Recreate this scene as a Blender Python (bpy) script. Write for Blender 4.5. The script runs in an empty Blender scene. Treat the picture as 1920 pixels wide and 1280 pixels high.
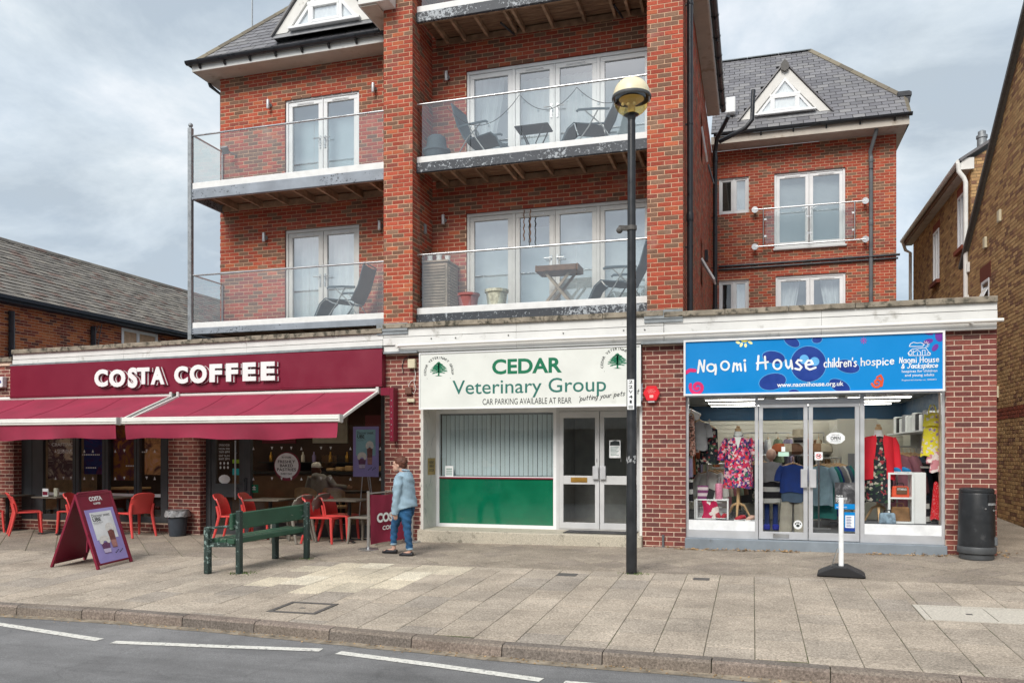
import bpy, bmesh, math, random
from mathutils import Vector, Matrix
from math import sin, cos, pi, radians as R, sqrt, atan2
rnd = random.Random(7)
sc = bpy.context.scene
COL = sc.collection
# ---------------------------------------------------------------- camera
F, HZ, CZ = 1515., 845., 1.55            # focal length in source pixels, horizon row, eye height
TH = math.atan(F/5090); S_, C_ = sin(TH), cos(TH)
cd = bpy.data.cameras.new('camera'); cam = bpy.data.objects.new('camera', cd); COL.objects.link(cam)
cam.location = (0, 0, CZ); cam.rotation_euler = (pi/2, 0, TH)
cd.sensor_width = 36; cd.lens = 36*F/1920; cd.shift_y = (HZ-640)/1920
cd.clip_start = .1; cd.clip_end = 3000
sc.camera = cam
# ---------------------------------------------------------------- sky (overcast, broken cloud) and sun
SUN_EL, SUN_AZ = R(42), R(-170)          # azimuth measured from +Y towards +X
w = bpy.data.worlds.new('World'); sc.world = w; w.use_nodes = True
nt = w.node_tree; N = nt.nodes; Lk = nt.links
for n in list(N): N.remove(n)
def wn(t, **k):
    n = N.new(t)
    for a, b in k.items(): setattr(n, a, b)
    return n
out = wn('ShaderNodeOutputWorld')
sky = wn('ShaderNodeTexSky'); sky.sky_type = 'NISHITA'; sky.sun_disc = False
sky.sun_elevation = SUN_EL; sky.sun_rotation = SUN_AZ; sky.air_density = 1; sky.dust_density = 2
b1 = wn('ShaderNodeBackground'); b1.inputs[1].default_value = .10
Lk.new(sky.outputs[0], b1.inputs[0])
tc = wn('ShaderNodeTexCoord'); sep = wn('ShaderNodeSeparateXYZ'); Lk.new(tc.outputs['Generated'], sep.inputs[0])
ad = wn('ShaderNodeMath', operation='ADD'); ad.inputs[1].default_value = .28; 
ab = wn('ShaderNodeMath', operation='ABSOLUTE'); Lk.new(sep.outputs[2], ab.inputs[0]); Lk.new(ab.outputs[0], ad.inputs[0])
dv = wn('ShaderNodeVectorMath', operation='DIVIDE'); cmb = wn('ShaderNodeCombineXYZ')
for i in range(3): Lk.new(ad.outputs[0], cmb.inputs[i])
Lk.new(tc.outputs['Generated'], dv.inputs[0]); Lk.new(cmb.outputs[0], dv.inputs[1])
def wnoise(scale, detail, off, rough=.55):
    mp = wn('ShaderNodeMapping'); mp.inputs['Location'].default_value = off; mp.inputs['Scale'].default_value = (1, 1, 1.6)
    Lk.new(dv.outputs[0], mp.inputs[0])
    n = wn('ShaderNodeTexNoise'); n.inputs['Scale'].default_value = scale; n.inputs['Detail'].default_value = detail
    n.inputs['Roughness'].default_value = rough; n.inputs['Distortion'].default_value = .25
    Lk.new(mp.outputs[0], n.inputs['Vector']); return n
n1 = wnoise(1.55, 9, (3.1, 1.7, .4), .6); n2 = wnoise(.9, 5, (-2.3, 4.4, 2.0))
rp = wn('ShaderNodeValToRGB'); Lk.new(n1.outputs[0], rp.inputs[0])
e = rp.color_ramp.elements
e[0].position = .40; e[0].color = (.34, .395, .45, 1); e[1].position = .665; e[1].color = (.69, .705, .72, 1)
m_ = e.new(.525); m_.color = (.475, .53, .575, 1)
b2 = wn('ShaderNodeBackground'); b2.inputs[1].default_value = .66; Lk.new(rp.outputs[0], b2.inputs[0])
rm = wn('ShaderNodeMapRange'); Lk.new(n2.outputs[0], rm.inputs[0])
rm.inputs[1].default_value = .35; rm.inputs[2].default_value = .6; rm.inputs[3].default_value = .8; rm.inputs[4].default_value = 1.
mx = wn('ShaderNodeMixShader'); Lk.new(rm.outputs[0], mx.inputs[0]); Lk.new(b1.outputs[0], mx.inputs[1]); Lk.new(b2.outputs[0], mx.inputs[2])
Lk.new(mx.outputs[0], out.inputs[0])
sl = bpy.data.lights.new('sun', 'SUN'); sl.energy = 1.5; sl.angle = R(30); sl.color = (1, .95, .88)
so = bpy.data.objects.new('sun', sl); COL.objects.link(so)
sd = Vector((sin(SUN_AZ)*cos(SUN_EL), cos(SUN_AZ)*cos(SUN_EL), sin(SUN_EL)))
so.rotation_euler = sd.to_track_quat('Z', 'Y').to_euler(); so.location = (-10, -20, 30)
vs = sc.view_settings; vs.view_transform = 'Standard'; vs.look = 'None'; vs.gamma = 1; vs.use_curve_mapping = False
vs.exposure = 1.2
# ---------------------------------------------------------------- survey helpers (source pixel + depth -> place)
def at(u, v, Y):
    t = (u-960)/F; d = Y/(C_+t*S_); return Vector((d*(t*C_-S_), Y, CZ+(HZ-v)/F*d))
def gz(X, Y): return .013+.0076*X-.03*(13.2-Y)          # pavement height
def gp(u, v, dz=0):
    t = (u-960)/F; rx = t*C_-S_; ry = C_+t*S_; rz = (HZ-v)/F
    d = (CZ-.013+.396-dz)/(.0076*rx+.03*ry-rz); return Vector((d*rx, d*ry, CZ+d*rz))
def proj(p):
    d = -p[0]*S_+p[1]*C_
    if d < .3: return None
    return (960+F*(p[0]*C_+p[1]*S_)/d, HZ-F*(p[2]-CZ)/d, d)
# ---------------------------------------------------------------- materials
MATS = {}
def newmat(name):
    m = bpy.data.materials.new(name); m.use_nodes = True; MATS[name] = m
    return m, m.node_tree, m.node_tree.nodes['Principled BSDF']
def ramp(t, stops, interp='LINEAR'):
    r = t.nodes.new('ShaderNodeValToRGB'); r.color_ramp.interpolation = interp
    el = r.color_ramp.elements
    while len(el) < len(stops): el.new(.5)
    for a, (p, c) in zip(el, stops): a.position = p; a.color = (*c, 1) if len(c) == 3 else c
    return r
def noise(t, scale, detail=4, src=None, rough=.55, dist=0):
    n = t.nodes.new('ShaderNodeTexNoise'); n.inputs['Scale'].default_value = scale
    n.inputs['Detail'].default_value = detail; n.inputs['Roughness'].default_value = rough; n.inputs['Distortion'].default_value = dist
    if src: t.links.new(src, n.inputs['Vector'])
    return n
def pos(t): return t.nodes.new('ShaderNodeNewGeometry').outputs['Position']
def mixc(t, fac, a, b, mode='MIX'):
    m = t.nodes.new('ShaderNodeMix'); m.data_type = 'RGBA'; m.blend_type = mode
    for s, x in ((m.inputs[0], fac), (m.inputs[6], a), (m.inputs[7], b)):
        if hasattr(x, 'links'): t.links.new(x, s)
        elif isinstance(x, (int, float)): s.default_value = x
        else: s.default_value = (*x, 1)
    return m.outputs[2]
def pieceval(t, seed=0.):
    "one random number per piece, whether it is an object of its own or an island of a joined mesh"
    o = t.nodes.new('ShaderNodeObjectInfo'); g = t.nodes.new('ShaderNodeNewGeometry')
    c = t.nodes.new('ShaderNodeCombineXYZ'); c.inputs[2].default_value = seed
    t.links.new(o.outputs['Random'], c.inputs[0]); t.links.new(g.outputs['Random Per Island'], c.inputs[1])
    wv = t.nodes.new('ShaderNodeTexWhiteNoise'); wv.noise_dimensions = '3D'; t.links.new(c.outputs[0], wv.inputs['Vector'])
    return wv.outputs['Value']
def bumpn(t, bs, height, strength, dist=.01):
    b = t.nodes.new('ShaderNodeBump'); b.inputs['Strength'].default_value = strength; b.inputs['Distance'].default_value = dist
    t.links.new(height, b.inputs['Height']); t.links.new(b.outputs[0], bs.inputs['Normal'])
def mat(name, col, rough=.6, metal=0, var=.12, vs=6, bump=0, bs=60, spec=.4, dirt=None, piece=0, coat=0, emit=0):
    m, t, p = newmat(name)
    P_ = pos(t)
    n = noise(t, vs, 5, P_)
    lo = tuple(max(0, c*(1-var)) for c in col); hi = tuple(min(1, c*(1+var)) for c in col)
    c = ramp(t, [(.3, lo), (.7, hi)]); t.links.new(n.outputs[0], c.inputs[0]); co = c.outputs[0]
    if piece:
        r = ramp(t, [(0, (1-piece,)*3), (1, (1+piece,)*3)]); t.links.new(pieceval(t), r.inputs[0])
        co = mixc(t, 1., co, r.outputs[0], 'MULTIPLY')
    if dirt:                                   # (colour, scale, threshold)
        d = noise(t, dirt[1], 6, P_, .65); k = ramp(t, [(dirt[2], (0, 0, 0)), (min(1, dirt[2]+.12), (1, 1, 1))]); t.links.new(d.outputs[0], k.inputs[0])
        co = mixc(t, k.outputs[0], co, dirt[0])
    t.links.new(co, p.inputs['Base Color'])
    rr = ramp(t, [(.3, (max(0, rough-.08),)*3), (.7, (min(1, rough+.08),)*3)]); t.links.new(n.outputs[0], rr.inputs[0])
    t.links.new(rr.outputs[0], p.inputs['Roughness'])
    p.inputs['Metallic'].default_value = metal; p.inputs['Specular IOR Level'].default_value = spec
    p.inputs['Coat Weight'].default_value = coat
    if emit: p.inputs['Emission Color'].default_value = (*col, 1); p.inputs['Emission Strength'].default_value = emit
    if bump: bumpn(t, p, noise(t, bs, 4, P_).outputs[0], bump)
    return m
def piecemat(name, pal, rough=.85, nz=.25, bump=.25, bs=90, stain=None):
    m, t, p = newmat(name); P_ = pos(t)
    k = len(pal); acc = 0; tot = sum(q for q, _ in pal); st = []
    for q, c in pal: st.append((acc/tot, c)); acc += q
    r = ramp(t, st, 'CONSTANT'); t.links.new(pieceval(t), r.inputs[0])
    v = ramp(t, [(0, (.85,)*3), (1, (1.13,)*3)]); t.links.new(pieceval(t, 3.3), v.inputs[0])
    co = mixc(t, 1., r.outputs[0], v.outputs[0], 'MULTIPLY')
    n = noise(t, 38, 5, P_, .7); v2 = ramp(t, [(.25, (1-nz,)*3), (.75, (1+nz,)*3)]); t.links.new(n.outputs[0], v2.inputs[0])
    co = mixc(t, 1., co, v2.outputs[0], 'MULTIPLY')
    if stain:
        d = noise(t, stain[1], 5, P_, .6); kk = ramp(t, [(stain[2], (0, 0, 0)), (stain[2]+.16, (stain[3],)*3)]); t.links.new(d.outputs[0], kk.inputs[0])
        co = mixc(t, kk.outputs[0], co, stain[0])
    t.links.new(co, p.inputs['Base Color']); p.inputs['Roughness'].default_value = rough; p.inputs['Specular IOR Level'].default_value = .25
    bumpn(t, p, noise(t, bs, 4, P_).outputs[0], bump); return m
def glassmat(name, ior=1.5, tint=(.9, .95, .95), rough=0., add=0., wob=.025):
    m, t, p = newmat(name); t.nodes.remove(p); o = t.nodes['Material Output']
    g = t.nodes.new('ShaderNodeBsdfGlossy'); g.inputs['Roughness'].default_value = rough; g.inputs['Color'].default_value = (.95, .97, 1, 1)
    tr = t.nodes.new('ShaderNodeBsdfTransparent'); tr.inputs[0].default_value = (*tint, 1)
    f = t.nodes.new('ShaderNodeFresnel'); f.inputs[0].default_value = ior
    a = t.nodes.new('ShaderNodeMath'); a.operation = 'ADD'; a.inputs[1].default_value = add; a.use_clamp = True; t.links.new(f.outputs[0], a.inputs[0])
    g2 = t.nodes.new('ShaderNodeNewGeometry'); fr_ = t.nodes.new('ShaderNodeMath'); fr_.operation = 'SUBTRACT'; fr_.inputs[0].default_value = 1; t.links.new(g2.outputs['Backfacing'], fr_.inputs[1])
    a2 = t.nodes.new('ShaderNodeMath'); a2.operation = 'MULTIPLY'; t.links.new(a.outputs[0], a2.inputs[0]); t.links.new(fr_.outputs[0], a2.inputs[1]); a = a2
    n = noise(t, 1.1, 1, pos(t)); b = t.nodes.new('ShaderNodeBump'); b.inputs['Strength'].default_value = wob; b.inputs['Distance'].default_value = .1
    t.links.new(n.outputs[0], b.inputs['Height']); t.links.new(b.outputs[0], g.inputs['Normal'])
    mxs = t.nodes.new('ShaderNodeMixShader'); t.links.new(a.outputs[0], mxs.inputs[0]); t.links.new(tr.outputs[0], mxs.inputs[1]); t.links.new(g.outputs[0], mxs.inputs[2])
    t.links.new(mxs.outputs[0], o.inputs[0]); return m
def printmat(name, stops, scale=14, vec=None, interp='CONSTANT', rough=.85, dist=.4, kind='voronoi', film=0.):
    "printed cloth / picture: patches of colour"
    m, t, p = newmat(name); P_ = pos(t)
    if kind == 'voronoi':
        d = noise(t, scale*.8, 2, P_); a = t.nodes.new('ShaderNodeVectorMath'); a.operation = 'MULTIPLY_ADD'
        a.inputs[1].default_value = (dist/scale*4,)*3; t.links.new(d.outputs['Color'], a.inputs[0]); t.links.new(P_, a.inputs[2])
        v = t.nodes.new('ShaderNodeTexVoronoi'); v.inputs['Scale'].default_value = scale; t.links.new(a.outputs[0], v.inputs['Vector'])
        s = t.nodes.new('ShaderNodeSeparateColor'); t.links.new(v.outputs['Color'], s.inputs[0]); src = s.outputs[0]
    elif kind == 'dots':
        v = t.nodes.new('ShaderNodeTexVoronoi'); v.inputs['Scale'].default_value = scale; t.links.new(P_, v.inputs['Vector']); src = v.outputs['Distance']
    elif kind == 'stripe':
        wv = t.nodes.new('ShaderNodeTexWave'); wv.bands_direction = vec or 'Z'; wv.inputs['Scale'].default_value = scale; wv.inputs['Distortion'].default_value = dist
        t.links.new(P_, wv.inputs['Vector']); src = wv.outputs['Fac']
    else:
        src = noise(t, scale, 6, P_, .7, dist).outputs[0]
    r = ramp(t, stops, interp); t.links.new(src, r.inputs[0]); t.links.new(r.outputs[0], p.inputs['Base Color'])
    p.inputs['Roughness'].default_value = rough; p.inputs['Specular IOR Level'].default_value = .25
    if film:                                   # thin printed film lets the room light through
        tl = t.nodes.new('ShaderNodeBsdfTranslucent'); t.links.new(r.outputs[0], tl.inputs[0]); x = t.nodes.new('ShaderNodeMixShader'); x.inputs[0].default_value = film
        t.links.new(p.outputs[0], x.inputs[1]); t.links.new(tl.outputs[0], x.inputs[2]); t.links.new(x.outputs[0], t.nodes['Material Output'].inputs[0])
    return m
# ---------------------------------------------------------------- mesh builder
WM = {}
class MB:
    def __init__(s): s.v = []; s.f = []
    def poly(s, pts):
        b = len(s.v); s.v += [tuple(p) for p in pts]; s.f.append(tuple(range(b, b+len(pts)))); return s
    def box(s, x0, x1, y0, y1, z0, z1):
        b = len(s.v)
        s.v += [(x0,y0,z0),(x1,y0,z0),(x1,y1,z0),(x0,y1,z0),(x0,y0,z1),(x1,y0,z1),(x1,y1,z1),(x0,y1,z1)]
        s.f += [tuple(b+i for i in q) for q in ((0,3,2,1),(4,5,6,7),(0,1,5,4),(1,2,6,5),(2,3,7,6),(3,0,4,7))]; return s
    def obox(s, c, ax, ay, az):
        c, ax, ay, az = map(Vector, (c, ax, ay, az)); b = len(s.v)
        for k in (-1, 1):
            for i, j in ((-1,-1),(1,-1),(1,1),(-1,1)): s.v.append(tuple(c+ax*i+ay*j+az*k))
        s.f += [tuple(b+i for i in q) for q in ((0,3,2,1),(4,5,6,7),(0,1,5,4),(1,2,6,5),(2,3,7,6),(3,0,4,7))]; return s
    def bar(s, p0, p1, w, h, up=(0, 0, 1)):
        p0, p1 = Vector(p0), Vector(p1); d = p1-p0; a = d.normalized(); u = Vector(up)
        if abs(a.dot(u)) > .95: u = Vector((0, 1, 0))
        r = a.cross(u).normalized(); u = r.cross(a)
        return s.obox((p0+p1)/2, d/2, r*w/2, u*h/2)
    def tube(s, pts, r, n=8, cap=True, closed=False, flat=1.):
        pts = [Vector(p) for p in pts]; m = len(pts); rs = r if isinstance(r, (list, tuple)) else [r]*m
        b = len(s.v); ref = None
        for i, p in enumerate(pts):
            a = pts[i-1] if (i > 0 or closed) else p; c = pts[(i+1) % m] if (i < m-1 or closed) else p
            d = (c-a).normalized()
            if ref is None: ref = Vector((0, 0, 1)) if abs(d.z) < .9 else Vector((1, 0, 0))
            x = ref-d*ref.dot(d)
            if x.length < 1e-4: x = d.orthogonal()
            x.normalize(); ref = x; y = d.cross(x)
            for k in range(n):
                q = 2*pi*k/n; s.v.append(tuple(p+x*cos(q)*rs[i]+y*sin(q)*rs[i]*flat))
        for i in range(m if closed else m-1):
            j = (i+1) % m
            for k in range(n): s.f.append((b+i*n+k, b+i*n+(k+1) % n, b+j*n+(k+1) % n, b+j*n+k))
        if cap and not closed:
            s.f.append(tuple(b+k for k in range(n))[::-1]); s.f.append(tuple(b+(m-1)*n+k for k in range(n)))
        return s
    def lathe(s, prof, c=(0, 0, 0), n=20, sx=1., sy=1., axis='Z'):
        b = len(s.v); m = len(prof)
        for r, z in prof:
            for k in range(n):
                q = 2*pi*k/n; x, y = r*cos(q)*sx, r*sin(q)*sy
                s.v.append((c[0]+x, c[1]+y, c[2]+z) if axis == 'Z' else (c[0]+x, c[1]+z, c[2]+y))
        for i in range(m-1):
            for k in range(n): s.f.append((b+i*n+k, b+i*n+(k+1) % n, b+(i+1)*n+(k+1) % n, b+(i+1)*n+k))
        if prof[0][0] > 1e-4: s.f.append(tuple(b+k for k in range(n))[::-1])
        if prof[-1][0] > 1e-4: s.f.append(tuple(b+(m-1)*n+k for k in range(n)))
        return s
    def prism(s, poly, d, o=(0, 0, 0), ux=(1, 0, 0), uy=(0, 0, 1)):
        "extrude a 2D outline (in axes ux, uy at o) by vector d"
        o, ux, uy, d = map(Vector, (o, ux, uy, d)); b = len(s.v); n = len(poly)
        A = [o+ux*x+uy*y for x, y in poly]
        s.v += [tuple(p) for p in A]+[tuple(p+d) for p in A]
        s.f.append(tuple(range(b, b+n))); s.f.append(tuple(range(b+n, b+2*n))[::-1])
        for i in range(n): j = (i+1) % n; s.f.append((b+j, b+i, b+n+i, b+n+j))
        return s
    def grid(s, fn, nu, nv, closed_u=False):
        b = len(s.v); mu = nu if closed_u else nu+1
        for j in range(nv+1):
            for i in range(mu): s.v.append(tuple(fn(i/nu, j/nv)))
        for j in range(nv):
            for i in range(nu): s.f.append((b+j*mu+i, b+j*mu+(i+1) % mu, b+(j+1)*mu+(i+1) % mu, b+(j+1)*mu+i))
        return s
    def sphere(s, c, r, n=12, m=8, sx=1, sy=1, sz=1):
        return s.lathe([(max(1e-5, r*sin(pi*i/m)), -r*sz*cos(pi*i/m)) for i in range(m+1)], c, n, sx, sy)
    def build(s, name, m, parent=None, smooth=False, bevel=0, kind=None, solid=0, label=None, fix=True):
        me = bpy.data.meshes.new(name)
        V = s.v
        if parent is not None and parent.name in WM:
            M = WM[parent.name].inverted(); V = [tuple(M @ Vector(p)) for p in V]
        me.from_pydata(V, [], s.f)
        if fix or bevel or solid:
            b = bmesh.new(); b.from_mesh(me)
            if solid:
                bmesh.ops.solidify(b, geom=b.faces[:], thickness=solid)
            bmesh.ops.recalc_face_normals(b, faces=b.faces[:])
            if bevel:
                es = [e_ for e_ in b.edges if len(e_.link_faces) == 2 and e_.calc_face_angle(0) > .6]
                bmesh.ops.bevel(b, geom=es, offset=bevel, segments=1, affect='EDGES', clamp_overlap=True)
            b.to_mesh(me); b.free()
        if smooth:
            for p in me.polygons: p.use_smooth = True
            try: me.set_sharp_from_angle(angle=R(40))
            except Exception: pass
        mm = m if isinstance(m, bpy.types.Material) else MATS[m]
        me.materials.append(mm)
        o = bpy.data.objects.new(name, me); COL.objects.link(o)
        if parent is not None:
            o.parent = parent
            if parent.name in WM: WM[o.name] = WM[parent.name]
        if kind: o['kind'] = kind
        if label: o['label'] = label
        return o
def tag(o, label=None, cat=None, group=None, kind=None):
    if label: o['label'] = label
    if cat: o['category'] = cat
    if group: o['group'] = group
    if kind: o['kind'] = kind
    return o
def thing(name, label, cat, loc=(0, 0, 0), rz=0, group=None, kind=None):
    o = bpy.data.objects.new(name, None); COL.objects.link(o); o.empty_display_size = .1
    o.location = loc; o.rotation_euler = (0, 0, rz)
    WM[o.name] = Matrix.Translation(Vector(loc)) @ Matrix.Rotation(rz, 4, 'Z')
    return tag(o, label, cat, group, kind)
def place(o, loc, rz=0):
    o.location = loc; o.rotation_euler = (0, 0, rz); return o
def dup(o, parent=None):
    c = o.copy(); COL.objects.link(c); c.parent = parent
    if parent is not None: c.matrix_parent_inverse = o.matrix_parent_inverse.copy()
    for ch in o.children: dup(ch, c)
    return c
# ---------------------------------------------------------------- countable pieces (bricks, slates, slabs)
def clip(poly, a, b, c):
    "keep the part of poly where a*x+b*y<=c"
    o = []
    for i in range(len(poly)):
        p, q = poly[i], poly[(i+1) % len(poly)]; dp, dq = a*p[0]+b*p[1]-c, a*q[0]+b*q[1]-c
        if dp <= 0: o.append(p)
        if dp*dq < 0: t = dp/(dp-dq); o.append((p[0]+(q[0]-p[0])*t, p[1]+(q[1]-p[1])*t))
    return o
def clippoly(poly, cv):
    n = len(cv)
    for i in range(n):
        (x0, y0), (x1, y1) = cv[i], cv[(i+1) % n]; a, b = (y1-y0), -(x1-x0)
        poly = clip(poly, a, b, a*x0+b*y0)
        if len(poly) < 3: return []
    return poly
class Pieces:
    meshes = {}
    def __init__(s, parent, name, m, stuffname, limit=300): s.p = parent; s.n = name; s.m = m; s.sn = stuffname; s.lim = limit; s.items = []
    def add(s, c, ux, uy, poly, th, ch=.004, m=None):
        "poly: outline (counter-clockwise in ux,uy) about c; the piece is th thick, its face on the plane, body below"
        if len(poly) < 3: return
        ux, uy = Vector(ux), Vector(uy); c = Vector(c)
        cx = sum(p[0] for p in poly)/len(poly); cy = sum(p[1] for p in poly)/len(poly)
        c = c+ux*cx+uy*cy; pl = tuple((round(x-cx, 3), round(y-cy, 3)) for x, y in poly)
        s.items.append((c, ux, uy, pl, th, ch, m or s.m))
    @staticmethod
    def geo(pl, th, ch):
        n = len(pl); V = []; Fc = []
        xs = [p[0] for p in pl]; ys = [p[1] for p in pl]; w, h = max(xs)-min(xs), max(ys)-min(ys)
        kx, ky = max(.1, 1-2*ch/max(w, .001)), max(.1, 1-2*ch/max(h, .001))
        V += [(x, y, -th) for x, y in pl]+[(x, y, -ch) for x, y in pl]+[(x*kx, y*ky, 0) for x, y in pl]
        for a in (0, n):
            for i in range(n): j = (i+1) % n; Fc.append((a+i, a+j, a+n+j, a+n+i))
        Fc.append(tuple(range(2*n, 3*n))); return V, Fc
    def score(s, it):
        c, ux, uy, pl = it[:4]
        q = proj(c)
        if not q or not (-10 < q[0] < 1930 and -10 < q[1] < 1290): return 0
        xs = [p[0] for p in pl]; ys = [p[1] for p in pl]
        a, b = proj(c+ux*(max(xs)-min(xs))), proj(c+uy*(max(ys)-min(ys)))
        if not a or not b: return 0
        return abs((a[0]-q[0])*(b[1]-q[1])-(a[1]-q[1])*(b[0]-q[0]))
    def done(s):
        sc_ = sorted(((s.score(it), i) for i, it in enumerate(s.items)), reverse=True)
        single = {i for k, i in sc_[:s.lim] if k > 0}
        M = WM.get(s.p.name, Matrix.Identity(4)); Mi = M.inverted(); bulk = {}
        for i, (c, ux, uy, pl, th, ch, m) in enumerate(s.items):
            n = ux.cross(uy)
            if i in single:
                key = (pl, th, ch, m)
                if key not in Pieces.meshes:
                    V, Fc = s.geo(pl, th, ch); me = bpy.data.meshes.new(s.n); me.from_pydata(V, [], Fc); me.materials.append(MATS[m]); Pieces.meshes[key] = me
                o = bpy.data.objects.new(s.n, Pieces.meshes[key]); COL.objects.link(o); o.parent = s.p
                T = Matrix((ux, uy, n)).transposed().to_4x4(); T.translation = c; o.matrix_local = Mi @ T
            else: bulk.setdefault(m, []).append((c, ux, uy, n, pl, th, ch))
        for m, L in bulk.items():
            mb = MB()
            for c, ux, uy, n, pl, th, ch in L:
                V, Fc = s.geo(pl, th, ch); b = len(mb.v)
                mb.v += [tuple(c+ux*x+uy*y+n*z) for x, y, z in V]; mb.f += [tuple(b+i for i in q) for q in Fc]
            mb.build(s.sn, m, s.p, kind='stuff', fix=False)
        s.items = []
def rects_minus(x0, x1, z0, z1, holes):
    xs = sorted({x0, x1, *[min(max(h[i], x0), x1) for h in holes for i in (0, 1)]}); zs = sorted({z0, z1, *[min(max(h[i], z0), z1) for h in holes for i in (2, 3)]})
    for a, b in zip(xs, xs[1:]):
        for c, d in zip(zs, zs[1:]):
            mx_, mz = (a+b)/2, (c+d)/2
            if not any(h[0] < mx_ < h[1] and h[2] < mz < h[3] for h in holes): yield a, b, c, d
CO, BL = .075, .225
def brickwall(pc, o, ud, s0, s1, z0, z1, mortar, parent, holes=(), zref=0., proud=.0045, off=0., bm=None, ext=(0, 0), cutoff=None, nm='wall', reveal=.1, revmat=None, zcut=None):
    """brick skin on the vertical plane through o with horizontal direction ud (outward normal = ud x up);
    s0..s1 along ud, z0..z1; holes = (s0,s1,z0,z1).  zcut(s) = optional sloping top"""
    ud = Vector(ud); up = Vector((0, 0, 1)); n = ud.cross(up); o = Vector(o)
    mb = MB()
    if zcut: mb.poly([o+ud*s0+up*z0, o+ud*s1+up*z0, o+ud*s1+up*zcut(s1), o+ud*s0+up*zcut(s0)])
    else:
        for a, b, c, d in rects_minus(s0, s1, z0, z1, holes):
            mb.poly([o+ud*a+up*c, o+ud*b+up*c, o+ud*b+up*d, o+ud*a+up*d])
    wobj = mb.build(nm, mortar, parent, fix=False)
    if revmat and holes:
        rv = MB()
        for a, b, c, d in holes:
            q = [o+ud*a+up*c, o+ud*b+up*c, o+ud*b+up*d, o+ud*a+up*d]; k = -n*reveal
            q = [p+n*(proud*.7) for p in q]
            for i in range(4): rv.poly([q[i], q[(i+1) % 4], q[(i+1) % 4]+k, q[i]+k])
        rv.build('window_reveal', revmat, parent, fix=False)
    base = o+n*proud; j = .0110
    k0 = math.floor((z0-zref)/CO)-1
    for k in range(k0, int((z1-zref)/CO)+2):
        a0 = zref+k*CO+j/2; a1 = a0+CO-j
        a0c, a1c = max(a0, z0), min(a1, z1)
        if a1c-a0c < .02: continue
        q = math.floor((s0-off)/BL)-1; sh = (k % 2)*BL/2+off
        while q*BL+sh < s1:
            b0, b1 = q*BL+sh+j/2, q*BL+sh+BL-j/2; q += 1
            e0 = b0 if b0 > s0+.03 else s0-ext[0]; e1 = b1 if b1 < s1-.03 else s1+ext[1]
            b0, b1 = max(b0, e0 if b0 < s0+.03 else b0), min(b1, e1 if b1 > s1-.03 else b1)
            if b1-b0 < .03: continue
            segs = [(b0, b1)]
            zlo, zhi = a0c, a1c
            for h in holes:
                if h[2] < (a0+a1)/2 < h[3]:
                    ns = []
                    for x, y in segs:
                        if y <= h[0] or x >= h[1]: ns.append((x, y)); continue
                        if x < h[0]-.025: ns.append((x, h[0]))
                        if y > h[1]+.025: ns.append((h[1], y))
                    segs = ns
            for x, y in segs:
                if y-x < .03: continue
                pl = [(x, zlo), (y, zlo), (y, zhi), (x, zhi)]
                if zcut:
                    if zcut((x+y)/2) < zlo: continue
                    sa, sb = zcut(x)-.01, zcut(y)-.01
                    kk = (sb-sa)/(y-x); pl = clip(pl, -kk, 1, sa-kk*x)
                    if len(pl) < 3: continue
                w = rnd.uniform(-.0015, .0015)
                pc.add(base+n*w, ud, up, pl, .012+proud*.2, .003, bm)
    return wobj
# ---------------------------------------------------------------- lettering
TX = {}
def text2d(body, bold=0., space=1.):
    key = (body, bold, space)
    if key in TX: return TX[key]
    cu = bpy.data.curves.new('lettering', 'FONT'); cu.body = body; cu.size = 1; cu.offset = bold; cu.space_character = space; cu.resolution_u = 4
    o = bpy.data.objects.new('lettering', cu); COL.objects.link(o)
    dg = bpy.context.evaluated_depsgraph_get(); me = bpy.data.meshes.new_from_object(o.evaluated_get(dg))
    V = [(p.co.x, p.co.y) for p in me.vertices]; Fc = [tuple(p.vertices) for p in me.polygons]
    bpy.data.objects.remove(o); bpy.data.curves.remove(cu); bpy.data.meshes.remove(me)
    TX[key] = (V, Fc); return V, Fc
def letter(mb, body, x0, x1, z0, z1, Y, bold=0., space=1., fn=None, ux=None, o=None, uy=None, thick=.0015, shear=0.):
    "fit lettering into a box; default plane: facade (x right, z up) at depth Y"
    V, Fc = text2d(body, bold, space)
    if not V: return mb
    a, b = min(p[0] for p in V), max(p[0] for p in V); c, d = min(p[1] for p in V), max(p[1] for p in V)
    sx = (x1-x0)/(b-a); sz = (z1-z0)/(d-c) if z1 is not None else sx
    Q = [((x-a)*sx+x0+shear*(z-c)*sz, (z-c)*sz+z0) for x, z in V]
    if o is None: o, ux, uy = Vector((0, Y, 0)), Vector((1, 0, 0)), Vector((0, 0, 1))
    o, ux, uy = Vector(o), Vector(ux), Vector(uy); bb = len(mb.v)
    mb.v += [tuple(o+ux*x+uy*z) for x, z in Q]; mb.f += [tuple(bb+i for i in f) for f in Fc]
    return mb
NS = 0
def stroke(mb, pts, wd, o, ux, uy, closed=False):
    "a flat pen stroke with round ends"
    global NS; NS += 1
    o, ux, uy = Vector(o), Vector(ux), Vector(uy); n = len(pts); o = o+ux.cross(uy)*(.0001*(NS % 9))
    for i in range(n-1):
        p, q = pts[i], pts[i+1]; dx, dy = q[0]-p[0], q[1]-p[1]; l = math.hypot(dx, dy) or 1; nx, ny = -dy/l*wd/2, dx/l*wd/2
        mb.poly([o+ux*x+uy*y+ux.cross(uy)*(.00003*i) for x, y in ((p[0]+nx, p[1]+ny), (p[0]-nx, p[1]-ny), (q[0]-nx, q[1]-ny), (q[0]+nx, q[1]+ny))])
    for q, p in enumerate(pts):
        mb.poly([o+ux*(p[0]+cos(k*pi/4)*wd/2)+uy*(p[1]+sin(k*pi/4)*wd/2)+ux.cross(uy)*(.001+.00004*q) for k in range(8)])
    return mb
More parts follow.
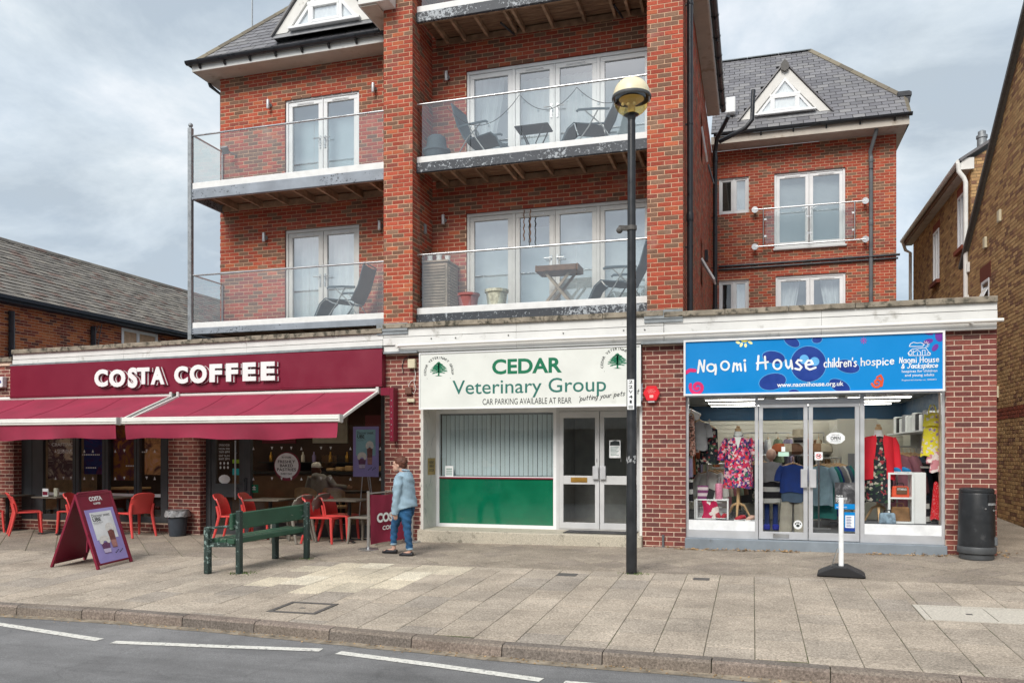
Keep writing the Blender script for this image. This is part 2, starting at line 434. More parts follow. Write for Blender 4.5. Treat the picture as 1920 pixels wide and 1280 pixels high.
def arc(cx, cy, rx, ry, a0, a1, n=10): return [(cx+rx*cos(R(a0+(a1-a0)*i/n)), cy+ry*sin(R(a0+(a1-a0)*i/n))) for i in range(n+1)]
# ================================================================ materials of the place
RED = [(4, (.405, .083, .047)), (3, (.345, .070, .043)), (2.4, (.20, .108, .073)), (1., (.44, .118, .058)), (1.5, (.29, .080, .058)), (.9, (.235, .135, .09))]
piecemat('brick_red', RED, stain=((.46, .32, .26), 1.5, .60, .5))
piecemat('brick_shop', [(3, (.215, .066, .055)), (2, (.175, .056, .05)), (2, (.255, .082, .064)), (1, (.14, .058, .052))], stain=((.30, .17, .14), 2.3, .66, .45))
piecemat('brick_house', [(4, (.37, .105, .042)), (2, (.42, .14, .055)), (3, (.20, .052, .035)), (1, (.13, .05, .04))])
piecemat('brick_buff', [(4, (.50, .315, .15)), (3, (.44, .265, .125)), (2, (.54, .35, .17)), (2, (.34, .19, .105)), (1, (.25, .135, .085))], stain=((.10, .085, .04), .9, .66, .5))
piecemat('brick_band', [(3, (.27, .075, .045)), (1, (.2, .06, .04))])
piecemat('slate', [(3, (.185, .183, .195)), (2, (.160, .158, .172)), (2, (.215, .212, .218))], rough=.55, nz=.12, bump=.12, bs=40, stain=((.2, .2, .19), 2.5, .66, .35))
piecemat('house_tile', [(3, (.20, .185, .165)), (2, (.165, .150, .135)), (2, (.235, .215, .185)), (1, (.185, .135, .115))], nz=.3, stain=((.10, .10, .085), 1.1, .58, .5))
piecemat('ridge_tile', [(3, (.20, .175, .13)), (2, (.16, .14, .11))])
def slabmat(name, pal, moss=.5):
    m, t, p = newmat(name); P_ = pos(t); acc = 0; tot = sum(q for q, _ in pal); st = []
    for q, c in pal: st.append((acc/tot, c)); acc += q
    r = ramp(t, st, 'CONSTANT'); t.links.new(pieceval(t), r.inputs[0]); co = r.outputs[0]
    ag = noise(t, 52, 4, P_, .8); a = ramp(t, [(.28, (.34,)*3), (.5, (.98,)*3), (.72, (1.75,)*3)]); t.links.new(ag.outputs[0], a.inputs[0])
    co = mixc(t, 1., co, a.outputs[0], 'MULTIPLY')
    a2 = ramp(t, [(.3, (.66,)*3), (.7, (1.22,)*3)]); t.links.new(noise(t, 1.3, 8, P_, .72).outputs[0], a2.inputs[0]); co = mixc(t, 1., co, a2.outputs[0], 'MULTIPLY')
    v = t.nodes.new('ShaderNodeTexVoronoi'); v.inputs['Scale'].default_value = 6.5; t.links.new(P_, v.inputs['Vector'])
    g = ramp(t, [(.045, (1, 1, 1)), (.075, (0, 0, 0))]); t.links.new(v.outputs['Distance'], g.inputs[0])
    co = mixc(t, mixc(t, 1., g.outputs[0], (.35, .35, .35), 'MULTIPLY'), co, (.07, .065, .06))       # trodden gum
    t.links.new(co, p.inputs['Base Color']); p.inputs['Roughness'].default_value = .88; p.inputs['Specular IOR Level'].default_value = .25
    bumpn(t, p, ag.outputs[0], .5, .004); return m
slabmat('slab', [(4, (.405, .347, .282)), (3, (.375, .325, .268)), (2, (.44, .38, .31)), (1, (.345, .303, .257))])
slabmat('slab_dark', [(3, (.31, .266, .216)), (3, (.287, .246, .204)), (2, (.34, .292, .236))])
slabmat('slab_new', [(3, (.60, .53, .41)), (2, (.53, .47, .37)), (1, (.66, .60, .48))])
slabmat('kerb', [(3, (.215, .18, .15)), (2, (.24, .195, .165)), (1, (.185, .16, .14))])
mat('joint', (.15, .135, .10), .95, vs=3, var=.4, dirt=((.075, .095, .035), 4, .5))
m, t, p = newmat('asphalt'); P_ = pos(t)
a = ramp(t, [(.25, (.10, .10, .102)), (.55, (.19, .19, .192)), (.8, (.33, .33, .33))]); t.links.new(noise(t, 95, 3, P_, .8).outputs[0], a.inputs[0])
b = ramp(t, [(.3, (.74,)*3), (.7, (1.22,)*3)]); t.links.new(noise(t, 1.1, 8, P_, .7).outputs[0], b.inputs[0])
mp = t.nodes.new('ShaderNodeMapping'); mp.inputs['Scale'].default_value = (.22, 1.9, 1); t.links.new(P_, mp.inputs[0]); c2 = ramp(t, [(.32, (.72,)*3), (.6, (1.1,)*3)]); t.links.new(noise(t, 1., 6, mp.outputs[0], .65).outputs[0], c2.inputs[0])
v = t.nodes.new('ShaderNodeTexVoronoi'); v.feature = 'DISTANCE_TO_EDGE'; v.inputs['Scale'].default_value = .55; vd_ = noise(t, 2.5, 5, P_); va = t.nodes.new('ShaderNodeVectorMath'); va.operation = 'MULTIPLY_ADD'; va.inputs[1].default_value = (.6, .6, 0); t.links.new(vd_.outputs['Color'], va.inputs[0]); t.links.new(P_, va.inputs[2]); t.links.new(va.outputs[0], v.inputs['Vector'])
ck = ramp(t, [(.003, (.86,)*3), (.010, (1, 1, 1))]); t.links.new(v.outputs['Distance'], ck.inputs[0])
t.links.new(mixc(t, 1., mixc(t, 1., mixc(t, 1., a.outputs[0], b.outputs[0], 'MULTIPLY'), c2.outputs[0], 'MULTIPLY'), ck.outputs[0], 'MULTIPLY'), p.inputs['Base Color']); p.inputs['Roughness'].default_value = .85
bumpn(t, p, noise(t, 95, 3, P_, .8).outputs[0], .6, .006)
mat('gutter_dirt', (.25, .21, .16), .95, vs=9, var=.5, bump=.6, bs=60)
mat('road_paint', (.66, .65, .60), .75, vs=30, var=.18, dirt=((.2, .2, .2), 26, .55), bump=.3, bs=90)
mat('mortar_red', (.58, .38, .255), .95, vs=8, var=.22)
mat('mortar_shop', (.66, .51, .40), .95, vs=8, var=.25)
mat('mortar_house', (.58, .40, .27), .95, vs=8, var=.22)
mat('mortar_buff', (.25, .17, .105), .95, vs=8, var=.25)
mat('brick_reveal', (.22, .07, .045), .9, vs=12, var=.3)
mat('upvc', (.78, .79, .80), .35, vs=3, var=.05, dirt=((.55, .55, .52), 7, .68))
mat('upvc_grey', (.60, .59, .57), .45, vs=5, var=.08)
mat('white_board', (.70, .70, .68), .6, vs=3, var=.07, dirt=((.42, .41, .38), 3.5, .6))
mat('white_render', (.72, .71, .68), .7, vs=4, var=.07, dirt=((.5, .48, .43), 5, .62))
mat('coping', (.27, .235, .185), .95, vs=5, var=.35, dirt=((.07, .065, .05), 9, .5), bump=.5, bs=35)
mat('lead', (.26, .285, .30), .5, vs=6, var=.2, metal=.3, dirt=((.16, .17, .17), 10, .6))
mat('soffit', (.50, .455, .40), .7, vs=3, var=.1, dirt=((.34, .28, .22), 2.5, .55))
mat('black_pvc', (.022, .024, .030), .32, vs=4, var=.3, spec=.5)
mat('grey_pvc', (.13, .14, .15), .38, vs=4, var=.15)
mat('white_pvc', (.76, .75, .72), .35, vs=4, var=.06)
mat('steel', (.55, .56, .57), .32, metal=.9, vs=5, var=.08)
mat('alu', (.57, .58, .60), .38, metal=.35, vs=5, var=.06)
mat('galv', (.30, .32, .335), .5, metal=.55, vs=16, var=.2)
mat('balcony_white', (.74, .74, .73), .5, vs=6, var=.08, dirt=((.50, .48, .45), 8, .64))
def peel(name, base, bare, thr):
    m, t, p = newmat(name); P_ = pos(t); n = noise(t, 20, 7, P_, .72, .6); n2 = noise(t, .7, 2, P_)
    ad_ = t.nodes.new('ShaderNodeMath'); ad_.operation = 'MULTIPLY_ADD'; ad_.inputs[1].default_value = .55; t.links.new(n2.outputs[0], ad_.inputs[0]); t.links.new(n.outputs[0], ad_.inputs[2])
    k = ramp(t, [(thr, (0, 0, 0)), (thr+.025, (1, 1, 1))]); t.links.new(ad_.outputs[0], k.inputs[0])
    v = ramp(t, [(.3, base), (.7, tuple(c*1.5 for c in base))]); t.links.new(noise(t, 3, 5, P_).outputs[0], v.inputs[0])
    t.links.new(mixc(t, k.outputs[0], v.outputs[0], bare), p.inputs['Base Color']); p.inputs['Roughness'].default_value = .55
    bumpn(t, p, k.outputs[0], -.4, .004); return m
peel('fascia_dark', (.028, .033, .042), (.36, .39, .42), .815)
peel('fascia_grey', (.20, .225, .26), (.045, .05, .06), .87)
peel('bench_green', (.020, .064, .038), (.17, .20, .15), .915)
peel('bench_post', (.016, .030, .026), (.20, .28, .26), .89)
m, t, p = newmat('deck_wood'); P_ = pos(t); mp = t.nodes.new('ShaderNodeMapping'); mp.inputs['Scale'].default_value = (1.2, 9, 9); t.links.new(P_, mp.inputs[0])
a = ramp(t, [(.3, (.13, .070, .042)), (.55, (.26, .15, .09)), (.75, (.36, .235, .145))]); t.links.new(noise(t, 3, 6, mp.outputs[0], .65).outputs[0], a.inputs[0])
t.links.new(a.outputs[0], p.inputs['Base Color']); p.inputs['Roughness'].default_value = .8
mat('joist_wood', (.36, .23, .15), .8, vs=7, var=.4, piece=.25)
mat('pale_wood', (.55, .36, .19), .5, vs=9, var=.2)
mat('teak', (.17, .085, .045), .5, vs=9, var=.3)
mat('grey_wood', (.38, .30, .235), .7, vs=9, var=.25)
mat('marble', (.60, .585, .55), .4, vs=3, var=.1, dirt=((.22, .21, .19), 4, .62))
mat('grey_plinth', (.215, .25, .285), .75, vs=4, var=.15, dirt=((.12, .13, .14), 3, .62))
mat('terrazzo', (.46, .42, .34), .8, vs=70, var=.35, dirt=((.22, .2, .16), 7, .56), bump=.2)
mat('maroon', (.185, .0085, .030), .38, vs=2, var=.06, spec=.5)
mat('awning', (.265, .022, .054), .85, vs=2.2, var=.16, bump=.15, bs=25)
mat('awning_bar', (.74, .74, .70), .35, vs=4, var=.05)
mat('letter_white', (.82, .83, .82), .35, vs=3, var=.03)
mat('letter_side', (.17, .012, .03), .4)
mat('dark_frame', (.062, .066, .072), .4, vs=4, var=.12)
mat('green_panel', (.003, .135, .066), .10, vs=3, var=.12, spec=.8, coat=.6)
mat('sign_white', (.72, .74, .70), .45, vs=2, var=.05, dirt=((.60, .61, .56), 3, .62))
mat('sign_green', (.0, .155, .072), .5, var=.04)
mat('sign_teal', (.022, .155, .125), .5, var=.04)
mat('ink', (.022, .028, .03), .5)
mat('blue', (.0, .235, .62), .35, vs=.9, var=.06)
mat('navy', (.008, .042, .27), .4)
mat('pink', (.72, .025, .16), .4); mat('orange', (.75, .10, .03), .4); mat('purple', (.16, .03, .30), .4); mat('yellow', (.85, .78, .12), .4)
mat('print_white', (.82, .84, .85), .45)
mat('alarm_red', (.72, .022, .035), .3, spec=.5)
mat('chair_red', (.64, .070, .064), .42, vs=3, var=.06, piece=.06)
mat('chair_grey', (.21, .195, .165), .5, vs=3, var=.06)
mat('table_black', (.022, .022, .024), .45)
mat('table_top', (.12, .105, .085), .5, vs=8, var=.2)
mat('bin_black', (.020, .022, .025), .42, vs=6, var=.3, dirt=((.06, .062, .065), 6, .62))
mat('bin_band', (.075, .080, .085), .5, vs=6, var=.2)
mat('bucket', (.045, .055, .07), .45, vs=6, var=.2)
mat('liner', (.30, .31, .32), .3, vs=20, var=.35)
mat('rubber', (.018, .018, .02), .6)
mat('lamp_post', (.022, .024, .027), .34, vs=7, var=.3, dirt=((.07, .07, .068), 9, .66))
mat('globe_cream', (.80, .72, .50), .35, vs=3, var=.06)
mat('brass', (.48, .27, .06), .35, metal=.7)
mat('gold', (.42, .30, .10), .4, metal=.6)
mat('plastic_cream', (.62, .56, .40), .5)
mat('plastic_brown', (.14, .06, .04), .5)
mat('net', (.74, .75, .74), .9, vs=5, var=.08)
mat('blind', (.66, .74, .77), .8, vs=4, var=.05)
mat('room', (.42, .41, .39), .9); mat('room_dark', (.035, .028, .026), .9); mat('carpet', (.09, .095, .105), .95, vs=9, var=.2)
mat('shop_wall', (.58, .56, .48), .85, vs=3, var=.05); mat('shop_ceiling', (.24, .25, .25), .9); mat('frieze', (.0, .036, .085), .6)
mat('panel_light', (1, .97, .9), .5, emit=6.)
mat('pendant_light', (1, .75, .45), .5, emit=45.)
mat('skin', (.55, .335, .255), .5, vs=14, var=.07); mat('hair', (.105, .035, .020), .5, vs=40, var=.35, bump=.7, bs=110)
mat('denim_pale', (.27, .385, .47), .9, vs=10, var=.16, bump=.25, bs=140); mat('denim_blue', (.020, .085, .19), .9, vs=7, var=.4, bump=.25, bs=140)
mat('shoe_black', (.014, .014, .018), .35)
mat('fabric_black', (.035, .04, .046), .8, vs=9, var=.15); mat('fabric_slate', (.085, .115, .14), .8, vs=9, var=.12)
mat('terracotta', (.36, .12, .115), .6); mat('pot_cream', (.50, .50, .40), .5, vs=22, var=.35); mat('soil', (.05, .035, .025), .95)
mat('grey_gloss', (.30, .31, .32), .35)
mat('leaf_litter', (.34, .22, .11), .9, vs=30, var=.5, piece=.5); mat('weed', (.10, .15, .04), .9, vs=9, var=.4)
mat('cast_iron', (.10, .095, .09), .6, vs=30, var=.3); mat('utility_grey', (.52, .485, .42), .85, vs=60, var=.25)
mat('opposite_wall', (.16, .10, .08), .9, vs=1, var=.2); mat('opposite_pale', (.5, .48, .44), .8); mat('opposite_glass', (.04, .05, .06), .1)
mat('opposite_roof', (.07, .06, .055), .9); mat('ground_green', (.07, .08, .05), .95, vs=.4)
glassmat('glass', 1.52, (.94, .96, .955), add=.07); glassmat('glass_shop', 1.45, (.97, .98, .975), add=.0); glassmat('glass_balcony', 1.5, (.93, .95, .945), add=.10, wob=.004)
glassmat('glass_flat', 1.6, (.93, .96, .97), add=.33, wob=.012); glassmat('globe_clear', 1.35, (.88, .74, .42), rough=.04, add=.06)
# ================================================================ ground, road, pavement
g = MB(); g.poly([(-900, -900, -1.2), (900, -900, -1.2), (900, 900, -1.2), (-900, 900, -1.2)])
tag(g.build('ground', 'ground_green', fix=False), kind='structure')
KERB = [(-32., 6.3), (-20., 6.95), (-13., 7.18), (-8.27, 7.27), (-6.57, 7.285), (-4.89, 7.19), (-3.36, 7.03), (-2.03, 6.915), (-.63, 6.87), (.3, 6.83), (1.22, 6.79), (3., 6.72), (12., 6.3), (30., 5.5)]
def ky(x):
    for (a, b), (c, d) in zip(KERB, KERB[1:]):
        if a <= x <= c:
            k = (x-a)/(c-a); return b+(d-b)*k
    return KERB[-1][1]
def rz(x, y): return gz(x, y)-.105 if y > 1 else gz(x, 1.)-.105+(.02*(y-1) if y > -6 else -.14)
def xs_range(a, b, st): n = max(1, int((b-a)/st)); return [a+(b-a)*i/n for i in range(n+1)]
g = MB(); X = xs_range(-60, 60, 2)
for a, b in zip(X, X[1:]):
    for c, d in ((-5, 1.), (1., 8.)): g.poly([(a, c, rz(a, c)), (b, c, rz(b, c)), (b, d, rz(b, d)), (a, d, rz(a, d))])
road = tag(g.build('road', 'asphalt', fix=False), kind='structure')
def ribbon(pts, wd, dz, name, m, parent=None):
    mb = MB()
    for (a, b) in zip(pts, pts[1:]):
        d = Vector((b[0]-a[0], b[1]-a[1])).normalized(); n = Vector((-d.y, d.x))*wd/2
        q = [(a[0]-n.x, a[1]-n.y), (b[0]-n.x, b[1]-n.y), (b[0]+n.x, b[1]+n.y), (a[0]+n.x, a[1]+n.y)]
        mb.poly([(x, y, rz(x, y)+dz) for x, y in q])
    return mb.build(name, m, parent, fix=False)
for pts in ([(-11., 7.0), (-7.9, 6.86), (-6.25, 6.56)], [(-6.05, 6.52), (-5., 6.62), (-3.87, 6.74)], [(-3.67, 6.70), (-2.6, 6.53), (-1.64, 6.35)], [(-1.45, 6.33), (.3, 6.3), (1.4, 6.2)]):
    ribbon(pts, .10, .005, 'edge_line', 'road_paint', road)
dirt = [(x, ky(x)-.06-.03*rnd.random()) for x in xs_range(-9, 3, .25)]
ribbon(dirt, .13, .003, 'gutter_dirt', 'gutter_dirt', road)
# pavement bed and slabs
g = MB(); X = xs_range(-30, 28, .5)
for a, b in zip(X, X[1:]):
    Y = [ky((a+b)/2)+.1, 9, 11, 13.4]
    for c, d in zip(Y, Y[1:]): g.poly([(a, c if c > Y[0] else ky(a)+.1, gz(a, c)-.005), (b, c if c > Y[0] else ky(b)+.1, gz(b, c)-.005), (b, d, gz(b, d)-.005), (a, d, gz(a, d)-.005)])
pave = tag(g.build('pavement', 'joint', fix=False), kind='structure')
g = MB(); g.poly([(3.39, 13.4, gz(3.4, 13.4)-.006), (4.75, 13.4, gz(4.75, 13.4)-.006), (4.75, 32, gz(4.75, 32)), (3.39, 32, gz(3.39, 32))])
tag(g.build('alley_path', 'slab_dark', fix=False), kind='structure')
gu, gv = Vector((1, 0, .0076)).normalized(), Vector((0, 1, .03)).normalized()
pc = Pieces(pave, 'paving_slab', 'slab', 'far_paving_slabs')
PATCH = [(-6.85, 8.75), (-4.5, 8.85), (-3.75, 10.55), (-5.6, 10.72), (-6.1, 10.2), (-5.9, 9.5)]
def inside(x, y, pg): return bool(clippoly([(x-.01, y-.01), (x+.01, y-.01), (x+.01, y+.01), (x-.01, y+.01)], pg)) if pg else False
def inpoly(x, y, pg):
    r = False
    for i in range(len(pg)):
        (a, b), (c, d) = pg[i-1], pg[i]
        if (b > y) != (d > y) and x < (c-a)*(y-b)/(d-b)+a: r = not r
    return r
YB = 10.82
HOLES = [(-5.07, -4.46, 7.64, 8.18), (1.62, 2.95, 8.76, 9.48)]
W, D = .418, .60
def cutout(pl, fn):
    for h in HOLES:
        x0, x1, y0, y1 = h
        cx = [p[0] for p in pl]; cy = [p[1] for p in pl]
        if max(cx) <= x0 or min(cx) >= x1 or max(cy) <= y0 or min(cy) >= y1: continue
        for a in ([(-1, 0, -x1)], [(1, 0, x0)], [(-1, 0, -x0), (1, 0, x1), (0, -1, -y1)], [(-1, 0, -x0), (1, 0, x1), (0, 1, y0)]):
            q = pl
            for s in a: q = clip(q, *s)
            if len(q) > 2: fn(q)
        return
    fn(pl)
i0 = int(-26/W)
for i in range(i0, int(24/W)):
    x0, x1 = .02+i*W, .02+(i+1)*W; off = rnd.choice((0, .3, .15, .42)); y = 5.2+off
    while y < YB:
        d = D if rnd.random() < .8 else .45
        a, b = y, min(y+d, YB); y += d; k = (ky(x0)+ky(x1))/2+.128
        if b < k+.05: continue
        a = max(a, k)
        if b-a < .06: continue
        cx, cy = (x0+x1)/2, (a+b)/2; j = .0036
        new = inpoly(cx, cy, PATCH) and rnd.random() < .985
        m = 'slab_new' if new else 'slab'
        pl = [(x0+j, a+j), (x1-j, a+j), (x1-j, b-j), (x0+j, b-j)]
        z = gz(0, 0)+rnd.uniform(-.002, .002)
        cutout(pl, lambda q, m=m, z=z: pc.add((0, 0, z), (1, 0, .0076), (0, 1, .03), q, .04, .003, m))
q_ = .45
for i in range(-80, 80):
    for k in range(-80, 80):
        cx, cy = (i+k)*q_/sqrt(2), 12.+(i-k)*q_/sqrt(2)
        if not (-27 < cx < 24 and YB-.4 < cy < 13.9): continue
        h = q_/sqrt(2)-.0095
        pl = clip([(cx-h, cy), (cx, cy-h), (cx+h, cy), (cx, cy+h)], 0, -1, -(YB+.006)); pl = clip(pl, 0, 1, 13.38)
        if len(pl) < 3: continue
        pc.add((0, 0, gz(0, 0)+rnd.uniform(-.0015, .0015)), (1, 0, .0076), (0, 1, .03), pl, .04, .003, 'slab_dark')
pc.done()
# kerb stones along the curve
kb = MB(); X = xs_range(-26, 26, .5)
for a, b in zip(X, X[1:]):
    kb.poly([(a, ky(a)+.01, rz(a, ky(a))-.02), (b, ky(b)+.01, rz(b, ky(b))-.02), (b, ky(b)+.11, gz(b, ky(b))-.02), (a, ky(a)+.11, gz(a, ky(a))-.02)])
kerb = tag(kb.build('kerb', 'joint', fix=False), kind='structure')
x = -25.
while x < 25:
    l = .915 if rnd.random() < .85 else .45
    a, b = Vector((x, ky(x), 0)), Vector((x+l*.998, ky(x+l), 0)); a.z, b.z = gz(a.x, a.y), gz(b.x, b.y); x += l
    d = (b-a).normalized(); n = Vector((-d.y, d.x, .03)); mb = MB(); c = .018
    a += d*.004; b -= d*.004
    pr_ = [(-.012, -.16), (0.0, -.02), (.02, .0), (.125, .003), (.125, -.16)]
    A = [a+n*y+Vector((0, 0, z)) for y, z in pr_]; B = [b+n*y+Vector((0, 0, z)) for y, z in pr_]
    for i in range(5): mb.poly([A[i], B[i], B[(i+1) % 5], A[(i+1) % 5]])
    mb.poly(A); mb.poly(B)
    mb.build('kerb_stone', 'kerb', kerb)
# manhole cover and service cover let into the slabs
def flushbox(mb, x0, x1, y0, y1, dz0, dz1):
    b = len(mb.v)
    for z in (dz0, dz1):
        for xx, yy in ((x0, y0), (x1, y0), (x1, y1), (x0, y1)): mb.v.append((xx, yy, gz(xx, yy)+z))
    mb.f += [tuple(b+i for i in q) for q in ((0,3,2,1),(4,5,6,7),(0,1,5,4),(1,2,6,5),(2,3,7,6),(3,0,4,7))]
t_ = thing('manhole_cover', 'square recessed manhole cover with dark iron rim in the paving slabs before the kerb', 'manhole cover', (-4.765, 7.91, gz(-4.765, 7.91)))
mb = MB()
for q in ((-5.06, -4.47, 7.65, 7.70), (-5.06, -4.47, 8.12, 8.17), (-5.06, -5.01, 7.70, 8.12), (-4.52, -4.47, 7.70, 8.12)): flushbox(mb, *q, -.04, .003)
mb.build('rim', 'cast_iron', t_)
mb = MB(); flushbox(mb, -5.0, -4.53, 7.71, 8.11, -.04, -.002); mb.build('tray', 'slab', t_)
mb = MB(); flushbox(mb, -4.80, -4.73, 7.88, 7.91, -.002, .002); mb.build('lifting_key_hole', 'cast_iron', t_)
t_ = thing('service_cover', 'long pale concrete service cover set in the slabs at right of the pavement', 'manhole cover', (2.28, 9.1, gz(2.28, 9.1)))
mb = MB()
for q in ((1.63, 2.94, 8.77, 8.82), (1.63, 2.94, 9.42, 9.47), (1.63, 1.69, 8.82, 9.42), (2.88, 2.94, 8.82, 9.42)): flushbox(mb, *q, -.04, .004)
mb.build('rim', 'utility_grey', t_)
mb = MB(); flushbox(mb, 1.70, 2.28, 8.83, 9.41, -.04, .001); flushbox(mb, 2.29, 2.87, 8.83, 9.41, -.04, .001); mb.build('lid', 'utility_grey', t_)
mb = MB(); flushbox(mb, 2.06, 2.12, 9.08, 9.13, 0, .003); mb.build('lifting_key_hole', 'cast_iron', t_)
for nm, lb, x, y, s in (('stop_tap_cover', 'small dark rectangular tap cover in the slabs just left of the lamp post', -2.35, 10.45, .13), ('stop_tap_cover', 'small worn tap cover in the slabs just right of the lamp post', -.62, 10.5, .10)):
    mb = MB(); flushbox(mb, x-s, x+s, y-s*.7, y+s*.7, -.01, .0055); o = mb.build(nm, 'cast_iron'); tag(o, lb, 'tap cover', 'tap covers in the pavement')
# dry leaves blown against the plinth
mb = MB()
for k in range(420):
    cl = rnd.choice((-1.15, -.9, -.55, -.15, .2, .55, 1.8, 2.25, 2.6, 3.35, 3.45)); x = rnd.gauss(cl, .12); y = rnd.uniform(12.93, 13.06) if x < 3.2 else rnd.uniform(13.0, 13.6)
    if x < 3.2 and not -1.2 < x < 2.72: y = 13.12
    z = gz(x, y)+.004+abs(rnd.gauss(0, .012)); a = rnd.random()*6.3; l = rnd.uniform(.014, .032)
    u = Vector((cos(a), sin(a), rnd.uniform(-.5, .5)))*l; v = Vector((-sin(a), cos(a), rnd.uniform(-.5, .5)))*l*.5; c = Vector((x, y, z))
    mb.poly([c-u, c-v, c+u, c+v])
tag(mb.build('fallen_leaves', 'leaf_litter', fix=False), 'dry brown leaves blown along the foot of the shop plinth', 'leaves', kind='stuff')
mb = MB()
for k in range(700):
    x = rnd.uniform(-9, 3); y = ky(x)-.02-abs(rnd.gauss(0, .07)); a = rnd.random()*6.3; l = rnd.uniform(.004, .016); c = Vector((x, y, rz(x, y)+.008)); u = Vector((cos(a), sin(a), .3))*l; v = Vector((-sin(a), cos(a), 0))*l*.6
    mb.poly([c-u, c-v, c+u, c+v])
tag(mb.build('gutter_grit', 'leaf_litter', fix=False), 'grit and leaf fragments lying along the kerb on the road edge', 'grit', kind='stuff')
mb = MB()
for k in range(260):
    bx, by = rnd.choice(((-1.55, 10.72), (-1.48, 10.7), (-6.8, 9.62), (-6.55, 10.98), (-6.7, 9.7))); x, y = rnd.gauss(bx, .07), rnd.gauss(by, .05)
    a = rnd.random()*6.3; h = rnd.uniform(.008, .03); c = Vector((x, y, gz(x, y))); u = Vector((cos(a), sin(a), 0))*.008
    mb.poly([c-u, c+u, c+Vector((rnd.gauss(0, .012), rnd.gauss(0, .012), h))])
tag(mb.build('pavement_moss', 'weed', fix=False), 'low weeds and moss at the feet of posts', 'weeds', kind='stuff')
# ================================================================ the row of shops
def shear(mb, x0, k):
    mb.v = [(x, y, z+k*(x-x0)) for x, y, z in mb.v]; return mb
def frame(mb, x0, x1, z0, z1, y0, y1, w, wb=None, wt=None):
    "a rectangular frame butted at its corners"
    wb = w if wb is None else wb; wt = w if wt is None else wt
    if wb: mb.box(x0, x1, y0, y1, z0, z0+wb)
    if wt: mb.box(x0, x1, y0, y1, z1-wt, z1)
    mb.box(x0, x0+w, y0, y1, z0+wb, z1-wt); mb.box(x1-w, x1, y0, y1, z0+wb, z1-wt); return mb
def pane(x0, x1, z0, z1, y, m, parent, nm='pane'):
    return MB().box(x0, x1, y, y+.006, z0, z1).build(nm, m, parent)
costa = thing('coffee_shop', 'single-storey coffee shop with dark framed windows at the left end of the shop row', 'shop', (-10.5, 13.2, -.05))
vet = thing('vet_practice', 'vet shop unit in the middle of the row with green panel and white double doors', 'shop', (-3.7, 13.2, 0))
naomi = thing('charity_shop', 'charity shop unit at the right of the row with dressed windows and glazed double doors', 'shop', (.9, 13.2, .04))
# piers
pcC = Pieces(costa, 'brick', 'brick_shop', 'brickwork'); pcV = Pieces(vet, 'brick', 'brick_shop', 'brickwork'); pcN = Pieces(naomi, 'brick', 'brick_shop', 'brickwork')
fx = (1, 0, 0); bk = (0, 1, 0)
def pier(pc, par, x0, x1, z0, z1, depth=.35, off=0., side=True):
    brickwall(pc, (x0, 13.2, 0), fx, 0, x1-x0, z0, z1, 'mortar_shop', par, zref=.02, off=off, nm='pier', ext=(.008, .008))
    MB().box(x0+.004, x1-.004, 13.203, 13.2+depth, z0, z1).build('pier_core', 'mortar_shop', par)
    if side: brickwall(pc, (x1, 13.2, 0), bk, 0, depth, z0, z1, 'mortar_shop', par, zref=.02, off=.1125, nm='pier')
pier(pcC, costa, -18.5, -14.79, -.2, 3.33); pier(pcC, costa, -10.922, -10.2, -.15, 2.6)
pier(pcV, vet, -6.30, -5.617, -.08, 3.27, side=False)
pier(pcN, naomi, -1.712, -1.03, -.02, 3.27, off=.05); pier(pcN, naomi, 2.722, 3.38, 0, 3.42, .5)
brickwall(pcC, (-14.79, 13.40, 0), fx, 0, 3.87, -.15, .12, 'mortar_shop', costa, zref=.02, nm='sill_wall')
# the long side of the row facing the alley
brickwall(pcN, (3.38, 13.7, 0), bk, 0, 9.2, 0, 3.6, 'mortar_shop', naomi, zref=.02, nm='side_wall')
for p_ in (pcC, pcV, pcN): p_.done()
# parapets, copings and roofs
def parapet(par, x0, x1, levels, k=0., yb=13.06, seg=3.1):
    top, b1, b2, b3 = levels; xm = (x0+x1)/2
    n = max(1, round((x1-x0)/.92))
    for i in range(n):
        a, b = x0+(x1-x0)*i/n, x0+(x1-x0)*(i+1)/n
        shear(MB().box(a+.003, b-.003, yb-.035, yb+.34, top-.085+rnd.uniform(-.003, .003), top+rnd.uniform(-.004, .004)), xm, k).build('coping_stone', 'coping', par, bevel=.006)
    n = max(1, round((x1-x0)/seg))
    for i in range(n):
        a, b = x0+(x1-x0)*i/n, x0+(x1-x0)*(i+1)/n
        shear(MB().box(a+.002, b-.002, yb+.012, yb+.2, b1, top-.087), xm, k).build('parapet_board', 'white_board', par)
        shear(MB().box(a+.002, b-.002, yb, yb+.2, b2, b1-.012), xm, k).build('parapet_board', 'white_board', par)
        if b3: shear(MB().box(a+.002, b-.002, yb+.03, yb+.2, b3, b2-.01), xm, k).build('parapet_board', 'white_board', par)
parapet(costa, -14.66, -6.275, (3.672, 3.475, 3.375, None), .0101)
shear(MB().box(-14.70, -6.275, 13.03, 13.2, 3.335, 3.372), -10.4, .0085).build('lead_flashing', 'lead', costa)
parapet(vet, -6.27, -1.36, (3.79, 3.56, 3.415, 3.285)); parapet(naomi, -1.355, 3.36, (3.765, 3.575, 3.42, 3.30))
for x in (-18.5,): 
    MB().box(-18.5, -14.76, 13.12, 13.5, 3.40, 3.50).build('pier_cap', 'coping', costa, bevel=.01)
    MB().box(-18.5, -14.8, 13.16, 13.5, 3.33, 3.40).build('pier_cap', 'mortar_shop', costa)
mb = MB()
for i, x in enumerate((-5.35, -4.9, -3.95, -3.0, -2.0, -1.66)): mb.lathe([(.013, -.006), (.013, 0)], (x, 13.058, 3.50-.006*(i % 2)), 8, axis='Y')
mb.build('bolt_heads', 'cast_iron', vet)
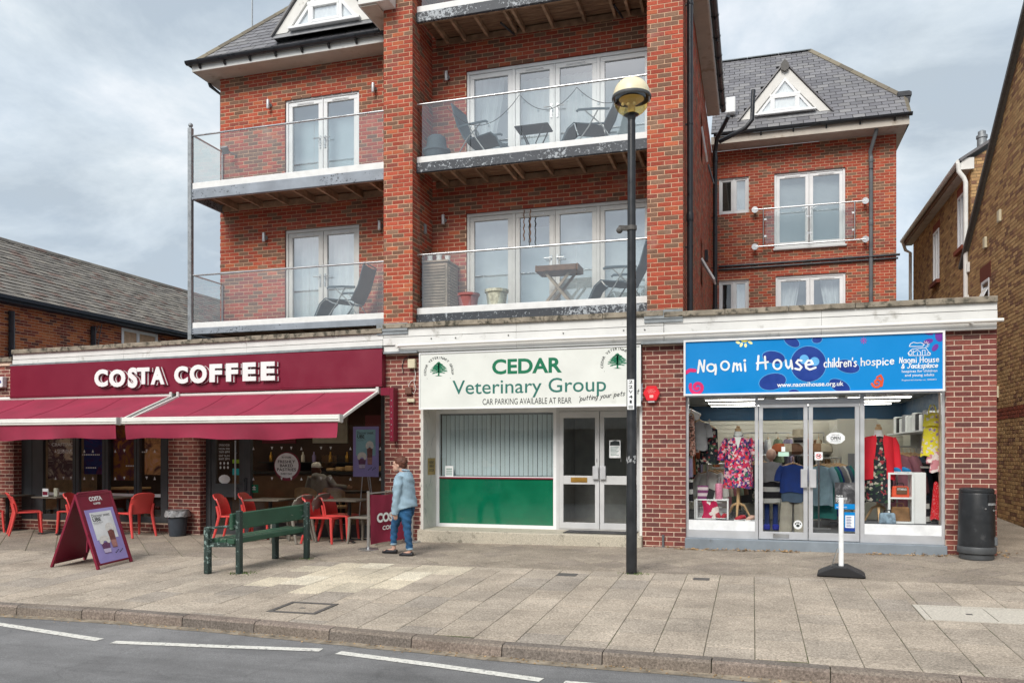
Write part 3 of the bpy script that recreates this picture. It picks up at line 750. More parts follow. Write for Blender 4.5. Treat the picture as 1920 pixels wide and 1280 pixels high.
def roofs(par, x0, x1, y1, z): MB().box(x0, x1, 13.27, y1, z, z+.12).build('flat_roof', 'lead', par)
roofs(costa, -18.5, -6.28, 19.5, 3.34); roofs(vet, -6.27, -1.36, 22.9, 3.45); roofs(naomi, -1.35, 3.36, 22.9, 3.45)
for par, a, b in ((vet, -6.26, -5.62), (naomi, -1.72, -1.03), (naomi, 2.70, 3.385)):
    MB().box(a, b, 13.05 if b < 3 else 13.14, 13.3, *((3.265, 3.30) if b < 3 else (3.425, 3.475))).build('lead_flashing', 'lead', par)
p_ = MB().tube([(-5.97, 13.0, 3.39), (-3, 13.0, 3.40), (0, 13.0, 3.402), (3.42, 13.0, 3.412)], .028, 12)
o = p_.build('overflow_pipe', 'white_pvc', vet, smooth=True)
MB().lathe([(.036, -.012), (.036, .012)], (3.02, 13.0, 3.411), 12, axis='Y').box(3.0, 3.04, 13.0, 13.19, 3.40, 3.42).build('pipe_clip', 'white_pvc', naomi)
MB().box(-5.995, -5.95, 12.975, 13.04, 3.355, 3.425).build('pipe_elbow', 'white_pvc', vet, bevel=.006)
# ---------------------------------------------------------------- coffee shop front
Yg = 13.42
mb = MB()
for a, b in ((-14.79, -14.22), (-13.45, -13.29), (-12.70, -12.545), (-11.915, -11.78), (-11.27, -10.922)):
    mb.box(a, b, Yg-.03, Yg+.05, .12, 2.62)
    MB().box((a+b)/2-.006, (a+b)/2+.006, Yg-.034, Yg-.03, .14, 2.6).build('frame_joint', 'rubber', costa)
ms = [-14.22, -13.45, -13.29, -12.70, -12.545, -11.915, -11.78, -11.27]
for a, b in zip(ms[::2], ms[1::2]):
    mb.box(a, b, Yg-.03, Yg+.05, .12, .24); mb.box(a, b, Yg-.03, Yg+.05, 2.52, 2.62)
    MB().box(a, b, Yg-.02, Yg+.04, .63, .69).build('transom', 'alu', costa)
    pane(a, b, .69, 2.52, Yg+.012, 'glass_shop', costa); pane(a, b, .24, .63, Yg+.012, 'glass_shop', costa)
mb.build('window_frame', 'dark_frame', costa, bevel=.004)
mb = MB(); mb.box(-10.2, -10.09, Yg-.05, Yg+.05, -.1, 2.62); mb.box(-9.36, -9.20, Yg-.05, Yg+.05, -.1, 2.62); mb.box(-6.46, -6.30, Yg-.05, Yg+.05, -.06, 2.75)
mb.box(-10.09, -9.36, Yg-.05, Yg+.05, 2.30, 2.40); mb.box(-9.20, -6.46, Yg-.05, Yg+.05, -.08, .2); mb.box(-9.20, -6.46, Yg-.05, Yg+.05, 2.66, 2.75)
mb.build('window_frame', 'dark_frame', costa, bevel=.004)
pane(-9.20, -6.46, .2, 2.66, Yg+.012, 'glass_shop', costa); pane(-10.09, -9.36, 2.40, 2.62, Yg+.012, 'glass_shop', costa)
dr = MB().box(-10.085, -9.365, Yg-.03, Yg+.03, .66, .92).box(-10.085, -9.365, Yg-.03, Yg+.03, -.06, .06).box(-10.085, -9.365, Yg-.03, Yg+.03, 2.2, 2.295)
dr.box(-10.085, -9.99, Yg-.03, Yg+.03, .06, .66).box(-10.085, -9.99, Yg-.03, Yg+.03, .92, 2.2).box(-9.46, -9.365, Yg-.03, Yg+.03, .06, .66).box(-9.46, -9.365, Yg-.03, Yg+.03, .92, 2.2)
dr = dr.build('door', 'dark_frame', costa, bevel=.004)
pane(-9.99, -9.46, .92, 2.2, Yg, 'glass_shop', dr); pane(-9.99, -9.46, .06, .66, Yg, 'glass_shop', dr)
MB().tube([(-9.50, Yg-.09, .62), (-9.50, Yg-.09, 1.75)], .016, 10).box(-9.51, -9.49, Yg-.09, Yg-.03, .80, .83).box(-9.51, -9.49, Yg-.09, Yg-.03, 1.5, 1.53).build('door_handle', 'steel', dr, smooth=True)
MB().box(-9.33, -9.27, Yg-.075, Yg-.05, .78, 1.04).build('door_lock', 'black_pvc', costa, bevel=.01)
# printed stickers on the glass
mb = MB()
for u in (46, 62, 78, 104, 119, 133, 158, 174, 216, 233, 275, 290, 306):
    for v, k in ((845, 1), (896, -1)):
        p = at(u, v, Yg-.035 if False else Yg+.008); s = .033*(1 if (int(u)+k) % 2 else -1); mb.poly([(p.x-.028, p.y, p.z-s), (p.x+.028, p.y, p.z-s), (p.x, p.y, p.z+s)])
for u in (475, 510, 528, 546, 565, 602, 620, 657, 713):
    for v, k in ((840, 1), (897, -1)):
        p = at(u, v, Yg+.008); s = .03*(1 if int(u) % 2 else -1); mb.poly([(p.x-.025, p.y, p.z-s), (p.x+.025, p.y, p.z-s), (p.x, p.y, p.z+s)])
for u0, u1, v in ((155, 188, 852), (162, 182, 876.5), (237, 251, 873), (267, 277, 847)):
    u = u0
    while u < u1: p = at(u, v, Yg+.008); mb.poly([(p.x-.014, p.y, p.z-.012), (p.x+.014, p.y, p.z-.012), (p.x+.014, p.y, p.z+.012), (p.x-.014, p.y, p.z+.012)]); u += 3.4
mb.build('window_print', 'print_white', costa)
mb = MB(); a, b = at(97, 830, Yg+.008), at(137, 836, Yg+.008); letter(mb, 'CRAFTING', a.x, b.x, b.z, a.z, Yg+.007, .01); a, b = at(107, 842, Yg), at(137, 850, Yg); letter(mb, 'SERVING', a.x, b.x, b.z, a.z, Yg+.007, .01)
mb.build('window_print', 'print_white', costa)
mb = MB()
for v, s in ((832, 'OPENING HOURS'), (839, 'MON FRI'), (845, '7AM 6PM'), (852, 'SAT SUN'), (858, '8AM 5PM')):
    a, b = at(410, v, Yg-.01), at(430, v+4, Yg-.01); letter(mb, s, a.x, b.x, b.z, a.z, Yg-.004)
for i in range(3):
    for v in (868, 876): p = at(413+7*i, v, Yg-.01); mb.poly([(p.x+.022*cos(k*pi/3), Yg-.004, p.z+.03*sin(k*pi/3)) for k in range(6)])
p = at(421, 898, Yg); mb.poly([(p.x+.13*cos(k*pi/6), Yg-.004, p.z+.09*sin(k*pi/6)) for k in range(12)]); mb.build('opening_hours', 'print_white', dr)
MB().box(*[f for q in ((at(435, 862, 13.4).x, at(449, 862, 13.4).x),) for f in q], Yg-.006, Yg-.003, at(435, 868, 13.4).z, at(435, 861, 13.4).z).build('door_sticker', mat('lime', (.30, .55, .03), .5), dr)
MB().box(at(435, 870, 13.4).x, at(449, 870, 13.4).x, Yg-.006, Yg-.003, at(435, 890, 13.4).z, at(435, 878, 13.4).z).build('door_sticker', mat('turquoise', (.02, .45, .48), .5), dr)
a, b = at(471, 923, Yg), at(484, 908, Yg)
st = thing('notice', 'small green square notice on the coffee shop window beside the door', 'notice', (a.x, Yg, a.z))
MB().box(a.x, b.x, Yg+.006, Yg+.009, a.z, b.z).build('panel', 'sign_green', st)
mb = MB(); stroke(mb, [(.06, .08), (.06, .13)], .012, (a.x, Yg+.004, a.z), fx, (0, 0, 1)); stroke(mb, [(.03, .06), (.09, .06)], .012, (a.x, Yg+.004, a.z), fx, (0, 0, 1)); stroke(mb, [(.025, .10), (.095, .10)], .01, (a.x, Yg+.0035, a.z), fx, (0, 0, 1)); mb.build('symbol', 'print_white', st)
def disc(mb, c, rx, rz_, n=40, y=None): return mb.poly([(c.x+rx*cos(2*pi*k/n), c.y if y is None else y, c.z+rz_*sin(2*pi*k/n)) for k in range(n)])
p = at(538, 874, Yg)
st = thing('window_sticker', 'round white window sticker with maroon rim about freshly baked pastries', 'sticker', (p.x, Yg, p.z))
disc(MB(), p, .285, .275, y=Yg+.0085).build('rim', 'maroon', st, solid=.001); disc(MB(), p+Vector((-.012, 0, .018)), .255, .235, y=Yg+.006).build('disc', 'print_white', st)
mb = MB()
for s, z, wd, h in (('IN STORE', .135, .10, .035), ('FRESHLY', .045, .185, .055), ('BAKED', -.03, .14, .055), ('PASTRIES', -.105, .205, .055), ('EVERY DAY', -.175, .12, .035)): letter(mb, s, p.x-wd-.012, p.x+wd-.012, p.z+z+.018, p.z+z+h+.018, Yg+.004, .015)
mb.build('lettering', 'ink', st)
# poster on an easel behind the glass
def drinkposter(par, o, ux, uy, w, h, pre=''):
    "print of two tall iced drinks: flat lettering and shapes on a card; o = lower left corner"
    o, ux, uy = Vector(o), Vector(ux), Vector(uy); n = -ux.cross(uy) if False else ux.cross(uy)
    def pl(mb, pts, e): mb.poly([o+ux*x*w+uy*y*h+n*e for x, y in pts])
    mb = MB(); pl(mb, [(.12, .42), (.88, .42), (.88, .94), (.12, .94)], .002); mb.build('poster_card', 'print_white' if not pre else MATS.get('aqua_card') or mat('aqua_card', (.30, .55, .62), .5), par)
    mb = MB(); letter(mb, 'Discover sweet', .17*w, .80*w, .845*h, .905*h, 0, .005, o=o+n*.003, ux=ux, uy=uy); letter(mb, 'UBE', .17*w, .45*w, .765*h, .835*h, 0, .03, o=o+n*.003, ux=ux, uy=uy)
    letter(mb, 'New handcrafted drinks', .17*w, .5*w, .735*h, .752*h, 0, o=o+n*.003, ux=ux, uy=uy); letter(mb, 'with purple yam', .17*w, .42*w, .71*h, .728*h, 0, o=o+n*.003, ux=ux, uy=uy); mb.build('lettering', 'ink', par)
    for cx, b, hh, ww, col in ((.66, .24, .34, .115, (.22, .08, .07)), (.36, .16, .20, .15, (.16, .06, .14))):
        mb = MB(); pl(mb, [(cx-ww*.75, b), (cx+ww*.75, b), (cx+ww, b+hh), (cx-ww, b+hh)], .004); mb.build('printed_cup', mat('cup_%d' % int(cx*100), col, .5, var=.3, vs=25), par)
        mb = MB(); pl(mb, [(cx-ww*.74, b+.01), (cx+ww*.74, b+.01), (cx+ww*.86, b+hh*.42), (cx-ww*.86, b+hh*.42)], .005); mb.build('printed_milk', mat('milk_%d' % int(cx*100), (.45, .22, .20) if cx > .5 else (.62, .55, .75), .5, var=.2, vs=25), par)
        mb = MB()
        for i in range(7): q = pi*i/6; x, y, r_ = cx-ww*.8*cos(q), b+hh+.03+.05*sin(q), .07; pl(mb, [(x+r_*cos(k*pi/4), y+r_*.8*sin(k*pi/4)) for k in range(8)], .0055+.0003*i)
        mb.build('printed_cream', mat('cream', (.78, .76, .72), .6, var=.12, vs=40) if 'cream' not in MATS else 'cream', par)
    mb = MB()
    for k in range(6): x, y = .62+.05*k, .14+.02*(k % 3); pl(mb, [(x+.022*cos(j*pi/3), y+.012*sin(j*pi/3)) for j in range(6)], .006)
    mb.build('printed_spice', 'ink', par)
mat('lilac', (.36, .31, .66), .5, vs=2, var=.12)
a, b = at(662, 893, 13.6), at(710, 799, 13.6)
st = thing('easel_poster', 'lilac drinks poster on a thin easel inside the right end of the coffee shop window', 'poster', (a.x, 13.6, .0))
MB().box(a.x, b.x, 13.60, 13.61, a.z, b.z).build('board', 'lilac', st); drinkposter(st, (a.x, 13.597, a.z), (1, 0, 0), (0, 0, 1), b.x-a.x, b.z-a.z, 'x')
MB().bar((a.x+.2, 13.63, 1.3), (a.x+.05, 13.7, .02), .015, .015).bar((a.x+.3, 13.63, 1.3), (a.x+.42, 13.7, .02), .015, .015).bar((a.x+.25, 13.64, 1.3), (a.x+.25, 14.0, .02), .015, .015).build('easel', 'alu', st)
# projecting maroon bracket on the pier
st = thing('wall_bracket', 'perforated maroon metal bracket hanging on the brick pier beside the awning end', 'bracket', (-6.1, 13.0, 2.3))
a, b = at(735, 827, 13.1), at(742, 727, 13.1); c = at(718, 742, 13.1)
mb = MB().box(a.x, b.x, 13.0, 13.19, a.z, b.z-.0).box(c.x, a.x, 13.0, 13.03, c.z, b.z); mb.build('bracket_arm', 'alarm_red' if False else 'maroon', st, bevel=.004)
mb = MB()
for i in range(7): mb.lathe([(.010, -.004), (.010, 0)], ((a.x+b.x)/2, 12.998, a.z+.08+i*(b.z-a.z-.2)/7), 8, axis='Y')
mb.build('screw_heads', 'galv', st)
# utility box and cable on that pier
st = thing('cable_box', 'cream electric box with looped white cable on the brick pier left of the vet sign', 'cable box', (-5.8, 13.19, 2.7))
a, b = at(766, 691, 13.15), at(780, 673, 13.15); MB().box(a.x, b.x, 13.10, 13.19, a.z, b.z).build('box', 'plastic_cream', st, bevel=.012)
a, b = at(760, 739, 13.15), at(772, 725, 13.15); MB().box(a.x, b.x, 13.13, 13.19, a.z, b.z).build('junction_box', 'plastic_brown', st, bevel=.01)
a, b = at(763, 754, 13.15), at(777, 747, 13.15); MB().box(a.x, b.x, 13.14, 13.19, a.z, b.z).build('socket', 'plastic_cream', st, bevel=.006)
MB().tube([at(u, v, 13.175) for u, v in ((777, 690), (779, 700), (778, 712), (771, 714), (766, 722), (769, 732), (776, 738), (780, 728), (776, 716), (779, 712))], .006, 6).build('cable', 'white_pvc', st, smooth=True)
MB().tube([at(u, v, 13.18) for u, v in ((756, 700), (754, 686), (758, 672), (768, 669), (790, 667))], .007, 6).build('black_cable', 'black_pvc', st, smooth=True)
# ---------------------------------------------------------------- vet front
Yv = 13.85
MB().box(-5.62, -1.71, 13.06, 14.1, -.1, .172).build('step', 'terrazzo', vet, bevel=.012)
MB().box(-5.617, -5.56, 13.2, Yv+.05, .172, 2.30).build('marble_jamb', 'marble', vet); MB().box(-1.76, -1.712, 13.2, Yv+.05, .172, 2.30).build('marble_jamb', 'white_render', vet)
mb = MB()
for k in range(9):
    q = [(13.25+rnd.random()*.5, .2+.24*k)]; 
    for i in range(5): q.append((q[-1][0]+rnd.uniform(-.09, .09), q[-1][1]+rnd.uniform(.02, .11)))
    mb.tube([(-5.5585, y, z) for y, z in q if 13.21 < y < 13.86], .0028, 4)
mb.build('marble_vein', 'grey_gloss', vet)
MB().box(-5.56, -1.76, 13.2, Yv+.1, 2.30, 2.34).build('recess_ceiling', 'white_render', vet)
mb = MB(); frame(mb, -5.56, -3.30, .172, 2.30, Yv-.04, Yv+.04, .055, .06, .07); mb.box(-5.505, -3.355, Yv-.03, Yv+.03, 1.055, 1.09); mb.build('window_frame', 'upvc', vet)
MB().box(-5.505, -3.355, Yv-.034, Yv-.030, 1.05, 1.075).build('red_trim', 'maroon', vet)
MB().box(-5.505, -3.355, Yv-.012, Yv, .232, 1.055).build('green_panel', 'green_panel', vet)
pane(-5.505, -3.355, 1.09, 2.23, Yv, 'glass', vet)
mb0 = MB().box(-.0385, .0385, -.002, .002, 0, 1.10); base = None
for i in range(25):
    x = -5.46+i*.087
    if base is None: base = mb0.build('blind_slat', 'blind', fix=False); base.parent = vet
    else: base = base.copy(); COL.objects.link(base)
    base.location = Vector((x, Yv+.10+.006*(i % 2), 1.10))-Vector(vet.location); base.rotation_euler = (0, 0, R(24+rnd.uniform(-5, 5)))
MB().box(-5.5, -3.36, Yv+.07, Yv+.14, 2.205, 2.24).build('blind_rail', 'grey_gloss', vet)
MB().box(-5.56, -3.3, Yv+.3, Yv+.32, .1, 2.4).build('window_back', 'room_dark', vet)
mat('alu_pale', (.60, .605, .61), .4, metal=.15, vs=4, var=.06); a = MB(); frame(a, -3.30, -1.76, .172, 2.30, Yv-.04, Yv+.04, .05, .02, .06); a.build('door_frame', 'alu_pale', vet)
for x0, x1, hs in ((-3.245, -2.535, 1), (-2.525, -1.815, -1)):
    d = MB(); frame(d, x0, x1, .195, 2.235, Yv-.055, Yv+.0, .075, .11, .11); d.box(x0+.075, x1-.075, Yv-.055, Yv, .97, 1.12)
    d = d.build('door', 'alu_pale', vet, bevel=.004)
    pane(x0+.075, x1-.075, 1.12, 2.125, Yv-.025, 'glass', d); pane(x0+.075, x1-.075, .305, .97, Yv-.025, 'glass', d)
    hx = x1-.108 if hs == 1 else x0+.008
    MB().box(hx, hx+.10, Yv-.11, Yv-.085, 1.06, 1.29).box(hx+.03, hx+.07, Yv-.085, Yv-.055, 1.1, 1.25).build('push_plate', 'alu', d, bevel=.006)
    MB().box(x0+.36 if hs < 0 else x1-.05, x0+.37 if hs < 0 else x1-.035, Yv-.062, Yv-.055, 1.36, 1.42).build('keyhole', 'steel', d)
    if hs == 1:
        MB().box(x0+.21, x0+.50, Yv-.067, Yv-.055, 1.005, 1.09).build('letter_plate', 'brass', d, bevel=.006)
        MB().box(x0+.24, x0+.47, Yv-.071, Yv-.067, 1.03, 1.066).build('letter_flap', 'brass', d)
    else:
        a, b = at(1143, 858, Yv), at(1164, 825, Yv); MB().box(a.x, b.x, Yv-.032, Yv-.028, a.z, b.z).build('door_poster', 'print_white', d)
        q = MB(); q.poly([(a.x+.01, Yv-.034, b.z-.09), (b.x-.01, Yv-.034, b.z-.09), (b.x-.02, Yv-.034, b.z-.02), ((a.x+b.x)/2, Yv-.034, b.z-.005), (a.x+.02, Yv-.034, b.z-.03)]); q.build('poster_picture', 'ink', d)
        q = MB()
        for k in range(7): q.box(a.x+.02, b.x-.03-.02*(k % 3), Yv-.0335, Yv-.0325, b.z-.125-.022*k, b.z-.118-.022*k)
        q.build('poster_text', 'sign_teal', d)
MB().box(-3.30, -1.76, Yv+1.5, Yv+1.52, .1, 2.5).build('hall_wall', 'room', vet); MB().box(-5.56, -1.76, Yv+.02, Yv+1.6, .10, .16).build('hall_floor', 'carpet', vet); MB().box(-3.34, -3.30, Yv+.05, Yv+1.5, .16, 2.4).build('hall_wall', 'room', vet)
st = MB().box(-3.05, -1.85, 13.25, 13.72, .173, .185).build('door_mat', 'rubber'); tag(st, 'dark door mat on the step before the vet doors', 'door mat')
a, b = at(801, 895, 13.5), at(817, 865, 13.5)
st = thing('wall_plaque', 'small worn gold plaque with lettering on the marble jamb by the vet window', 'plaque', (-5.556, 13.5, 1.3))
MB().box(-5.556, -5.551, 13.40, 13.74, 1.12, 1.42).build('plate', 'gold', st)
mb = MB(); [letter(mb, s, .06, .28, z, z+.05, 0, .01, o=(-5.549, 13.40, 1.12), ux=(0, 1, 0), uy=(0, 0, 1)) for s, z in (('PATIENTS', .2), ('ENTRANCE', .13), ('DOOR', .06))]; mb.build('lettering', 'ink', st)
a, b = at(835, 893, Yv), at(850, 873, Yv); st = thing('window_notice', 'small white notice stuck low at the left of the vet blind window', 'notice', (a.x, Yv, a.z))
MB().box(a.x, b.x, Yv-.006, Yv-.003, a.z, b.z).build('card', 'print_white', st); mb = MB()
for k in range(4): mb.box(a.x+.02, b.x-.02, Yv-.008, Yv-.006, a.z+.03+.035*k, a.z+.045+.035*k)
mb.build('print', 'sign_teal', st)
# ---------------------------------------------------------------- charity shop front
Yn = 13.3
MB().box(-1.03, 2.72, 13.08, 13.62, -.05, .165).build('plinth', 'grey_plinth', naomi, bevel=.006)
mb = MB()
for a, b in ((-1.03, -.985), (.035, .085), (1.565, 1.625), (2.68, 2.722)): mb.box(a, b, Yn-.05, Yn+.04, .165, 2.44)
for a, b in ((-.985, .035), (1.625, 2.68)):
    mb.box(a, b, Yn-.05, Yn+.04, .165, .29); mb.box(a, b, Yn-.045, Yn+.03, 2.41, 2.44)
mb.box(.085, 1.565, Yn-.045, Yn+.035, 2.285, 2.36); mb.box(.085, 1.565, Yn-.045, Yn+.035, 2.41, 2.44)
mb.build('window_frame', 'alu', naomi, bevel=.003)
for a, b in ((-.985, .035), (1.625, 2.68)):
    MB().box(a, b, Yn-.03, Yn+.02, .292, .445).build('stall_riser', 'print_white', naomi); pane(a, b, .445, 2.41, Yn, 'glass_shop', naomi)
pane(.085, 1.565, 2.36, 2.41, Yn, 'glass_shop', naomi)
for x0, x1, hs in ((.095, .817, 1), (.830, 1.555, -1)):
    d = MB(); frame(d, x0, x1, .175, 2.278, Yn-.06, Yn-.01, .062, .115, .055); d = d.build('door', 'alu', naomi, bevel=.004)
    pane(x0+.062, x1-.062, .29, 2.223, Yn-.036, 'glass_shop', d)
    hx = x1-.105 if hs == 1 else x0+.012
    MB().box(hx, hx+.095, Yn-.125, Yn-.095, .985, 1.27).box(hx+.03, hx+.06, Yn-.095, Yn-.06, 1.02, 1.23).build('push_plate', 'alu', d, bevel=.006)
    if hs == 1:
        MB().box(x0+.21, x0+.45, Yn-.068, Yn-.06, .195, .265).build('letter_plate', 'steel', d, bevel=.004)
        c = at(1496, 983, Yn-.03); q = MB(); q.poly([(c.x+.065*cos(k*pi/12), Yn-.038, c.z+.07*sin(k*pi/12)) for k in range(24)]); q.build('paw_sticker', 'print_white', d, solid=.0006)
        q = MB(); disc(q, c+Vector((0, 0, -.015)), .026, .022, 14, Yn-.040)
        for k in range(4): disc(q, c+Vector((-.036+.024*k, 0, .014+.016*(k in (1, 2)))), .010, .014, 10, Yn-.040)
        q.build('paw_print', 'ink', d)
        a, b = at(1459, 855, Yn), at(1479, 847, Yn); MB().box(a.x, b.x, Yn-.043, Yn-.038, a.z, b.z).build('door_sticker', mat('mint', (.45, .66, .55), .5), d)
        a, b = at(1465, 846, Yn), at(1472, 837, Yn); MB().box(a.x, b.x, Yn-.043, Yn-.038, a.z, b.z).build('door_sticker', 'print_white', d)
    else:
        a, b = at(1527, 862, Yn), at(1542, 847, Yn); MB().box(a.x, b.x, Yn-.043, Yn-.038, a.z, b.z).build('door_sticker', 'print_white', d)
        c = (a+b)/2; q = MB(); stroke(q, arc(c.x, c.z, .036, .036, 0, 360, 20), .009, (0, Yn-.044, 0), fx, (0, 0, 1)); stroke(q, [(c.x-.024, c.z+.024), (c.x+.024, c.z-.024)], .008, (0, Yn-.045, 0), fx, (0, 0, 1)); q.build('no_dogs_symbol', 'alarm_red', d)
        q = MB().box(c.x-.02, c.x+.018, Yn-.0442, Yn-.0437, c.z-.010, c.z+.010).box(c.x+.01, c.x+.024, Yn-.0442, Yn-.0437, c.z, c.z+.02); q.build('dog_symbol', 'ink', d)
def cardposter(nm, lb, u0, u1, v0, v1, Y, bg, fg, foot, extra=None):
    a, b = at(u0, v1, Y), at(u1, v0, Y); st = thing(nm, lb, 'poster', (a.x, Y, a.z))
    MB().box(a.x, b.x, Y-.003, Y, a.z, b.z).build('card', bg, st); w, h = b.x-a.x, b.z-a.z
    MB().box(a.x+.001, b.x-.001, Y-.0045, Y-.003, a.z+.004, a.z+h*.2).build('footer', foot, st); return st, a, w, h
st, a, w_, h_ = cardposter('door_poster', 'monochrome poster with white lettering and blue footer on the right charity shop door', 1565, 1603, 904, 954, Yn-.04, printmat('photo_grey', [(.2, (.012, .012, .015)), (.5, (.05, .05, .055)), (.62, (.16, .16, .17)), (.72, (.45, .45, .46))], 5, kind='noise', interp='LINEAR'), 'ink', 'blue')
mb = MB(); [letter(mb, s, a.x+w_*.07, a.x+w_*e, a.z+h_*z, a.z+h_*(z+.075), Yn-.046, .02) for s, z, e in (('THIS IS', .45, .4), ('HOSPICE', .36, .62), ('CARE', .27, .42))]; letter(mb, 'naomi house', a.x+w_*.08, a.x+w_*.6, a.z+h_*.06, a.z+h_*.12, Yn-.046); mb.build('lettering', 'print_white', st)
st, a, w_, h_ = cardposter('opening_hours_card', 'blue bordered opening hours card low on the right charity shop door', 1583, 1605, 960, 995, Yn-.04, 'blue', 'ink', 'navy')
MB().box(a.x+.015, a.x+w_-.025, Yn-.046, Yn-.0445, a.z+h_*.18, a.z+h_*.83).build('panel', 'print_white', st)
mb = MB(); [mb.box(a.x+.03, a.x+w_*.6-.01*(k % 2), Yn-.0475, Yn-.046, a.z+h_*(.24+.08*k), a.z+h_*(.27+.08*k)) for k in range(7)]; mb.build('lettering', 'navy', st)
c = at(1566, 821, Yn); st = thing('open_sign', 'white scalloped OPEN sign hanging inside the right charity shop door', 'sign', (c.x, Yn, c.z))
pl = []
for k in range(48): q = 2*pi*k/48; r_ = 1+.07*abs(sin(5*q)); pl.append((.128*cos(q)*r_, .085*sin(q)*r_))
MB().prism(pl, (0, .008, 0), (c.x, Yn-.052, c.z)).build('plate', 'print_white', st)
mb = MB(); letter(mb, 'OPEN', c.x-.07, c.x+.07, c.z-.03, c.z+.025, Yn-.054, .02); letter(mb, 'WELCOME', c.x-.055, c.x+.055, c.z+.04, c.z+.056, Yn-.054); letter(mb, 'come in we are', c.x-.07, c.x+.07, c.z-.056, c.z-.042, Yn-.054); mb.build('lettering', 'ink', st)
MB().tube([(c.x-.06, Yn-.016, c.z+.08), (c.x, Yn-.016, c.z+.2), (c.x+.06, Yn-.016, c.z+.08)], .003, 5).build('string', 'net', st)
# alarm box
c = at(1222, 737, 13.15); st = thing('alarm_box', 'red hexagonal burglar alarm box on the brick pier left of the blue sign', 'alarm box', (c.x, 13.19, c.z))
hx = [(-.135, .0), (-.075, .115), (.075, .115), (.135, 0), (.075, -.125), (-.075, -.125)]
MB().prism(hx, (0, .08, 0), (c.x, 13.11, c.z)).build('cover', 'alarm_red', st, bevel=.008)
mb = MB(); [letter(mb, s, c.x-wd, c.x+wd, c.z+z, c.z+z+.014, 13.108) for s, z, wd in (('SECURITY', .05, .045), ('SYSTEMS ALARM', .025, .07), ('PROTECTED', .0, .05))]; mb.box(c.x-.03, c.x+.03, 13.106, 13.109, c.z-.075, c.z-.03); mb.build('lettering', mat('pale_red', (.85, .45, .42), .5), st)
MB().box(c.x-.06, c.x+.05, 13.12, 13.19, c.z-.15, c.z-.127).build('strobe', 'print_white', st, bevel=.008)
MB().tube([(-1.38, 13.17, -.01), (-1.38, 13.17, .2)], .02, 8).build('pipe_stub', 'grey_pvc', naomi, smooth=True)
# ---------------------------------------------------------------- signs
cs = thing('shop_sign', 'long maroon fascia sign with raised white coffee shop lettering', 'sign', (-10.5, 13.05, 2.67))
shear(MB().box(-14.69, -6.275, 13.03, 13.19, 2.685, 3.33), -10.5, .0058).build('sign_panel', 'maroon', cs, bevel=.006)
shear(MB().box(-14.69, -6.275, 13.02, 13.2, 2.66, 2.684), -10.5, .0058).build('bottom_trim', 'letter_side', cs)
LET = [('C', 178.5, 203.5, 692, 725.5), ('O', 206, 236.5, 692, 726), ('S', 241, 259, 688.5, 727.5), ('T', 258.5, 281.5, 688.5, 720.5), ('A', 284, 309.5, 687, 721), ('C', 328, 353.5, 686, 719.5), ('O', 357, 389, 683, 719), ('F', 394, 417.5, 682, 716.5), ('F', 425, 447.5, 680.5, 715.5), ('E', 456, 481, 679, 714.5), ('E', 490, 516.5, 677.5, 713.5)]
for ch, u0, u1, v0, v1 in LET:
    a, b = at(u0, v1, 12.98), at(u1, v0, 12.98); x0, x1, z0, z1 = a.x, b.x, a.z, b.z
    bb = .05 if ch != 'S' else .045
    q = MB(); letter(q, ch, x0, x1, z0, z1, 12.975, bb); lt = q.build('letter', 'letter_white', cs, solid=-.018, label='raised white letter '+ch)
    q = MB(); letter(q, ch, x0+.010, x1+.034, z0-.008, z1-.004, 12.997, bb); q.build('letter_side', 'letter_side', lt, solid=-.008)
    q = MB(); letter(q, ch, x0+.030, x1+.046, z0-.011, z1-.007, 13.008, bb); q.build('letter_edge', 'letter_white', lt, solid=-.006)
    q = MB(); letter(q, ch, x0+.062, x1+.066, z0-.02, z1-.012, 13.017, bb); q.build('letter_side', 'letter_side', lt, solid=-.006)
vsn = thing('shop_sign', 'white vet fascia sign with green lettering and cedar tree emblems', 'sign', (-3.65, 13.05, 2.27))
MB().box(-5.56, -1.735, 13.055, 13.25, 2.285, 3.24).build('sign_panel', 'sign_white', vsn)
mb = MB(); frame(mb, -5.575, -1.72, 2.27, 3.255, 13.04, 13.06, .02); mb.build('sign_edge', 'upvc', vsn)
Yp = 13.0525
def plane_letter(mb, s, u0, u1, v0, v1, Y, bold=0., space=1., k=0.):
    "lettering fitted to a surveyed box; k leans nothing, the sign itself is level"
    a, b = at(u0, (v0+v1)/2, Y), at(u1, (v0+v1)/2, Y); zc = a.z/2+b.z/2; h = (at((u0+u1)/2, v0, Y).z-at((u0+u1)/2, v1, Y).z)/2
    return letter(mb, s, a.x, b.x, zc-h, zc+h, Y, bold, space)
mb = MB(); letter(mb, 'CEDAR', -4.237, -3.023, 2.845, 3.103, Yp, .03); mb.build('lettering', 'sign_green', vsn)
mb = MB(); letter(mb, 'Veterinary Group', -4.955, -2.286, 2.445, 2.762, Yp, .004); mb.build('lettering', 'sign_teal', vsn)
mb = MB(); letter(mb, 'CAR PARKING AVAILABLE AT REAR', -4.408, -2.861, 2.335, 2.436, Yp); mb.build('lettering', 'ink', vsn)
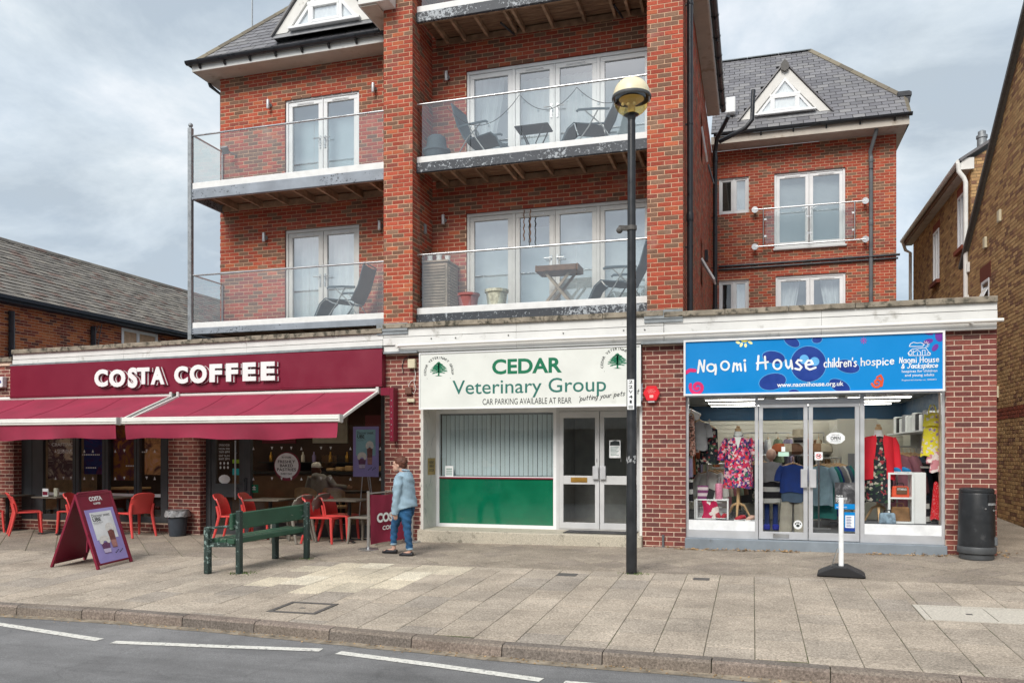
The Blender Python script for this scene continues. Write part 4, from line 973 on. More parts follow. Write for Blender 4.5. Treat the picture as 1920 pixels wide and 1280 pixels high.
# a small pen alphabet for the handwritten lines: strokes in a unit box, x-height .6
PEN = {'c': [arc(.25, .3, .22, .28, 50, 310)], 'h': [[(.05, 1), (.05, 0)], [(.05, .4), (.2, .58), (.38, .5), (.4, 0)]], 'i': [[(.08, .58), (.08, 0)], [(.08, .82), (.08, .85)]], 'l': [[(.06, 1), (.06, 0)]],
 'd': [arc(.24, .28, .2, .27, 0, 360), [(.44, 1), (.44, 0)]], 'r': [[(.05, .58), (.05, 0)], [(.05, .4), (.2, .57), (.34, .52)]], 'e': [[(.05, .32), (.43, .36)]+arc(.25, .3, .2, .28, 15, 320)[1:]], 'n': [[(.05, .6), (.05, 0)], [(.05, .4), (.2, .58), (.38, .5), (.4, 0)]],
 "'": [[(.05, 1), (.02, .78)]], 's': [[(.36, .54), (.2, .6), (.06, .48), (.2, .32), (.36, .16), (.2, 0), (.02, .06)]], 'o': [arc(.24, .3, .22, .29, 0, 360, 14)], 'p': [[(.05, .6), (.05, -.36)], arc(.25, .3, .2, .28, -180, 180)],
 'N': [[(.03, 0), (.1, .95), (.42, .02), (.48, .98)]], 'a': [arc(.22, .3, .2, .28, 0, 360, 12), [(.44, .58), (.46, 0)]], 'm': [[(.03, .6), (.03, 0)], [(.03, .42), (.16, .58), (.26, .45), (.27, 0)], [(.27, .42), (.4, .58), (.5, .45), (.52, 0)]],
 'H': [[(.05, 1), (.04, 0)], [(.5, 1), (.52, 0)], [(0, .48), (.58, .52)]], 'u': [[(.04, .6), (.05, .15), (.2, 0), (.38, .14), (.4, .6)], [(.4, .6), (.44, 0)]], '&': [[(.5, .02), (.12, .7), (.2, .95), (.34, .8), (.05, .3), (.14, .02), (.34, .04), (.5, .4)]],
 'J': [[(.4, .95), (.38, .15), (.22, 0), (.04, .12)], [(.2, .95), (.55, .95)]], 'k': [[(.05, 1), (.05, 0)], [(.36, .55), (.06, .26), (.38, 0)]], 't': [[(.2, .95), (.18, .1), (.3, 0)], [(.02, .6), (.36, .62)]], 'g': [arc(.22, .3, .2, .27, 0, 360), [(.43, .58), (.42, -.2), (.24, -.36), (.05, -.25)]],
 'y': [[(.05, .6), (.2, .1)], [(.42, .6), (.2, -.1), (.05, -.36)]], 'f': [[(.4, .9), (.28, 1), (.18, .85), (.18, -.1)], [(.02, .55), (.36, .58)]], '"': [[(.05, 1), (.03, .8)]], ' ': []}
def pen(mb, s, x0, x1, z0, h, wd, Y, lean=0., rise=0., jit=.02, seed=3):
    rr = random.Random(seed); x = 0; seq = []
    for ch in s:
        st_ = PEN[ch]; wx = max([p[0] for q in st_ for p in q] or [.25]); seq.append((x, st_)); x += wx+.16
    k = (x1-x0)/(x-.16)
    for xo, st_ in seq:
        dz = rr.uniform(-jit, jit)
        for q in st_: stroke(mb, [(x0+(xo+px)*k+lean*py*h, z0+(py+dz)*h+rise*(xo+px)*k) for px, py in q], wd, (0, Y, 0), fx, (0, 0, 1))
    return mb
mb = MB(); pen(mb, '"putting your pets first', -2.74, -1.76, 2.37, .078, .010, Yp, lean=.25, rise=.10); mb.build('lettering', 'ink', vsn)
def cedar(cx, cz, u):
    em = MB(); rr = random.Random(5)
    for i, (z, wd) in enumerate(((.115, .045), (.092, .085), (.066, .115), (.040, .14), (.012, .155), (-.018, .16), (-.046, .12))):
        for sgn in (-1, 1):
            n = 7; up_, lo = [], []
            for k in range(n+1):
                x = wd*k/n; up_.append((cx+sgn*x, cz+z+.016*(1-(k/n)**2)+rr.uniform(-.005, .005)-.02*(k/n))); lo.append((cx+sgn*x, cz+z-.012+rr.uniform(-.006, .004)-.018*(k/n)))
            for k in range(n): em.poly([(q[0], Yp, q[1]) for q in (up_[k], up_[k+1], lo[k+1], lo[k])])
    em.box(cx-.014, cx+.014, Yp, Yp+.001, cz-.115, cz+.1); em.poly([(cx-.07, Yp, cz-.118), (cx+.07, Yp, cz-.122), (cx+.02, Yp, cz-.108), (cx-.03, Yp, cz-.108)])
    em.build('cedar_emblem', 'sign_green', vsn, fix=False)
    tm = MB(); s = '. CEDAR VETERINARY GROUP .'; n = len(s); Rr_ = .235
    for i, ch in enumerate(s):
        if ch == ' ': continue
        q = R(206-232*i/(n-1)); V, Fc = text2d(ch, .02); k = .058; a, b = min(p[0] for p in V), max(p[0] for p in V)
        o_ = Vector((cx+Rr_*cos(q), Yp, cz-.055+Rr_*sin(q))); ux = Vector((sin(q), 0, -cos(q))); uy = Vector((cos(q), 0, sin(q))); bb = len(tm.v)
        tm.v += [tuple(o_+ux*((x-(a+b)/2)*k)+uy*(z*k)) for x, z in V]; tm.f += [tuple(bb+j for j in f) for f in Fc]
    tm.build('emblem_lettering', 'ink', vsn)
cedar(-5.21, 2.965, 0); cedar(-2.10, 3.005, 0)
# blue charity sign
ns = thing('shop_sign', 'long blue charity fascia sign with white handwriting and navy paw prints', 'sign', (.82, 13.05, 2.42))
MB().box(-1.02, 2.655, 13.055, 13.25, 2.445, 3.275).build('sign_panel', 'blue', ns)
mb = MB(); frame(mb, -1.045, 2.68, 2.42, 3.30, 13.03, 13.06, .03); mb.build('sign_frame', 'upvc', ns)
def zp(x, y, Y=Yp): return at(1280+x/3.84, 615+y/3.84, Y)
def blob(mb, cx, cy, rx, ry, ang=0, Y=Yp, n=30, egg=0.):
    pts = []
    for k in range(n):
        q = 2*pi*k/n; x, y = rx*cos(q)*(1+egg*sin(q)), ry*sin(q); a = R(ang); p = zp(cx+x*cos(a)-y*sin(a), cy+x*sin(a)+y*cos(a)); 
        pts.append((min(max(p.x, -1.013), 2.648), Y, min(max(p.z, 2.452), 3.268)))
    return mb.poly(pts)
rim = MB(); mb = MB()
for c in ((905, 258, 128, 128, 0), (655, 210, 82, 44, 10), (647, 385, 98, 58, -12), (785, 95, 62, 34, 30), (968, 82, 36, 26, -10), (1188, 275, 86, 46, 12), (1130, 415, 80, 42, 25), (800, 462, 40, 22, 0)):
    blob(rim, c[0], c[1], c[2]+3.5, c[3]+3.5, c[4], Yp+.0008); blob(mb, *c)
rim.build('paw_outline', mat('sky_blue', (.12, .42, .78), .4), ns, fix=False); mb.build('paw_print', 'navy', ns, fix=False)
mb = MB(); blob(mb, 875, 225, 34, 34, 0, Yp-.0006); blob(mb, 950, 240, 34, 32, 0, Yp-.0006); mb.build('paw_eyes', 'sky_blue', ns, fix=False)
def zs(mb, pts, wd, Y=Yp-.0012):
    q = [zp(x, y) for x, y in pts]; return stroke(mb, [(p.x, p.z) for p in q], wd, (0, Y, 0), fx, (0, 0, 1))
def za(cx, cy, rx, ry, a0=0, a1=360, n=16): return [(cx+rx*cos(R(a0+(a1-a0)*i/n)), cy+ry*sin(R(a0+(a1-a0)*i/n))) for i in range(n+1)]
mb = MB(); wd = .030
for st_ in ([(110, 320), (122, 232), (150, 312), (157, 232)], za(204, 285, 28, 26), [(236, 262), (240, 296), (236, 332)], za(305, 270, 29, 31), [(362, 312), (370, 252)], [(368, 266), (388, 254), (395, 302)], [(395, 268), (414, 256), (421, 305)], [(447, 256), (451, 308)], za(447, 233, 3, 3), [(546, 200), (539, 298)], [(592, 205), (599, 292)], [(533, 252), (614, 244)], za(682, 262, 29, 33), [(742, 232), (746, 270), (760, 288), (777, 270), (780, 232), (790, 292)], [(856, 234), (832, 230), (818, 248), (840, 265), (856, 281), (842, 299), (810, 291)], [(886, 266), (937, 257), (926, 235), (902, 233), (884, 256), (890, 285), (915, 298), (957, 284)]): zs(mb, st_, wd)
mb.build('lettering', 'print_white', ns, fix=False)
mb = MB(); pen(mb, "children's", 1.035, 1.49, 2.815, .13, .017, Yp-.0012, jit=.05); pen(mb, 'hospice', 1.55, 2.0, 2.825, .115, .017, Yp-.0012, jit=.05, seed=8)
pen(mb, 'Naomi House', 2.075, 2.60, 2.845, .085, .012, Yp-.0012); pen(mb, '& Jacksplace', 2.10, 2.58, 2.765, .07, .013, Yp-.0012, lean=.2); mb.build('lettering', 'print_white', ns, fix=False)
mb = MB(); letter(mb, 'www.naomihouse.org.uk', .361, 1.311, 2.508, 2.597, Yp-.0012, .02); letter(mb, 'hospices for children', 2.11, 2.58, 2.69, 2.74, Yp-.0012, .006); letter(mb, 'and young adults', 2.15, 2.54, 2.632, 2.682, Yp-.0012, .006); letter(mb, 'Registered charity no. 1002832', 2.11, 2.57, 2.575, 2.602, Yp-.0012, 0); mb.build('lettering', 'print_white', ns)
mb = MB(); o_ = (0, Yp-.0012, 0)
zs(mb, [(1632, 130), (1640, 112), (1662, 102), (1690, 108), (1715, 104), (1740, 118), (1728, 132), (1632, 132)], .009)
for k in range(7): q = R(-110+k*32); zs(mb, [(1750+12*cos(q), 118+12*sin(q)), (1750+26*cos(q), 118+24*sin(q))], .007)
for st_ in ([(1655, 150), (1750, 142), (1785, 190)], [(1655, 150), (1640, 160), (1622, 180), (1630, 198), (1780, 196)], [(1660, 160), (1660, 196)], [(1665, 172), (1690, 158), (1712, 172)], [(1690, 174), (1690, 196)], [(1712, 172), (1712, 196)], [(1725, 160), (1745, 158), (1745, 196)], [(1725, 160), (1725, 196)], [(1765, 175), (1785, 182)], za(1640, 178, 12, 14), za(1772, 184, 12, 10)): zs(mb, st_, .008)
mb.build('house_emblem', 'print_white', ns, fix=False)
def spiral(cx, cy, r0, r1, turns, a0, n=40): return [(cx+(r0+(r1-r0)*i/n)*cos(R(a0)+2*pi*turns*i/n), cy+(r0+(r1-r0)*i/n)*sin(R(a0)+2*pi*turns*i/n)) for i in range(n+1)]
mb = MB(); zs(mb, spiral(105, 425, 8, 52, 1.45, 40), .05); zs(mb, [(25, 320), (50, 302), (88, 305)], .055); mb.build('swirl', 'pink', ns, fix=False)
mb = MB(); zs(mb, spiral(1400, 392, 6, 38, 1.3, 60), .032); zs(mb, [(1400, 355), (1425, 340), (1440, 370), (1432, 415)], .03); mb.build('swirl', 'orange', ns, fix=False)
mb = MB()
for c in ((398, 103, 17, 10, 20), (422, 120, 10, 17, 25), (453, 124, 10, 16, -5), (487, 104, 18, 10, 30)): blob(mb, *c, Yp-.0008, 14)
mb.build('flower', mat('pale_yellow', (.85, .85, .42), .5), ns, fix=False); mb = MB(); blob(mb, 445, 92, 24, 9, 0, Yp-.001); mb.build('flower_centre', 'yellow', ns, fix=False)
mb = MB(); [zs(mb, [(1303+12*cos(R(k*45)), 90+12*sin(R(k*45))), (1303+22*cos(R(k*45)), 90+22*sin(R(k*45)))], .010) for k in range(8)]; blob(mb, 1303, 90, 7, 7); mb.build('flower', mat('magenta', (.45, .05, .40), .5), ns, fix=False)
mb = MB(); blob(mb, 1768, 95, 36, 17, -15); blob(mb, 1818, 140, 30, 18, -50); blob(mb, 1770, 38, 34, 10, 10); blob(mb, 1850, 55, 32, 42, 0); mb.build('petals', 'purple', ns, fix=False)
# small sign of the next shop at the left edge
st = thing('shop_sign', 'edge of a small white and blue sign on the brick wall at the far left', 'sign', (-15.4, 13.12, 2.9))
a, b = at(-40, 727, 13.1), at(6, 706, 13.1); MB().box(a.x, b.x, 13.08, 13.19, a.z, b.z).build('panel', 'upvc', st, bevel=.01)
q = MB(); letter(q, 'pizza', a.x+.3, b.x-.03, a.z+.06, b.z-.05, 13.078, .05); q.build('lettering', 'navy', st)
# ---------------------------------------------------------------- awnings
def awning(x0, x1, lb, seed):
    t = thing('awning', lb, 'awning', ((x0+x1)/2, 13.1, 2.6), group='maroon awnings of the coffee shop'); rr = random.Random(seed); n = 40; f1, f2 = rr.uniform(0, 6), rr.uniform(0, 6)
    def cloth(a, b):
        x = x0+.04+(x1-x0-.08)*a; y = 13.06-(13.06-11.69)*b; z = 2.60-(2.60-2.10)*b-.035*sin(pi*b)+.014*sin(x*4+b*4.6+f1)*sin(pi*b)+.008*sin(x*9-b*7+f2)*b+.006*sin(x*2.1-b*6)*sin(pi*b); return (x, y, z)
    MB().grid(cloth, n*2, 12).build('canopy', 'awning', t, smooth=True, fix=False)
    for i in range(1, 4):
        MB().tube([V_+Vector((0, 0, .004)) for V_ in (Vector(cloth(i/4, k/16)) for k in range(17))], .0045, 4).build('seam', 'awning', t, smooth=True)
    def val(a, b):
        x = x0+.04+(x1-x0-.08)*a; k = b*b; w_ = .034*k*sin(x*2.6+f1)+.022*k*sin(x*7.3+f2)+.02*k*math.exp(-((x-x0)%1.45-.7)**2/.02); drop = .29+.02*sin(x*1.7+f2)+.008*sin(x*6+f1)
        return (x, 11.635+w_, 2.045-drop*b)
    MB().grid(val, n*3, 8).build('valance', 'awning', t, smooth=True, fix=False)
    mb = MB(); pr_ = [(-.06, .06), (.03, .06), (.055, .03), (.055, -.05), (.02, -.07), (-.06, -.05)]
    mb.prism([(y, z) for y, z in pr_], (x1-x0, 0, 0), (x0, 11.66, 2.075), (0, 1, 0), (0, 0, 1)); mb.box(x0+.01, x1-.01, 11.585, 11.60, 2.06, 2.075); fb = mb.build('front_bar', 'awning_bar', t, bevel=.006)
    for x in (x0-.012, x1): MB().prism([(y*1.08, z*1.08) for y, z in pr_], (.012, 0, 0), (x, 11.66, 2.075), (0, 1, 0), (0, 0, 1)).build('end_cap', 'upvc_grey', fb)
    MB().tube([(x0, 13.08, 2.625), (x1, 13.08, 2.625)], .042, 12).build('roller', 'awning_bar', t, smooth=True)
    for x in (x0+.02, x1-.02):
        MB().bar((x, 13.06, 2.60), (x, 12.35, 2.33), .035, .05).bar((x, 12.35, 2.33), (x, 11.72, 2.08), .035, .05).build('arm', 'awning_bar', t, bevel=.005)
        MB().box(x-.03, x+.03, 13.0, 13.2, 2.56, 2.68).build('bracket', 'upvc_grey', t, bevel=.01)
awning(-15.25, -10.70, 'left maroon awning, its left end cut off by the picture edge', 2); awning(-10.58, -6.34, 'right maroon awning reaching to the brick pier beside the vet sign', 9)
# ================================================================ the apartment building above and behind
apt = thing('apartment_building', 'red brick apartment building with glass balconies and slate roofs rising behind the shops', 'building', (-4, 14, 0))
pcA = Pieces(apt, 'brick', 'brick_red', 'brickwork', 300)
YB_, YF = 14.45, 13.5             # back wall of the balconies, balcony front
# pillars (front faces) and their right returns
for x0, x1, nm in ((-6.366, -5.814, 'pillar'), (-1.647, -1.081, 'pillar')):
    brickwall(pcA, (x0, 13.3, 0), fx, 0, x1-x0, 3.6, 10.6, 'mortar_red', apt, zref=.04, nm=nm, ext=(.008, .008), off=.05)
    MB().box(x0+.004, x1-.004, 13.303, 13.62, 3.5, 10.6).build('pillar_core', 'mortar_red', apt)
    MB().box(x0-.02, x1+.02, 13.05, 13.32, 3.60, 3.665 if x0 > -3 else 3.70).box(x0-.02, x1+.02, 13.035, 13.06, 3.66, 3.80).build('lead_flashing', 'lead', apt)
brickwall(pcA, (-5.814, 13.3, 0), bk, 0, .33, 3.7, 10.6, 'mortar_red', apt, zref=.04, off=.1125, nm='pillar')
brickwall(pcA, (-5.90, 13.62, 0), bk, 0, .84, 3.7, 10.6, 'mortar_red', apt, zref=.04, nm='side_wall')
# back walls with the door openings
LD = [(-9.122, -7.455, 6.80, 8.70), (-9.122, -7.455, 4.02, 6.035)]
CD = [(-5.205, -1.70, 6.83, 8.745), (-5.205, -1.70, 4.05, 6.05)]
CT = [(-5.205, -1.70, 9.55, 10.6)]
X0 = -10.66
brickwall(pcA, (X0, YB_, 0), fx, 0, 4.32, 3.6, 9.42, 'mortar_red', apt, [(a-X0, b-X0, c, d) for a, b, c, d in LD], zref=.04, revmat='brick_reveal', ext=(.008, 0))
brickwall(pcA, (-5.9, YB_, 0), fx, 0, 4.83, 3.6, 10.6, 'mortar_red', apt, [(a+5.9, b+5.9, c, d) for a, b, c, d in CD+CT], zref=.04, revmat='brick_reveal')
# right side wall of the front block (runs back to the rear wing) with two narrow windows
SW = [(18.0-13.3, 18.62-13.3, 7.95, 9.0), (18.0-13.3, 18.62-13.3, 5.2, 6.2)]
brickwall(pcA, (-1.081, 13.3, 0), bk, 0, 9.7, 3.5, 9.84, 'mortar_red', apt, SW, zref=.04, proud=.0018, off=.1125, revmat='brick_reveal', reveal=.08)
MB().box(X0, X0+.01, YB_+.002, 20, 3.5, 9.42).box(-6.3, -6.2, YB_+.002, 20, 3.5, 12).box(X0, -1.1, 20, 20.1, 3.5, 12).build('rear_wall', 'mortar_red', apt)
brickwall(pcA, (X0, 20, 0), (0, -1, 0), 0, 5.55, 3.6, 9.42, 'mortar_red', apt, zref=.04)
# rear wing
WH = [(-.888+1.081, -.097+1.081, 8.05, 9.056), (-.888+1.081, -.097+1.081, 5.15, 6.236), (.565+1.081, 2.354+1.081, 7.02, 9.06), (.60+1.081, 2.36+1.081, 4.9, 6.275)]
brickwall(pcA, (-1.081, 23, 0), fx, 0, 4.66, 3.5, 9.80, 'mortar_red', apt, WH, zref=.04, nm='rear_wing_wall', revmat='brick_reveal', ext=(0, .008))
MB().box(3.52, 3.575, 23.003, 31, 3.0, 9.8).box(-1.081, 3.57, 31, 31.1, 3, 9.8).build('rear_wall', 'mortar_red', apt)
pcA.done()
# windows and french doors
def leaf(par, x0, x1, z0, z1, y, w=.085, vent=True, m='upvc', g='glass_flat', nm='door_leaf'):
    o = frame(MB(), x0, x1, z0, z1, y-.03, y+.03, w, w*1.3, w).build(nm, m, par, bevel=.005)
    pane(x0+w, x1-w, z0+w*1.3, z1-w, y+.005, g, o)
    if vent:
        k = (x1-x0)*.24; MB().box((x0+x1)/2-k, (x0+x1)/2+k, y-.042, y-.03, z1-w*.72, z1-w*.38).build('trickle_vent', 'upvc', o); MB().box((x0+x1)/2-k+.01, (x0+x1)/2+k-.01, y-.0435, y-.042, z1-w*.60, z1-w*.50).build('vent_slot', 'grey_gloss', o)
    return o
def handle(par, x, z, y, s): MB().box(x-.016, x+.016, y-.048, y-.03, z-.14, z+.11).tube([(x, y-.045, z+.05), (x, y-.085, z+.05), (x+s*.13, y-.085, z+.05)], .011, 8).lathe([(.014, -.008), (.014, .004)], (x, y-.05, z-.08), 8, axis='Y').build('handle', 'steel', par, smooth=True)
def curtainmesh(x0, x1, z0, z1, y, seed, fold=.035, pinch=None):
    f = random.Random(seed); a, b = f.uniform(0, 6), f.uniform(0, 6); n = max(8, int((x1-x0)/.02))
    def fn(u, v):
        x = x0+(x1-x0)*u
        if pinch: x = pinch[0]+(x-pinch[0])*(1-pinch[1]*sin(pi*min(1, max(0, v))*.5)**2)
        return (x, y+fold*sin(u*(x1-x0)*42+a+.8*sin(u*9+b))+.01*sin(v*4+b), z1+(z0-z1)*v)
    return MB().grid(fn, n, 10)
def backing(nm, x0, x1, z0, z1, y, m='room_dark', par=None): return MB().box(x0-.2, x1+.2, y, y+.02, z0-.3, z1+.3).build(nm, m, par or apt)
def opening(x0, x1, z0, z1, y, cols, nm='french_doors', m='upvc'):
    "cols: list of (x0,x1,kind) kind d=door leaf (handles by pairs) or w=fixed light"
    o = frame(MB(), x0, x1, z0, z1, y-.05, y+.05, .055, .05, .065)
    for a, b in zip(cols, cols[1:]): o.box(a[1], b[0], y-.045, y+.045, z0+.05, z1-.065)
    o = o.build(nm, m, apt, bevel=.005)
    for i, (a, b, k) in enumerate(cols): leaf(o, a+.002, b-.002, z0+.052, z1-.067, y, vent=k == 'd', m=m, nm='door_leaf' if k == 'd' else 'window_light')
    return o
yd = YB_+.08
for k, (x0, x1, z0, z1) in enumerate(LD):
    o = opening(x0, x1, z0, z1, yd, [(x0+.055, (x0+x1)/2-.012, 'd'), ((x0+x1)/2+.012, x1-.055, 'd')], m='upvc' if k == 0 else 'upvc_grey')
    zc = z0+.98; handle(o, (x0+x1)/2-.055, zc, yd, -1); handle(o, (x0+x1)/2+.055, zc, yd, 1)
    if k: curtainmesh(x0, x1, z0, z1, yd+.22, 3, .02).build('net_curtain', 'net', apt, smooth=True, fix=False)
    else: MB().box(x0, x1, yd+.3, yd+.31, z0, z1).build('roller_blind', 'blind', apt)
for k, (x0, x1, z0, z1) in enumerate(CD):
    o = opening(x0, x1, z0, z1, yd, [(-5.15, -4.31, 'w'), (-4.25, -3.51, 'd'), (-3.485, -2.71, 'd'), (-2.65, -1.755, 'w')], m='upvc' if k == 0 else 'upvc_grey')
    handle(o, -3.555, z0+1.0, yd, -1); handle(o, -3.44, z0+1.0, yd, 1)
    if k == 0:
        curtainmesh(-5.15, -4.55, z0, z1, yd+.25, 11, .035, (-5.15, .45)).build('curtain', 'net', apt, smooth=True, fix=False); curtainmesh(-4.25, -2.7, z0, z1-.15, yd+.3, 12, .02).build('net_curtain', 'net', apt, smooth=True, fix=False)
        MB().box(-4.3, -1.75, yd+.55, yd+.56, z0, z1-.25).build('roller_blind', 'blind', apt); MB().box(-5.2, -4.3, yd+.75, yd+.76, z0, z1-.25).build('roller_blind', 'blind', apt)
    else:
        MB().box(-5.2, -4.3, yd+.3, yd+.31, z0, z1).box(-3.47, -1.7, yd+.3, yd+.31, z0, z1).build('roller_blind', 'net', apt); MB().box(-4.3, -3.47, yd+.5, yd+.51, z0, z1-.2).build('roller_blind', 'blind', apt)
x0, x1, z0, z1 = CT[0]; opening(x0, x1, z0, z1, yd, [(-5.15, -4.31, 'w'), (-4.25, -3.51, 'd'), (-3.485, -2.71, 'd'), (-2.65, -1.755, 'w')])
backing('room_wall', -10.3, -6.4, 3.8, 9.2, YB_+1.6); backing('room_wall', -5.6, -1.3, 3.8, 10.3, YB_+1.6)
MB().box(-10.6, -1.2, YB_+.14, YB_+1.7, 6.60, 6.78).box(-10.6, -1.2, YB_+.14, YB_+1.7, 3.7, 4.0).box(-6, -1.2, YB_+.14, YB_+1.7, 9.3, 9.5).build('room_floor', 'room', apt)
yw = 23.09
for x0, x1, z0, z1 in ((-.888, -.097, 8.05, 9.056), (-.888, -.097, 5.15, 6.236)):
    o = frame(MB(), x0, x1, z0, z1, yw-.05, yw+.05, .05).box((x0+x1)/2-.03, (x0+x1)/2+.03, yw-.05, yw+.05, z0+.05, z1-.05).build('window_frame', 'upvc', apt, bevel=.005)
    leaf(o, x0+.05, (x0+x1)/2-.03, z0+.05, z1-.05, yw, .045, False, g='glass', nm='casement'); leaf(o, (x0+x1)/2+.03, x1-.05, z0+.05, z1-.05, yw, .045, False, nm='casement')
    curtainmesh((x0+x1)/2+.08, x1, z0, z1, yw+.2, 5, .02).build('net_curtain', 'net', apt, smooth=True, fix=False)
for k, (x0, x1, z0, z1) in enumerate(((.565, 2.354, 7.02, 9.06), (.60, 2.36, 4.9, 6.275))):
    o = opening(x0, x1, z0, z1, yw, [(x0+.055, (x0+x1)/2-.012, 'd'), ((x0+x1)/2+.012, x1-.055, 'd')])
    MB().box(x0-.03, x1+.03, 22.94, 23.06, z0-.06, z0).build('window_sill', 'upvc', apt, bevel=.008)
    if k == 0:
        handle(o, 1.40, 8.0, yw, -1); handle(o, 1.52, 8.0, yw, 1); q = MB(); 
        for i in range(58): q.box(x0, x1, yw+.16, yw+.185, z0+.05+i*.034, z0+.057+i*.034)
        q.build('venetian_blind', 'net', apt, kind='stuff'); MB().box(x0, x1, yw+.22, yw+.23, z0, z1).build('roller_blind', 'blind', apt)
    else:
        curtainmesh(x0, x0+.62, z0, z1, yw+.2, 21, .035, (x0, .25)).build('net_curtain', 'net', apt, smooth=True, fix=False); curtainmesh(1.75, x1, z0, z1, yw+.2, 22, .035, (x1, .25)).build('net_curtain', 'net', apt, smooth=True, fix=False)
backing('room_wall', -.9, 3.4, 3.5, 9.2, 24.6)
for a, b, c, d in SW:
    q = frame(MB().box(-1.16, -1.15, 13.3+a, 13.3+b, c, d), 0, 0, 0, 0, 0, 0, 0); q.build('side_pane', 'glass_flat', apt)
# opened casements of the side windows (steep from here)
for z, aa in ((5.2, 38), (8.0, 12)):
    y0 = 18.0; q = MB().obox((-1.06+.18*sin(R(aa))*1.2, y0+.3, z+.30), (0, .29, 0), (.018, 0, .012), (.22*sin(R(aa)), 0, -.30*cos(R(aa)))); q.build('open_casement', 'upvc', apt, bevel=.006)
# ---------------------------------------------------------------- balconies
def balcony(nm, x0, x1, ztop, zw0, zw1, zf0, zf1, zr, mfas, joists, panels, end=False, lb=None):
    b = MB().box(x0, x1, YF+.03, YB_-.012, zf1-.03, zf1+.02).build(nm, 'deck_wood', apt, label=lb)
    n = int((YB_-YF-.15)/.125)
    for i in range(n): y = YF+.10+i*.125; MB().box(x0+.02, x1-.02, y, y+.117, zf1-.055, zf1-.034).build('deck_board', 'deck_wood', b)
    MB().box(x0, x1, YF-.01, YF+.05, zw0, zw1).build('white_edge', 'balcony_white', b, bevel=.006)
    MB().box(x0, x1, YF-.035, YF+.03, zf0, zf1).build('fascia_board', mfas, b, bevel=.006)
    MB().box(x0+.01, x1-.01, YF+.034, YF+.08, zf0+.01, zf1-.06).box(x0+.01, x1-.01, YB_-.065, YB_-.014, zf0+.02, zf1-.06).build('rim_joist', 'joist_wood', b)
    for x in joists: MB().box(x-.024, x+.024, YF+.082, YB_-.067, zf0+.015+rnd.uniform(0, .01), zf1-.06).build('joist', 'joist_wood', b)
    xs = [x0]+panels+[x1]
    for a, c in zip(xs, xs[1:]): MB().box(a+.006, c-.006, YF+.012, YF+.024, zw1-.01, zr-.02).build('glass_panel', 'glass_balcony', b)
    MB().tube([(x0, YF+.018, zr), (x1, YF+.018, zr)], .019, 12).build('handrail', 'steel', b, smooth=True)
    if end:
        MB().box(x0, x0+.012, YF+.03, YB_-.04, zw1-.05, zr-.02).build('glass_panel', 'glass_balcony', b); MB().tube([(x0+.006, YF+.018, zr), (x0+.006, YB_-.03, zr), (x0+.006, YB_-.03, zw1)], .019, 12).build('handrail', 'steel', b, smooth=True)
        MB().box(x0-.012, x0+.03, YF, YB_-.01, zf0, zf1).build('fascia_board', mfas, b); MB().box(x0-.005, x0+.03, YF+.03, YB_-.02, zw0, zw1).build('white_edge', 'balcony_white', b)
    return b
JL = [-10.2, -9.62, -9.02, -8.42, -7.9, -7.35, -6.8]; JC = [-5.55, -5.2, -4.75, -4.2, -4.05, -3.5, -2.9, -2.35, -2.1, -1.85]
balcony('balcony', -10.60, -6.368, 0, 6.705, 6.832, 6.50, 6.70, 7.773, 'fascia_grey', JL, [-9.95, -7.9], True)
balcony('balcony', -10.60, -6.368, 0, 3.965, 4.075, 3.845, 3.962, 5.015, 'fascia_grey', JL, [-9.95, -8.0], True)
balcony('balcony', -5.81, -1.65, 0, 6.735, 6.845, 6.555, 6.733, 7.80, 'fascia_dark', JC, [-4.79, -3.85, -2.88], False)
balcony('balcony', -5.81, -1.65, 0, 4.005, 4.122, 3.86, 4.002, 5.085, 'fascia_dark', JC, [-4.79, -3.85, -2.88], False)
balcony('balcony', -5.81, -1.65, 0, 9.445, 9.56, 9.265, 9.443, 10.5, 'fascia_dark', JC, [-4.79, -3.85, -2.88], False)
MB().tube([(-4.35, YF+.4, 9.26), (-4.2, YB_-.2, 9.2)], .02, 8).tube([(-2.3, YF+.4, 9.26), (-2.2, YB_-.2, 9.2)], .02, 8).build('waste_pipe', 'black_pvc', apt, smooth=True)
po = MB().box(-10.70, -10.615, YF-.03, YF+.055, 3.7, 7.93).build('balcony_post', 'galv', apt, bevel=.006); MB().sphere((-10.657, YF+.012, 7.985), .045, 12, 8).box(-10.675, -10.64, YF, YF+.03, 7.93, 7.95).build('ball_finial', 'galv', po, smooth=True)
mb = MB(); [mb.lathe([(.012, -.006), (.012, 0)], (-10.57, YF-.036, z), 8, axis='Y') for z in (3.88, 3.93, 6.56, 6.62)]; mb.build('bolt_heads', 'black_pvc', apt)
# wall lights beside the doors
for u, v, Y in ((503, 196, YB_), (700, 165, YB_), (495, 445, YB_), (712, 423, YB_), (837, 143, YB_), (831, 412, YB_)):
    p = at(u, v, Y-.08); l = MB().lathe([(.03, -.09), (.032, -.085), (.032, .085), (.03, .09)], (p.x, Y-.09, p.z), 12).build('wall_light', 'alu', apt, smooth=True)
    MB().box(p.x-.012, p.x+.012, Y-.07, Y-.035, p.z-.02, p.z+.02).lathe([(.045, -.012), (.045, .012)], (p.x, Y-.024, p.z), 12, axis='Y').build('bracket', 'grey_gloss', l)
p = at(792, 427, 14.0); MB().box(-5.905, -5.86, 14.02, 14.10, p.z-.10, p.z+.08).build('bulkhead_light', 'grey_gloss', apt, bevel=.01)
p = at(405, 272, 13.9); MB().obox((p.x, 14.2, p.z), (.07, 0, 0), (0, .02, .02), (0, -.05, .05)).bar((p.x, 14.22, p.z), (p.x+.1, YB_, p.z-.03), .02, .02).build('floodlight', 'grey_gloss', apt)
